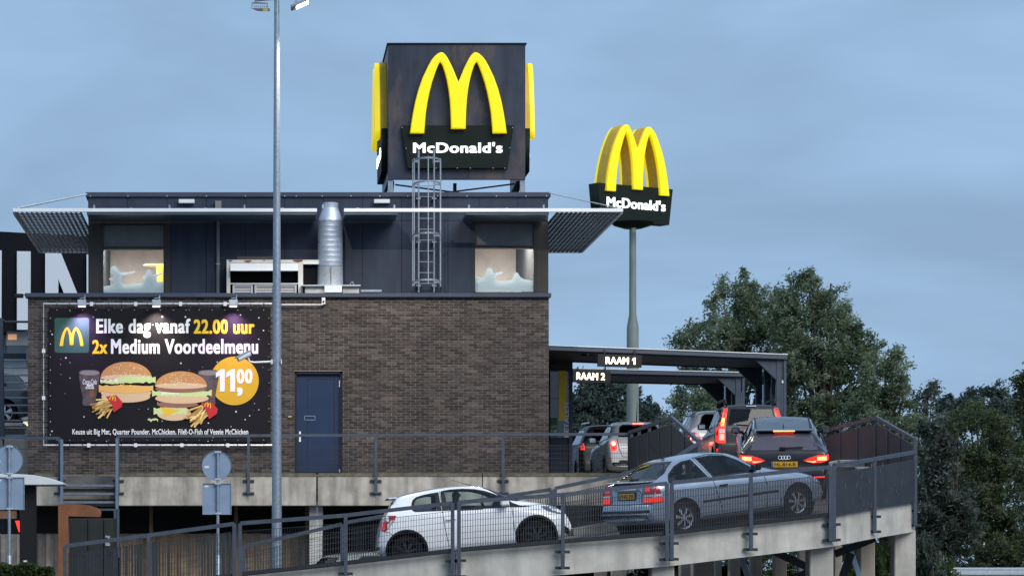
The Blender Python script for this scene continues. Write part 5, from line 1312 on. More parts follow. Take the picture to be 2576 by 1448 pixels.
    def cabin(s, x0, x1, zbelt, front_x, rear_x, driver=True):
        W = s.W
        MB().box(x0, x1, -W/2+.14, W/2-.14, .42, .46).build('cabin_floor', M_seat, s.root, local=True)
        for x in (front_x, rear_x):
            for y in (-.33, .33):
                b = MB(); b.box(x-.24, x+.26, y-.23, y+.23, .46, .60); b.box(x-.36, x-.22, y-.23, y+.23, .58, 1.04); b.box(x-.40, x-.30, y-.12, y+.12, 1.06, 1.22)
                b.build('seat', M_seat, s.root, local=True, bevel=.03)
        MB().box(front_x+.55, front_x+.95, -W/2+.15, W/2-.15, .60, zbelt-.02).build('dashboard', M_trim, s.root, local=True, bevel=.03)
        t_ = MB(); c = Vector((front_x+.45, .33, zbelt-.02))
        t_.tube([c+Vector((-.07*math.sin(a), .17*math.cos(a), .16*math.sin(a))) for a in np.linspace(0, 2*math.pi, 17)], .014, 6, caps=False); t_.build('steering_wheel', M_trim, s.root, local=True)
    def finish(s, loc_local, loc_world, heading, pitch=0.0, scale=1.0, roll=0.0):
        bm = s.bm; kill = []
        for f in bm.faces:
            c = f.calc_center_median(); nr = f.normal
            for ax, poly in s.holes:
                if ax == 'R': ok = c.y < -.25*s.W and nr.y < .2; p = (c.x, c.z)
                elif ax == 'L': ok = c.y > .25*s.W and nr.y > -.2; p = (c.x, c.z)
                elif ax == 'B': ok = c.x < s.L*.45 and nr.x < -.05; p = (c.y, c.z)
                elif ax == 'F': ok = c.x > s.L*.45 and nr.x > .05 and c.z > .8; p = (c.y, c.z)
                else: continue
                if ok and in_poly(p, poly): kill.append(f); break
        bmesh.ops.delete(bm, geom=kill, context='FACES')
        me = bpy.data.meshes.new('body'); bm.to_mesh(me); bm.free()
        me.polygons.foreach_set('use_smooth', [True]*len(me.polygons)); me.set_sharp_from_angle(angle=R(40)); me.materials.append(s.paint)
        link('body', me, s.paint, s.root, local=True)
        Rm = Matrix.Rotation(heading, 4, 'Z') @ Matrix.Rotation(-pitch, 4, 'Y') @ Matrix.Rotation(roll, 4, 'X')
        l = Vector(loc_local)*scale; w = Vector(loc_world)
        s.root.location = w-(Rm @ l); s.root.rotation_euler = Rm.to_euler(); s.root.scale = (scale,)*3
        s.M = Matrix.Translation(s.root.location) @ Rm @ Matrix.Scale(scale, 4)
        return s

def person(label, M, shirt, skin=(.45, .27, .19)):
    """seated driver, hands on the wheel; local frame as the car (x forward, z up), hips at the origin"""
    J = {'pel': ((0, 0, .10), .125), 'abd': ((-.04, 0, .26), .125), 'chest': ((-.09, 0, .44), .145), 'neck': ((-.08, 0, .585), .055), 'jaw': ((-.045, 0, .66), .062), 'head': ((-.055, 0, .735), .088), 'crown': ((-.065, 0, .80), .062), 'nose': ((.055, 0, .715), .014)}
    E = [('pel', 'abd'), ('abd', 'chest'), ('chest', 'neck'), ('neck', 'jaw'), ('jaw', 'head'), ('head', 'crown'), ('head', 'nose')]
    for sd, n in ((1, 'l'), (-1, 'r')):
        J.update({n+'sh': ((-.07, .18*sd, .50), .06), n+'el': ((.10, .24*sd, .30), .045), n+'wr': ((.34, .15*sd, .38), .03), n+'ha': ((.42, .14*sd, .41), .035), n+'hip': ((.03, .10*sd, .08), .095), n+'kn': ((.44, .14*sd, .16), .065), n+'an': ((.66, .13*sd, -.20), .045), n+'to': ((.80, .13*sd, -.22), .035), n+'ear': ((-.065, .085*sd, .72), .018)})
        E += [('chest', n+'sh'), (n+'sh', n+'el'), (n+'el', n+'wr'), (n+'wr', n+'ha'), ('pel', n+'hip'), (n+'hip', n+'kn'), (n+'kn', n+'an'), (n+'an', n+'to'), ('head', n+'ear')]
        for q in range(5):
            a = (q-2)*.012; fn = n+'f%d' % q
            J[fn] = ((.42+(.075 if q < 4 else .03), .14*sd+a*(1 if q < 4 else 3)*1.0, .43-.02*q), .009); E.append((n+'ha', fn))
    names = list(J); me = bpy.data.meshes.new('person'); me.from_pydata([J[k][0] for k in names], [(names.index(a), names.index(b)) for a, b in E], [])
    o = bpy.data.objects.new('tmp', me); COL.objects.link(o)
    md = o.modifiers.new('s', 'SKIN'); md.use_smooth_shade = True
    for i, k in enumerate(names): me.skin_vertices[0].data[i].radius = (J[k][1],)*2; me.skin_vertices[0].data[i].use_root = (k == 'pel')
    o.modifiers.new('u', 'SUBSURF').levels = 2
    bpy.context.view_layer.update()
    m2 = bpy.data.meshes.new_from_object(o.evaluated_get(bpy.context.evaluated_depsgraph_get())); bpy.data.objects.remove(o)
    m2.materials.clear(); ms = [mat('shirt_'+shirt[0], shirt[1], .85), mat('skin_tone', skin, .55), mat('trousers', (.02, .025, .04), .85), mat('hair_dark', (.015, .011, .009), .7)]
    for m_ in ms: m2.materials.append(m_)
    for p in m2.polygons:
        c = p.center; p.use_smooth = True
        p.material_index = 3 if (c.z > .74 and c.x < .0) or (c.z > .66 and c.x < -.11) or c.z > .79 else 1 if c.z > .57 or (c.x > .3 and c.z > .33) else 2 if (c.z < .16 and c.x > .08) else 0
    ob = link('person', m2, ms, None); ob.matrix_world = M
    return tag(ob, label, 'person')

# ---------------------------------------------------------------- white hatchback on the ramp
def TW(zx, zy): return (.50+((zx-430)*.9934-(zy-930)*.1146)/671, .29+(-(zx-430)*.1146-(zy-930)*.9934)/671)
def TWl(*pts): return [TW(*p) for p in pts]
spec = dict(L=3.50, W=1.615, wroof=.56, prof=TWl((84, 880), (88, 790), (97, 715), (112, 640), (132, 560), (163, 495), (210, 415), (262, 322), (282, 285), (310, 255), (400, 222), (600, 177), (800, 141), (1000, 117), (1150, 110), (1250, 112), (1350, 124), (1480, 165), (1600, 215), (1700, 255), (1790, 290), (1900, 303), (2050, 322), (2150, 343), (2250, 373), (2320, 415), (2380, 480), (2415, 560), (2434, 660), (2440, 720)),
    belt=[TW(200, 470), TW(500, 452), TW(900, 440), TW(1500, 405), TW(1750, 395), TW(2000, 420), TW(2350, 520), TW(2440, 700)], endr=.34, ec=.15)
spec['prof'][0] = (0.0, spec['prof'][0][1])
wc = Car('white_hatchback', 'white three-door hatchback with black wheels climbing the ramp behind the mesh railing', spec, paint('paint_white', (.84, .85, .87), rough=.22), 'cars queueing on the ramp and lane')
for ax in ('R', 'L'):
    wc.window('front_door_glass', TWl((836, 196), (870, 184), (950, 170), (1100, 160), (1250, 165), (1370, 185), (1480, 220), (1580, 262), (1652, 300), (1660, 383), (1500, 397), (880, 430), (856, 432)), ax, G_car,
              inner=TWl((880, 202), (960, 184), (1100, 176), (1250, 180), (1380, 208), (1545, 275), (1530, 384), (1300, 398), (932, 419)))
    wc.window('quarter_glass', TWl((482, 400), (485, 340), (500, 300), (540, 265), (620, 238), (720, 217), (814, 202), (846, 432), (530, 446), (496, 432)), ax, G_car,
              inner=TWl((512, 395), (518, 335), (545, 295), (600, 265), (700, 243), (768, 240), (786, 418), (545, 430), (522, 420)))
    wc.patch('mirror_trim', TWl((1662, 300), (1700, 330), (1780, 360), (1935, 376), (1800, 384), (1664, 388)), ax, M_trim, .004)
    wc.patch('tail_lamp', TWl((112, 655), (108, 595), (138, 525), (200, 492), (285, 488), (298, 498), (268, 560), (215, 628), (165, 690), (126, 672)), ax, M_tail_dim, .006)
    wc.patch('tail_lamp_insert', TWl((185, 600), (235, 548), (268, 540), (225, 610), (190, 648)), ax, M_lens, .010)
    wc.patch('tail_lamp_core', TWl((128, 640), (122, 600), (150, 560), (172, 570), (165, 640), (140, 668)), ax, mat('tail_core', (.45, .02, .02), .2, emis=(1, .03, .02), estr=.25), .009)
    wc.patch('headlamp', TWl((2040, 372), (2150, 370), (2250, 396), (2305, 430), (2300, 470), (2180, 447), (2110, 427)), ax, M_lensd, .005)
    wc.patch('headlamp_bulb', TWl((2160, 392), (2215, 402), (2230, 430), (2180, 430)), ax, M_lens, .009)
    wc.patch('fog_lamp', TWl((2330, 605), (2375, 635), (2402, 690), (2398, 715), (2330, 690)), ax, M_trim, .006)
    wc.seam(TWl((826, 190), (838, 300), (856, 450), (880, 620), (935, 855)), ax); wc.seam(TWl((1690, 395), (1705, 520), (1725, 680), (1760, 830)), ax)
    wc.seam(TWl((1100, 890), (1400, 862), (1740, 832)), ax, .03); wc.seam(TWl((170, 690), (215, 690), (270, 740)), ax, .006)
    hd = TW(955, 530); b = MB(); y = wc.cast(ax, hd[0], hd[1], 0).y; sd = -1 if ax == 'R' else 1
    b.box(hd[0]-.09, hd[0]+.09, min(y, y+sd*.035), max(y, y+sd*.035), hd[1]-.016, hd[1]+.016); b.build('door_handle', wc.paint, wc.root, local=True, bevel=.008)
wc.window('rear_glass', [(-.50, .98), (-.43, 1.22), (.43, 1.22), (.50, .98)], 'B', G_dark, .03)
wc.window('windscreen', [(-.62, .98), (-.50, 1.28), (-.3, 1.315), (.3, 1.315), (.50, 1.28), (.62, .98)], 'F', G_car, .03)
zz = TW(275, 262); b = MB(); b.box(zz[0]-.10, zz[0]+.05, -.50, .50, zz[1]-.03, zz[1]-.005); b.build('roof_spoiler', wc.paint, wc.root, local=True, bevel=.01)
b = MB(); b.box(zz[0]-.115, zz[0]-.10, -.49, .49, zz[1]-.032, zz[1]-.01); b.build('spoiler_lip', M_trim, wc.root, local=True)
wc.mirror_(TW(1590, 370)[0], TW(1590, 372)[1], wc.paint)
b = MB(); a = Vector((TW(1235, 108)[0], 0, TW(1235, 108)[1])); b.tube([a, a+Vector((-.35, 0, .14))], [.007, .003], 6); b.build('antenna', M_trim, wc.root, local=True)
wc.wheels(.50, 2.84, .295, M_alloy_bk, arch=.355, lip=M_trim, n_sp=8)
wc.cabin(.55, 2.5, .93, 1.62, .95)
wc.finish((.50, -.7, 0), P(1028, 1387, 52.5)+Vector((0, 0, -.295)), 0.0, math.atan2(37, 325)-.0)
person('driver in dark shirt at the wheel of the white hatchback, seen through the side glass', wc.M @ Matrix.Translation((1.60, .33, .50)), ('dark', (.04, .045, .05)))

# ---------------------------------------------------------------- silver car in the bend
spec = dict(L=4.11, W=1.71, wroof=.56, prof=[(0, .42), (.01, .52), (.03, .605), (.075, .64), (.10, .70), (.125, .86), (.15, .97), (.20, 1.005), (.32, 1.035), (.50, 1.15), (.70, 1.285), (.82, 1.345), (1.0, 1.385), (1.4, 1.42), (1.75, 1.425), (2.0, 1.405), (2.25, 1.34), (2.6, 1.15), (2.88, 1.0), (3.0, .965), (3.4, .90), (3.75, .82), (3.95, .73), (4.06, .62), (4.11, .48)],
    belt=[(.1, .96), (.5, .94), (1.5, .925), (2.6, .90), (3.2, .86), (4.0, .62)], endr=.45, ec=.15)
pa = paint('paint_silver_blue', (.30, .365, .46), metal=.5, rough=.28)
ac = Car('silver_hatchback', 'silver-blue three-door car with yellow plate turning up the ramp bend', spec, pa, 'cars queueing on the ramp and lane')
for ax in ('R', 'L'):
    ac.window('quarter_glass', [(.50, .965), (.63, 1.12), (.80, 1.25), (.98, 1.315), (1.20, 1.335), (1.40, .965)], ax, G_car, .028)
    ac.window('front_door_glass', [(1.30, 1.345), (1.65, 1.365), (1.95, 1.335), (2.22, 1.215), (2.42, 1.09), (2.56, .985), (2.50, .965), (1.49, .965)], ax, G_car, .028)
    ac.seam([(1.255, 1.35), (1.45, .95), (1.50, .70), (1.62, .32)], ax); ac.seam([(2.60, .96), (2.66, .70), (2.62, .30)], ax); ac.seam([(1.255, 1.35), (1.6, 1.385), (1.98, 1.36)], ax, .008)
    ac.seam([(1.18, .55), (2.9, .56)], ax, .035); ac.seam([(1.18, .57), (2.9, .58)], ax, .008)
    ac.seam([(1.1, .265), (2.95, .265)], ax, .05)
    ac.patch('tail_lamp', [(.02, .645), (.12, .97), (.17, .985), (.26, .88), (.30, .645)], ax, M_tail_dim, .006)
    ac.patch('tail_lamp_band', [(.03, .75), (.045, .80), (.275, .80), (.285, .75)], ax, M_lens, .009)
    ac.patch('tail_lamp_lit', [(.03, .66), (.04, .74), (.27, .74), (.28, .66)], ax, M_tail_mid, .009)
    ac.patch('headlamp', [(3.70, .66), (3.72, .77), (3.92, .72), (4.02, .62), (3.98, .57)], ax, M_lensd, .005)
    hd = (1.66, .80); y = ac.cast(ax, hd[0], hd[1], 0).y; sd = -1 if ax == 'R' else 1
    b = MB(); b.box(hd[0]-.09, hd[0]+.09, min(y, y+sd*.035), max(y, y+sd*.035), hd[1]-.02, hd[1]+.02); b.build('door_handle', M_trim, ac.root, local=True, bevel=.008)
ac.window('rear_glass', [(-.60, 1.045), (-.475, 1.30), (-.42, 1.335), (.42, 1.335), (.475, 1.30), (.60, 1.045)], 'B', G_car, .035)
ac.window('windscreen', [(-.64, .99), (-.50, 1.33), (-.3, 1.365), (.3, 1.365), (.50, 1.33), (.64, .99)], 'F', G_car, .03)
for sg in (1, -1):
    q = lambda pts: [(sg*a, b) for a, b in pts]
    ac.patch('tail_lamp', q([(.50, .645), (.525, .90), (.57, .98), (.80, .98), (.80, .645)]), 'B', M_tail_dim, .006)
    ac.patch('tail_lamp_band', q([(.515, .755), (.52, .80), (.79, .80), (.79, .755)]), 'B', M_lens, .009); ac.patch('tail_lamp_lit', q([(.51, .66), (.515, .745), (.79, .745), (.79, .66)]), 'B', M_tail_mid, .009)
    ac.patch('tail_lamp_upper', q([(.55, .86), (.57, .945), (.70, .945), (.70, .86)]), 'B', mat('tail_up', (.4, .02, .01), .2, emis=(1, .05, .02), estr=.3), .009)
ac.ribbon('tailgate_gap', [(-.78, .635), (.78, .635)], .014, 'B', M_trim, .004); ac.ribbon('tailgate_gap', [(.47, .64), (.50, .99)], .010, 'B', M_trim, .004); ac.ribbon('tailgate_gap', [(-.47, .64), (-.50, .99)], .010, 'B', M_trim, .004)
ac.ribbon('bumper_strip', [(-.75, .50), (.75, .50)], .05, 'B', M_trim, .006)
b = MB(); b.box(.10, .42, -.60, .60, 1.02, 1.045); b.build('rear_spoiler', ac.paint, ac.root, local=True, bevel=.012)
b = MB(); b.box(.07, .12, -.34, .34, .87, .915); b.build('tailgate_grip', ac.paint, ac.root, local=True, bevel=.012)
ac.plate('62-NX-ZN', .785)
b = MB(); b.lathe([(.028, -.004), (.042, -.012), (.055, -.004), (.05, 0)], ac.cast('B', -.43, .84, .006), 'x', 20); b.build('badge', M_chrome, ac.root, local=True)
b = MB(); b.bar((.30, .02, 1.06), (.42, .28, 1.12), .03); b.box(.24, .36, -.07, .07, 1.03, 1.085); b.build('rear_wiper', M_trim, ac.root, local=True)
b = MB(); a = Vector((.98, 0, 1.385)); b.tube([a, a+Vector((-.30, 0, .36))], [.009, .004], 6); b.lathe([(.04, 0), (.02, .04)], a, 'z', 10); b.build('antenna', M_trim, ac.root, local=True)
ac.mirror_(2.42, 1.0, M_trim)
ac.wheels(.75, 3.355, .305, M_alloy, arch=.365, n_sp=7)
ac.cabin(.6, 2.75, .95, 1.9, 1.05)
th = R(28); ac.finish((.75, -.75, 0), Vector((7.82, 53.2, ZC+.70)), th, math.atan2(.318, 2.587))
person('driver in a pale shirt inside the silver car, blurred behind the side glass', ac.M @ Matrix.Translation((1.86, .34, .50)), ('pale', (.45, .43, .42)))

# ---------------------------------------------------------------- dark estate with lit tail lamps
spec = dict(L=4.31, W=1.785, wroof=.60, prof=[(0, .44), (.01, .56), (.04, .655), (.075, .70), (.085, .80), (.105, .92), (.14, .985), (.24, 1.08), (.40, 1.235), (.47, 1.31), (.53, 1.345), (.62, 1.36), (1.0, 1.395), (1.6, 1.425), (2.1, 1.415), (2.5, 1.34), (3.2, 1.0), (3.4, .95), (4.0, .80), (4.2, .68), (4.31, .5)],
    belt=[(.1, .95), (1.0, .95), (2.6, .90), (3.4, .86), (4.2, .6)], endr=.5, ec=.13)
pd = paint('paint_dark_aubergine', (.011, .009, .013), rough=.28, coat=.45)
au = Car('dark_hatchback', 'dark five-door car with glowing red tail lamps waiting in the bend, yellow plate HL-814-R', spec, pd, 'cars queueing on the ramp and lane')
for ax in ('R', 'L'):
    au.window('side_glass', [(.62, 1.0), (.72, 1.20), (.90, 1.30), (1.6, 1.35), (2.15, 1.335), (2.75, 1.02), (2.7, .985)], ax, G_dark, .025)
    au.ribbon('chrome_strip', [(.60, .99), (.71, 1.215), (.90, 1.315), (1.6, 1.365), (2.15, 1.35), (2.78, 1.02)], .02, ax, M_chrome, .007)
    au.patch('tail_lamp', [(.03, .80), (.06, .90), (.20, .90), (.30, .84), (.18, .79)], ax, M_tail_lit, .006)
    au.seam([(1.6, 1.34), (1.62, .3)], ax)
au.patch('rear_glass', [(-.66, 1.0), (-.565, 1.24), (-.52, 1.29), (.52, 1.29), (.565, 1.24), (.66, 1.0)], 'B', mat('misted_glass', (.075, .068, .088), .22, spec=.7), .004)
au.window('windscreen', [(-.66, 1.0), (-.52, 1.33), (.52, 1.33), (.66, 1.0)], 'F', G_car, .03)
for sg in (1, -1):
    q = lambda pts: [(sg*a, b) for a, b in pts]
    au.patch('tail_lamp', q([(.37, .805), (.50, .865), (.66, .905), (.86, .905), (.86, .80), (.72, .755), (.56, .75), (.45, .775)]), 'B', M_tail_mid, .006)
    au.patch('brake_element', q([(.64, .80), (.64, .875), (.82, .885), (.82, .805)]), 'B', M_tail_hot, .011)
    au.patch('tail_strip', q([(.42, .795), (.46, .785), (.57, .765), (.62, .775), (.62, .80), (.57, .79)]), 'B', M_tail_hot, .011)
    au.patch('tail_glow_edge', q([(.60, .88), (.64, .895), (.85, .90), (.85, .888)]), 'B', M_tail_lit, .010)
    au.patch('reflector', q([(.55, .47), (.55, .495), (.78, .50), (.78, .475)]), 'B', M_tail_lit, .008)
au.patch('rear_valance', [(-.72, .36), (-.66, .44), (.66, .44), (.72, .36)], 'B', M_trim, .006)
au.ribbon('tailgate_gap', [(-.80, .715), (-.5, .70), (.5, .70), (.80, .715)], .012, 'B', M_trim, .004)
b = MB(); b.box(.40, .62, -.56, .56, 1.335, 1.365); b.build('roof_spoiler', au.paint, au.root, local=True, bevel=.012)
b = MB(); b.box(.388, .40, -.21, .21, 1.340, 1.362); b.build('high_brake_lamp', M_tail_hot, au.root, local=True)
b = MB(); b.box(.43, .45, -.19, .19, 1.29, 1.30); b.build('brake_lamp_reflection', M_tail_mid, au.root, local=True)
for y in (-.084, -.028, .028, .084):
    p = au.cast('B', y, .865, .010); b = MB(); b.tube([p+Vector((0, .036*math.cos(a), .036*math.sin(a))) for a in np.linspace(0, 2*math.pi, 17)], .006, 6, caps=False); b.build('badge_ring', M_chrome, au.root, local=True)
au.plate('HL-814-R', .735)
b = MB(); b.bar((.155, .02, 1.045), (.17, -.36, 1.055), .025); b.box(.13, .19, -.02, .09, 1.015, 1.065); b.build('rear_wiper', M_trim, au.root, local=True)
for y in (-.54, .54): MB().tube([au.cast('T', x, y, .012) for x in np.linspace(.70, 2.3, 12)], .014, 6).build('roof_rail', M_trim, au.root, local=True, smooth=True)
b = MB(); b.add([(.80, -.012, 1.375), (.80, .012, 1.375), (.93, .008, 1.39), (.93, -.008, 1.39), (.80, 0, 1.45)], [(0, 1, 4), (1, 2, 4), (2, 3, 4), (3, 0, 4), (3, 2, 1, 0)]); b.build('fin_antenna', M_trim, au.root, local=True)
au.mirror_(2.55, 1.0, M_trim, k=1.0)
au.wheels(.80, 3.43, .32, M_alloy, arch=.37, n_sp=5)
au.cabin(.7, 2.9, .95, 2.1, 1.15)
au.finish((0, 0, 0), P(1972, 1256, 56.6)+Vector((0, 0, -.03)), R(81.5), R(11.0), scale=.975)

# ---------------------------------------------------------------- tall black hatchback with roof bars
spec = dict(L=3.54, W=1.578, wroof=.58, prof=[(0, .40), (.01, .52), (.03, .625), (.06, .66), (.075, .80), (.095, .96), (.13, 1.02), (.22, 1.25), (.30, 1.43), (.35, 1.50), (.46, 1.535), (1.4, 1.55), (1.85, 1.535), (2.1, 1.46), (2.65, 1.06), (2.85, 1.0), (3.25, .89), (3.46, .70), (3.54, .5)],
    belt=[(.1, 1.0), (1.0, .98), (2.4, .95), (3.0, .9), (3.5, .6)], endr=.34, ec=.11)
pb_ = paint('paint_black', (.012, .012, .014), rough=.3, coat=.5)
pn_ = Car('tall_black_hatchback', 'tall black hatchback with roof bars and high vertical red tail lamps under the canopies', spec, pb_, 'cars queueing on the ramp and lane')
for ax in ('R', 'L'):
    pn_.window('rear_side_glass', [(.42, 1.06), (.50, 1.30), (.58, 1.42), (.90, 1.44), (.95, 1.06)], ax, G_dark, .025); pn_.window('rear_door_glass', [(1.0, 1.05), (.97, 1.44), (1.55, 1.45), (1.56, 1.03)], ax, G_dark, .025)
    pn_.window('front_door_glass', [(1.62, 1.03), (1.61, 1.45), (1.85, 1.44), (2.10, 1.36), (2.45, 1.06), (2.42, 1.02)], ax, G_dark, .025)
    pn_.seam([(1.58, 1.45), (1.60, .35)], ax); pn_.patch('side_reflector', [(.06, .50), (.06, .56), (.13, .56), (.13, .50)], ax, M_tail_lit, .006)
    pn_.patch('tail_lamp', [(.06, .70), (.10, .98), (.19, 1.18), (.24, 1.18), (.18, .98), (.15, .70)], ax, M_tail_lit, .006)
pn_.window('rear_glass', [(-.535, 1.045), (-.465, 1.41), (-.44, 1.44), (.44, 1.44), (.465, 1.41), (.535, 1.045)], 'B', glass('panda_glass', (.50, .70, .74), .30, ior=1.42), .03)
pn_.window('windscreen', [(-.60, 1.04), (-.52, 1.45), (.52, 1.45), (.60, 1.04)], 'F', G_car, .03)
for sg in (1, -1):
    q = lambda pts: [(sg*a, b) for a, b in pts]
    pn_.patch('tail_lamp', q([(.575, .68), (.58, .98), (.50, 1.44), (.56, 1.47), (.66, 1.10), (.72, .95), (.74, .68)]), 'B', M_tail_lit, .007)
    pn_.patch('brake_element', q([(.60, 1.04), (.565, 1.22), (.615, 1.22), (.665, 1.04)]), 'B', emit('panda_hot', (1.0, .20, .04), 4, (.4, .1, .02)), .012)
    pn_.patch('reverse_lens', q([(.585, .90), (.585, .97), (.70, .97), (.71, .90)]), 'B', M_lens, .012); pn_.patch('lower_lens', q([(.60, .74), (.60, .88), (.70, .88), (.71, .74)]), 'B', emit('panda_low', (1, .18, .15), 1.6), .012)
pn_.patch('rear_bumper', [(-.76, .34), (-.76, .62), (.76, .62), (.76, .34)], 'B', M_trim, .006); pn_.patch('plate_recess', [(-.28, .72), (-.28, .90), (.28, .90), (.28, .72)], 'B', M_trim, .006)
pn_.ribbon('tailgate_gap', [(-.52, .64), (-.54, .99), (-.46, 1.46)], .01, 'B', M_trim, .004); pn_.ribbon('tailgate_gap', [(.52, .64), (.54, .99), (.46, 1.46)], .01, 'B', M_trim, .004)
pn_.plate(None, .80, blue=True)
for y in (-.53, .53):
    b = MB(); b.tube([(.42, y, 1.52), (.50, y, 1.60), (.65, y, 1.62), (1.75, y, 1.63), (1.9, y, 1.60), (1.98, y, 1.53)], .028, 8); b.build('roof_bar', M_trim, pn_.root, local=True, smooth=True)
b = MB(); b.tube([(.62, 0, 1.535), (.40, 0, 1.70)], [.012, .005], 6); b.build('antenna', M_trim, pn_.root, local=True)
b = MB(); b.bar((.12, .0, 1.055), (.16, .34, 1.07), .025); b.box(.08, .15, -.06, .06, 1.02, 1.07); b.build('rear_wiper', M_trim, pn_.root, local=True)
b = MB(); b.box(.30, .315, -.11, .11, 1.47, 1.49); b.build('high_brake_lamp', M_lens, pn_.root, local=True)
pn_.mirror_(2.3, 1.05, M_trim, k=1.05); pn_.wheels(.62, 2.92, .29, M_alloy, arch=.34, n_sp=6); pn_.cabin(.5, 2.6, 1.0, 1.7, 1.0)
pn_.finish((0, 0, 0), Vector((PX(1893, 64.5), 64.5, ZPR-.09)), R(87.5), R(.5), scale=1.03)

# ---------------------------------------------------------------- small rounded white car at the pay window
spec = dict(L=3.55, W=1.627, wroof=.56, prof=[(0, .38), (.01, .50), (.04, .66), (.08, .82), (.13, .96), (.22, 1.08), (.40, 1.29), (.52, 1.39), (.66, 1.44), (.9, 1.47), (1.3, 1.49), (1.8, 1.47), (2.15, 1.39), (2.72, 1.02), (2.9, .96), (3.3, .82), (3.48, .65), (3.55, .45)],
    belt=[(.1, .98), (1.0, .95), (2.4, .92), (3.0, .88), (3.5, .6)], endr=.42, ec=.15)
fi_ = Car('small_white_car', 'small rounded cream-white car with lit tail lamps at the pay window', spec, paint('paint_cream', (.76, .74, .70), rough=.25), 'cars queueing on the ramp and lane')
for ax in ('R', 'L'):
    fi_.window('side_glass', [(.52, 1.02), (.62, 1.22), (.80, 1.33), (1.10, 1.385), (1.7, 1.40), (2.0, 1.34), (2.46, 1.02), (2.4, .98)], ax, G_dark, .03)
    fi_.seam([(1.2, 1.40), (1.25, .35)], ax); fi_.seam([(2.5, .95), (2.45, .35)], ax)
fi_.window('rear_glass', [(-.52, 1.06), (-.45, 1.32), (-.38, 1.375), (.38, 1.375), (.45, 1.32), (.52, 1.06)], 'B', G_dark, .028)
fi_.window('windscreen', [(-.60, 1.0), (-.50, 1.37), (.50, 1.37), (.60, 1.0)], 'F', G_car, .03)
for sg in (1, -1):
    q = lambda pts: [(sg*a, b) for a, b in pts]
    fi_.patch('tail_lamp', q(rrect(.575, .72, .705, .97, .05, 3)), 'B', M_tail_lit, .010); fi_.patch('brake_element', q(rrect(.60, .84, .69, .95, .04, 3)), 'B', emit('fiat_hot', (1, .28, .18), 4), .014); fi_.patch('lamp_core', q(rrect(.62, .76, .67, .82, .02, 3)), 'B', M_tail_dim, .014)
fi_.patch('bumper_slot', rrect(-.52, .42, .52, .50, .03, 3), 'B', M_trim, .008); fi_.ribbon('tailgate_gap', [(-.55, 1.02), (-.52, .80), (-.44, .58), (.44, .58), (.52, .80), (.55, 1.02)], .012, 'B', M_trim, .004)
b = MB(); b.box(.48, .50, -.13, .13, 1.385, 1.405); b.build('high_brake_lamp', emit('fiat_high', (1, .10, .07), 5), fi_.root, local=True)
b = MB(); b.tube([(.75, 0, 1.455), (.62, 0, 1.90)], [.012, .005], 6); b.build('antenna', M_trim, fi_.root, local=True)
fi_.plate(None, .66); fi_.mirror_(2.3, 1.0, fi_.paint); fi_.wheels(.62, 2.92, .29, M_alloy, arch=.34, n_sp=8); fi_.cabin(.6, 2.5, .95, 1.7, 1.0)
fi_.finish((0, 0, 0), Vector((PX(1612, 70), 70, ZPR-.06)), R(91), 0)

# ---------------------------------------------------------------- other cars of the queue
spec = dict(L=4.05, W=1.74, wroof=.60, prof=[(0, .42), (.02, .60), (.06, .70), (.09, .90), (.14, 1.06), (.30, 1.33), (.42, 1.49), (.55, 1.56), (1.0, 1.60), (1.6, 1.61), (2.1, 1.57), (2.5, 1.42), (3.0, 1.10), (3.2, 1.04), (3.75, .90), (3.95, .75), (4.05, .5)],
    belt=[(.1, 1.05), (1.0, 1.03), (2.6, 1.0), (3.2, .95), (4.0, .6)], endr=.42, ec=.13)
w2 = Car('tall_white_car', 'tall white five-door car with pink-red tail lamp half hidden by the black hatchback', spec, paint('paint_white_b', (.74, .75, .77), rough=.25), 'cars queueing on the ramp and lane')
for ax in ('R', 'L'):
    w2.window('rear_door_glass', [(.75, 1.10), (.82, 1.36), (1.0, 1.47), (1.42, 1.50), (1.44, 1.08)], ax, G_dark, .03); w2.window('front_door_glass', [(1.50, 1.08), (1.48, 1.50), (1.95, 1.49), (2.3, 1.38), (2.75, 1.10), (2.7, 1.07)], ax, G_dark, .03)
    w2.patch('tail_lamp', [(.10, .86), (.12, 1.04), (.22, 1.08), (.42, 1.02), (.30, .90)], ax, mat('tail_pink', (.5, .05, .07), .15, coat=.6), .008); w2.seam([(1.46, 1.5), (1.5, .3)], ax)
w2.window('rear_glass', [(-.60, 1.12), (-.50, 1.42), (-.42, 1.47), (.42, 1.47), (.50, 1.42), (.60, 1.12)], 'B', G_dark, .03); w2.window('windscreen', [(-.64, 1.08), (-.54, 1.46), (.54, 1.46), (.64, 1.08)], 'F', G_car, .03)
for sg in (1, -1):
    w2.patch('tail_lamp', [(sg*a, b) for a, b in ((.55, .88), (.60, 1.02), (.70, 1.06), (.84, 1.04), (.84, .86))], 'B', MATS['tail_pink'], .008); w2.patch('tail_lens', [(sg*a, b) for a, b in ((.62, .93), (.64, .99), (.78, 1.0), (.79, .93))], 'B', emit('w2_lens', (1, .3, .35), .6), .012)
w2.plate(None, .80); w2.mirror_(2.55, 1.1, w2.paint); w2.wheels(.75, 3.25, .31, M_alloy, arch=.36, n_sp=7); w2.cabin(.7, 2.9, 1.05, 2.0, 1.2)
w2.finish((0, .7, 0), Vector((PX(1748, 69.2), 69.2, ZPR-.08)), R(90), 0, scale=1.09)
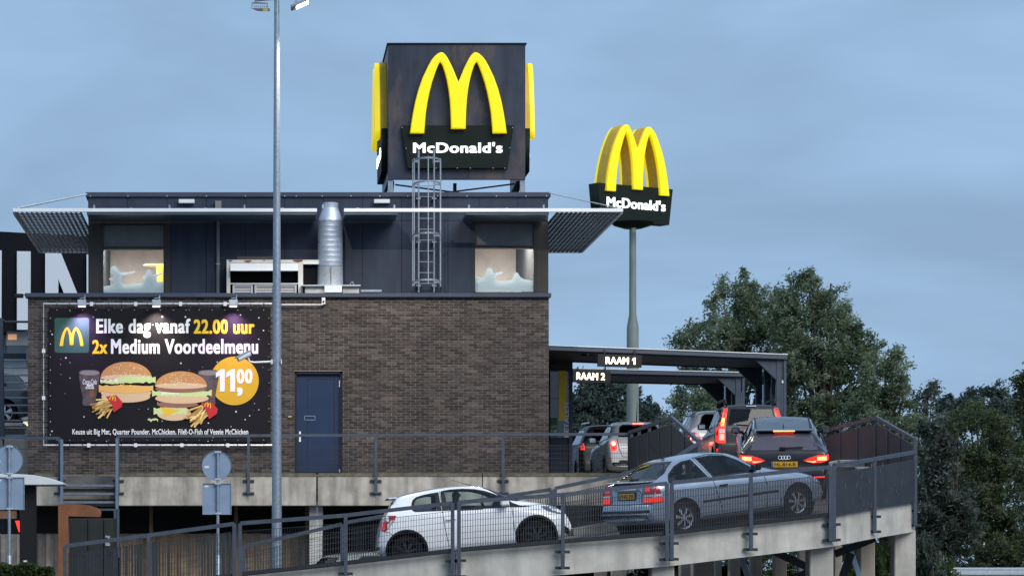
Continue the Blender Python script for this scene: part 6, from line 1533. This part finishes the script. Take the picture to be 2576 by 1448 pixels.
spec = dict(L=4.4, W=1.82, wroof=.63, prof=[(0, .45), (.02, .62), (.06, .74), (.10, 1.05), (.16, 1.15), (.34, 1.45), (.46, 1.60), (.6, 1.65), (1.2, 1.69), (1.9, 1.69), (2.4, 1.60), (3.1, 1.15), (3.4, 1.08), (4.1, .95), (4.3, .8), (4.4, .55)],
    belt=[(.1, 1.1), (1.0, 1.07), (2.8, 1.03), (3.4, 1.0), (4.3, .7)], endr=.42, ec=.12)
sv = Car('black_suv', 'black high-roofed car at the second pay window ahead of the small white car', spec, paint('paint_black_b', (.008, .008, .009), rough=.45, coat=.15), 'cars queueing on the ramp and lane')
for ax in ('R', 'L'):
    sv.window('side_glass', [(.70, 1.15), (.80, 1.42), (.95, 1.55), (1.9, 1.59), (2.3, 1.54), (2.9, 1.16), (2.85, 1.12)], ax, G_dark, .03)
sv.window('rear_glass', [(-.62, 1.20), (-.52, 1.54), (.52, 1.54), (.62, 1.20)], 'B', G_dark, .03)
for sg in (1, -1): sv.patch('tail_lamp', [(sg*a, b) for a, b in ((.79, .98), (.80, 1.16), (.85, 1.16), (.87, .98))], 'B', M_tail_lit, .008)
for y in (-.58, .58): MB().tube([(.6, y, 1.64), (.7, y, 1.71), (2.0, y, 1.74), (2.2, y, 1.66)], .022, 6).build('roof_bar', M_chrome, sv.root, local=True, smooth=True)
sv.mirror_(2.75, 1.12, M_trim, k=1.6); sv.wheels(.85, 3.5, .34, M_alloy, arch=.39, n_sp=6); sv.cabin(.8, 3.0, 1.05, 2.1, 1.2); sv.plate(None, .85)
sv.finish((0, 0, 0), Vector((PX(1548, 75.5), 75.5, ZPR-.06)), R(92), 0)
# ---------------------------------------------------------------- parked cars
spec = dict(L=4.3, W=1.79, wroof=.60, step=.035, prof=[(0, .44), (.02, .60), (.06, .72), (.10, .98), (.26, 1.12), (.50, 1.36), (.65, 1.42), (1.2, 1.47), (1.8, 1.48), (2.3, 1.40), (3.05, 1.02), (3.3, .96), (4.0, .82), (4.2, .70), (4.3, .5)], belt=[(.1, .98), (2.6, .93), (3.3, .88), (4.2, .6)], endr=.45, ec=.14)
def parked(name, label, pm, loc, head):
    c = Car(name, label, spec, pm, 'parked cars')
    for ax in ('R', 'L'):
        c.window('side_glass', [(.72, 1.02), (.85, 1.26), (1.0, 1.36), (1.8, 1.40), (2.2, 1.34), (2.75, 1.04), (2.7, 1.0)], ax, G_dark, .03); c.seam([(1.6, 1.4), (1.62, .3)], ax)
        c.patch('tail_lamp', [(.05, .82), (.09, .96), (.25, .96), (.2, .82)], ax, M_tail_dim, .008)
    c.window('rear_glass', [(-.6, 1.08), (-.5, 1.34), (.5, 1.34), (.6, 1.08)], 'B', G_dark, .03); c.window('windscreen', [(-.64, 1.02), (-.54, 1.40), (.54, 1.40), (.64, 1.02)], 'F', G_dark, .03)
    c.wheels(.8, 3.4, .32, M_alloy, arch=.37, n_sp=5); c.mirror_(2.6, 1.05, pm); c.cabin(.7, 2.9, .95, 2.0, 1.1)
    return c.finish((0, 0, 0), loc, head, 0)
parked('parked_car', 'dark grey car parked on the upper deck behind the steel stair', paint('paint_graphite', (.045, .05, .06), metal=.4, rough=.3), Vector((PX(92, 78), 78.2, PZ(1062, 76)+.005)), R(180))
parked('parked_car', 'black car parked in the shade under the ramp, only its roof showing', paint('paint_black_c', (.012, .012, .013), rough=.2), Vector((PX(1640, 63), 64, 0.005)), R(8))
parked('parked_car', 'grey-green car parked under the platform behind the white hatchback tail', paint('paint_sage', (.18, .22, .20), rough=.35), Vector((PX(775, 63), 63.2, 0.30)), R(20))
spec = dict(L=4.9, W=1.95, wroof=.80, step=.04, prof=[(0, .45), (.02, .7), (.04, 1.2), (.08, 1.9), (.16, 1.97), (.5, 2.0), (2.8, 2.0), (3.2, 1.92), (3.9, 1.25), (4.2, 1.15), (4.75, .95), (4.9, .55)], belt=[(.1, 1.15), (3.5, 1.1), (4.2, 1.0), (4.8, .7)], endr=.3, ec=.06)
vn = Car('parked_van', 'dark green van parked under the platform beside the pale column', spec, paint('paint_dark_green', (.012, .03, .022), rough=.3), None, 'van')
for ax in ('R', 'L'): vn.window('front_door_glass', [(2.75, 1.25), (2.75, 1.75), (3.2, 1.75), (3.75, 1.25)], ax, G_dark, .03); vn.patch('tail_lamp', [(.03, .9), (.04, 1.3), (.16, 1.3), (.16, .9)], ax, M_tail_dim, .008)
for sg in (1, -1): vn.patch('tail_lamp', [(sg*a, b) for a, b in ((.78, .9), (.78, 1.3), (.9, 1.3), (.9, .9))], 'B', M_tail_dim, .008)
vn.window('windscreen', [(-.8, 1.3), (-.7, 1.85), (.7, 1.85), (.8, 1.3)], 'F', G_dark, .03); vn.wheels(.95, 3.9, .33, M_alloy, arch=.39, n_sp=6); vn.mirror_(3.6, 1.25, M_trim, k=1.5)
vn.finish((0, 0, 0), Vector((PX(862, 69.5), 70.2, 0.005)), R(12), 0)
# ================================================================== vegetation
def leaf_mat(name, ramp):
    m = bpy.data.materials.new(name); m.use_nodes = True; t = m.node_tree; b = t.nodes['Principled BSDF']; ln = t.links.new
    a = t.nodes.new('ShaderNodeAttribute'); a.attribute_name = 'rnd'
    rp = t.nodes.new('ShaderNodeValToRGB'); e = rp.color_ramp.elements
    e[0].position = 0; e[0].color = (*ramp[0], 1); e[1].position = 1; e[1].color = (*ramp[-1], 1)
    for i, c in enumerate(ramp[1:-1]): n = rp.color_ramp.elements.new((i+1)/(len(ramp)-1)); n.color = (*c, 1)
    ln(a.outputs['Fac'], rp.inputs['Fac']); ln(rp.outputs['Color'], b.inputs['Base Color']); b.inputs['Roughness'].default_value = .62
    b.inputs['Specular IOR Level'].default_value = .3
    tr = t.nodes.new('ShaderNodeBsdfTranslucent'); ln(rp.outputs['Color'], tr.inputs['Color']); mx = t.nodes.new('ShaderNodeMixShader'); mx.inputs['Fac'].default_value = .5
    o = t.nodes['Material Output']; ln(b.outputs['BSDF'], mx.inputs[1]); ln(tr.outputs['BSDF'], mx.inputs[2]); ln(mx.outputs['Shader'], o.inputs['Surface'])
    return m
LM_poplar = leaf_mat('leaf_poplar', [(.080, .118, .066), (.135, .185, .105), (.195, .25, .155), (.28, .34, .24), (.42, .47, .38)])
LM_dark = leaf_mat('leaf_dark', [(.040, .060, .032), (.066, .098, .050), (.10, .135, .068), (.145, .175, .09), (.21, .235, .13)])
LM_willow = leaf_mat('leaf_willow', [(.026, .040, .030), (.05, .072, .055), (.10, .125, .105), (.17, .20, .175), (.26, .29, .26)])
LM_far = leaf_mat('leaf_far', [(.045, .07, .065), (.065, .095, .085), (.09, .125, .11), (.13, .17, .15), (.20, .24, .22)])
LM_hedge = leaf_mat('leaf_hedge', [(.02, .035, .01), (.04, .07, .02), (.07, .11, .03), (.11, .15, .05)])
M_bark = mat('bark', (.06, .05, .042), .9, var=.3, vscale=5, bump=.6, bscale=20)
def leaves(name, C, N_, rng, lw, ll, m, parent, wind=(.6, 0, .35), shell=None):
    """C: leaf centres (n,3)"""
    n = len(C); d = rng.normal(size=(n, 3)) + np.array(wind)*1.4; d /= np.linalg.norm(d, axis=1)[:, None]
    r = rng.normal(size=(n, 3)); s_ = np.cross(d, r); s_ /= np.linalg.norm(s_, axis=1)[:, None]
    L_ = ll*rng.uniform(.6, 1.25, n)[:, None]; Wd = lw*rng.uniform(.7, 1.2, n)[:, None]
    v = np.stack([C-d*L_*.5, C+s_*Wd*.5-d*L_*.05, C+d*L_*.5, C-s_*Wd*.5-d*L_*.05], 1).reshape(-1, 3)
    me = bpy.data.meshes.new(name); me.vertices.add(4*n); me.vertices.foreach_set('co', v.ravel())
    me.loops.add(4*n); me.loops.foreach_set('vertex_index', np.arange(4*n, dtype=np.int32))
    me.polygons.add(n); me.polygons.foreach_set('loop_start', np.arange(0, 4*n, 4, dtype=np.int32))
    try: me.polygons.foreach_set('loop_total', np.full(n, 4, dtype=np.int32))
    except Exception: pass
    me.update(calc_edges=True)
    at = me.attributes.new('rnd', 'FLOAT', 'FACE'); at.data.foreach_set('value', np.clip(N_, 0, 1).astype(np.float32))
    return link(name, me, m, parent)
def tree(label, lobes, Y, m, dens=1.0, leaf=(.055, .16), base_px=None, grp='trees behind the ramp and lane', seed=1, clump=.42, depth=.8, name='tree', cat='tree', ground=None, wind=(.6, 0, .35)):
    """lobes in picture units (x, y, rx, ry) at depth Y"""
    rng = np.random.default_rng(seed); k = Y/F
    cx = base_px if base_px else np.mean([l[0] for l in lobes]); g = ground_height(PX(cx, Y), Y)-.05 if ground is None else ground
    t = thing(name, label, cat, (PX(cx, Y), Y, g), grp)
    Cs, Rn = [], []; tips = []
    for lx, ly, rx, ry in lobes:
        c = np.array(P(lx, ly, Y)); rad = np.array([rx*k, (rx+ry)*.5*k*depth, ry*k]); vol = rad.prod()*4.19
        area = 4*math.pi*((rad[0]*rad[1])**1.6/3+(rad[0]*rad[2])**1.6/3+(rad[1]*rad[2])**1.6/3)**(1/1.6)
        nc = max(6, int(dens*area*3.1/clump**1.2*.55))
        u = rng.normal(size=(nc, 3)); u /= np.linalg.norm(u, axis=1)[:, None]
        q = rng.uniform(.35, 1.0, nc)**.45; cc = c+u*rad*q[:, None]
        # skip the part far at the back which no one can see
        keep = (u[:, 1] < .55); cc = cc[keep]
        for c2 in cc[::max(1, len(cc)//7)]: tips.append(c2)
        for c2 in cc:
            out_d = c2-c; out_d /= (np.linalg.norm(out_d)+1e-6)
            nl = int(rng.uniform(70, 130)); cs = clump*rng.uniform(.55, 1.2)
            # each clump is a spray: leaves strung along a twig that the wind bends
            ax = out_d*.7+np.array(wind)*1.1+rng.normal(0, .45, 3); ax /= np.linalg.norm(ax)
            tt = rng.uniform(-.5, 1.0, nl); o = tt[:, None]*ax*cs*1.25 + rng.normal(size=(nl, 3))*cs*(.34-.20*np.clip(tt, 0, 1))[:, None]
            o[:, 2] -= .25*cs*np.clip(tt, 0, 1)**2
            Cs.append(c2+o); tone = rng.uniform(.10, .72)
            Rn.append(np.clip(tone+rng.normal(0, .10, nl)+np.where(rng.random(nl) < .06, .28, 0), 0, 1))
    C = np.concatenate(Cs); Rr = np.concatenate(Rn)
    C[:, 2] = np.maximum(C[:, 2], g+.05)
    leaves('crown', C, Rr, rng, leaf[0], leaf[1], m, t, wind)
    top = max(l[1]*-1 for l in lobes); ztop = PZ(min(l[1]-l[3]*.3 for l in lobes), Y); h = ztop-g
    tb = MB(); bx = PX(cx, Y); r0 = max(.05, .022*h)
    mid = Vector((bx+.1, Y, g+h*.45)); tb.tube([(bx, Y, g-.1), (bx+.03, Y, g+h*.2), mid, (bx+.2, Y, g+h*.75), (bx+.25, Y, ztop)], [r0*1.25, r0, r0*.75, r0*.45, r0*.1], 8)
    tb.build('trunk', M_bark, t, smooth=True)
    lb = MB(); rng2 = random.Random(seed)
    for c2 in tips[:26]:
        f_ = rng2.uniform(.25, .8); a = Vector((bx+.25*f_, Y, g+h*f_*.8)); b = Vector(c2); mm = a.lerp(b, .5)+Vector((0, 0, .15*h*.1))
        lb.tube([a, mm, b], [r0*.4, r0*.22, r0*.05], 5, caps=False)
    if lb.v: lb.build('limbs', M_bark, t, smooth=True)
    return t
tree('tall windswept poplar above the nearer canopy roof', [(1800, 890, 85, 110), (1850, 790, 70, 95), (1950, 900, 50, 120), (1960, 800, 30, 60), (1905, 850, 60, 120), (1745, 900, 45, 55), (1712, 868, 22, 26), (1860, 735, 38, 38), (1930, 770, 40, 50), (1880, 1000, 110, 90), (1760, 1010, 60, 60), (1715, 1030, 34, 40)], 101, LM_poplar, 1.0, seed=11, base_px=1840)
tree('tallest windswept poplar with a pointed tip right of the canopies', [(2065, 850, 75, 110), (2020, 760, 46, 64), (1985, 900, 45, 120), (2180, 900, 40, 50), (2008, 722, 20, 32), (2075, 770, 40, 50), (2120, 880, 60, 70), (2050, 980, 90, 110), (2150, 960, 60, 90), (1975, 800, 25, 55), (2000, 1090, 70, 90), (2110, 1090, 80, 90)], 98, LM_poplar, 1.0, seed=12, base_px=2070)
tree('middle poplar sloping down right of the tallest poplar', [(2215, 960, 55, 60), (2240, 925, 30, 36), (2180, 1040, 60, 70), (2260, 1030, 55, 70), (2220, 1140, 85, 90), (2280, 1110, 40, 60), (2262, 905, 18, 22)], 96, LM_poplar, 1.0, seed=13, base_px=2220)
tree('silvery windblown willow beside the right end of the ramp', [(2362, 1150, 34, 60), (2345, 1090, 32, 40), (2385, 1230, 46, 70), (2340, 1270, 40, 70), (2400, 1330, 48, 60), (2330, 1350, 34, 50)], 90, LM_willow, 1.1, (.05, .2), seed=14, base_px=2390, clump=.34)
tree('dark leafy tree right of the silvery willow', [(2450, 1100, 80, 80), (2400, 1170, 60, 90), (2340, 1200, 50, 100), (2520, 1150, 60, 80), (2480, 1250, 90, 100), (2420, 1290, 60, 80), (2550, 1280, 60, 110), (2510, 1380, 90, 40)], 95, LM_dark, 1.0, seed=15, base_px=2480)
tree('bluish distant tree rising above the dark tree at the right', [(2420, 1040, 60, 50), (2475, 1020, 55, 45), (2550, 1080, 60, 60), (2500, 985, 24, 18), (2370, 1050, 40, 40), (2545, 1040, 35, 40)], 125, LM_far, 1.0, (.08, .2), seed=16, base_px=2460)
tree('young tree at the right picture edge in front of the wood', [(2562, 960, 16, 22), (2566, 1000, 22, 30), (2590, 1050, 45, 50), (2600, 960, 30, 60), (2600, 1180, 50, 80)], 84, LM_dark, .8, seed=17, base_px=2600, clump=.3)
tree('round grey-green tree seen between the canopy and the small white car', [(1530, 1010, 70, 60), (1480, 1040, 60, 70), (1590, 1060, 60, 60), (1460, 1110, 60, 70), (1540, 1120, 90, 60), (1640, 1090, 40, 50), (1500, 965, 30, 22), (1420, 1060, 40, 60)], 225, LM_far, 1.0, (.15, .38), seed=18, base_px=1520, clump=.8)
tree('low poplar below the farther canopy behind the white cars', [(1740, 1060, 60, 60), (1800, 1080, 70, 70), (1690, 1100, 28, 40), (1870, 1110, 80, 60)], 99, LM_poplar, .9, seed=19, base_px=1780)
tree('dark undergrowth tree behind the ramp bend', [(2140, 1220, 80, 90), (2230, 1240, 80, 100), (2050, 1210, 60, 80), (2180, 1350, 110, 70), (2290, 1310, 50, 90), (2060, 1340, 80, 70), (1940, 1320, 80, 80), (1850, 1350, 80, 70)], 93, LM_dark, .8, seed=20, base_px=2150)
tree('small silvery sapling rising between the middle poplar and the willow', [(2310, 1030, 26, 40), (2330, 1000, 14, 22)], 97, LM_willow, 1.0, seed=21, base_px=2315)
tree('grey feathery bush at the foot of the corner column', [(2325, 1400, 26, 50), (2345, 1420, 24, 40), (2310, 1430, 24, 40)], 60, LM_willow, 1.0, (.025, .14), seed=22, base_px=2328, clump=.16, name='bush', cat='bush', grp='bushes by the ramp', wind=(.1, 0, 1.2))
tree('grass-green bush between the right columns below the ramp', [(2215, 1410, 36, 30), (2240, 1435, 40, 30)], 66, LM_hedge, 1.0, (.03, .2), seed=23, base_px=2225, clump=.2, name='bush', cat='bush', grp='bushes by the ramp', wind=(.1, 0, 1.2))
tree('dark thicket under the trees behind the crash barrier', [(2340+i*42, 1385+(i % 3)*10, 45, 55) for i in range(7)], 93, LM_dark, .8, seed=25, base_px=2450, name='bush', cat='bush', grp='bushes by the ramp', clump=.4)
tree('long low thicket behind the ramp columns', [(1500+i*75, 1412+(i % 3)*8, 60, 42) for i in range(12)], 82, LM_hedge, .7, (.05, .16), seed=24, base_px=1900, name='bush', cat='bush', grp='bushes by the ramp', clump=.34)
tree('dark tree just beyond the right picture edge', [(2680, 1080, 80, 100), (2760, 1150, 90, 120), (2700, 1260, 110, 120)], 97, LM_dark, .7, seed=31, base_px=2710)
tree('poplar farther beyond the right picture edge', [(2900, 1050, 90, 120), (2960, 1150, 100, 130), (2880, 1260, 120, 120)], 104, LM_poplar, .7, seed=32, base_px=2920)
# clipped hedge, bottom left
Yh = 50.0; rng = np.random.default_rng(5)
t = thing('hedge', 'clipped green hedge top at the bottom left corner', 'hedge', (PX(40, Yh), Yh, 0))
n = 15000; x0, x1 = PX(-40, Yh), PX(128, Yh); u = rng.random((n, 3))
C = np.stack([x0+(x1-x0)*u[:, 0]**.8, Yh+u[:, 1]*1.0, .2+(PZ(1419, Yh)-.2)*u[:, 2]**.22], 1); C[:, 2] += .035*np.sin(C[:, 0]*14)*u[:, 2] - .10*np.clip((C[:, 0]-x1+.35)/.35, 0, 1)**2
leaves('foliage', C, np.clip(rng.normal(.45, .25, n), 0, 1), rng, .05, .07, LM_hedge, t, wind=(0, 0, .3))
MB().box(x0, x1-.1, Yh+.2, Yh+.9, 0, PZ(1440, Yh)-.1).build('stems', M_bark, t)
# grasses (stuff)
def grass(name, n, xr, yr, hr, cols, seed, parent=None, lean=.35):
    rng = np.random.default_rng(seed); x = rng.uniform(*xr, n); y = rng.uniform(*yr, n); z = np.array([ground_height(a, b) for a, b in zip(x, y)]); h = rng.uniform(*hr, n); w = rng.uniform(.012, .025, n)
    lx = lean*h*rng.uniform(.4, 1.4, n); ang = rng.uniform(-.5, .5, n)
    v = np.empty((n, 3, 3)); v[:, 0] = np.stack([x-w, y, z], 1); v[:, 1] = np.stack([x+w, y+ang*w, z], 1); v[:, 2] = np.stack([x+lx, y+ang*.2, z+h], 1)
    me = bpy.data.meshes.new(name); me.from_pydata(v.reshape(-1, 3).tolist(), [], [(3*i, 3*i+1, 3*i+2) for i in range(n)])
    at = me.attributes.new('rnd', 'FLOAT', 'FACE'); at.data.foreach_set('value', rng.random(n).astype(np.float32))
    o = link(name, me, cols); tag(o, kind='stuff'); return o
LM_dry = leaf_mat('dry_grass', [(.10, .085, .045), (.20, .165, .085), (.30, .25, .14)]); LM_gr = leaf_mat('green_grass', [(.035, .06, .02), (.06, .10, .03), (.10, .13, .05)])
o = grass('dry_grass', 16000, (14, 34), (85, 91), (.4, .85), LM_dry, 1); tag(o, 'pale dry grass strip behind the crash barrier at the far right', 'grass')
o = grass('green_grass', 16000, (8, 30), (68, 83), (.15, .5), LM_gr, 2); tag(o, 'green grass on the bank beyond the ramp columns', 'grass')
# crash barrier
Yg = 84.0
t = thing('crash_barrier', 'grey steel crash barrier in front of the dry grass at the bottom right', 'barrier', (PX(2500, Yg), Yg, .62))
pr = [(-.02, 1.0), (.02, .96), (.0, .90), (.055, .86), (.055, .80), (.0, .76), (.02, .70), (-.02, .68)]
gz = PZ(1426, Yg)-1.0; x0, x1 = PX(2372, Yg), PX(2800, Yg); mb = MB()
for x in (x0, x1): mb.v += [(x, Yg-a*1.8, gz+b_) for a, b_ in pr]
for i in range(len(pr)-1): mb.f.append((i, i+1, len(pr)+i+1, len(pr)+i)); mb.m.append(0)
mb.build('rail', M_galv_lt, t)
for px in range(2380, 2600, 62): MB().box(PX(px, Yg), PX(px, Yg)+.08, Yg+.04, Yg+.12, .4, gz+.95).build('post', M_galv, t)
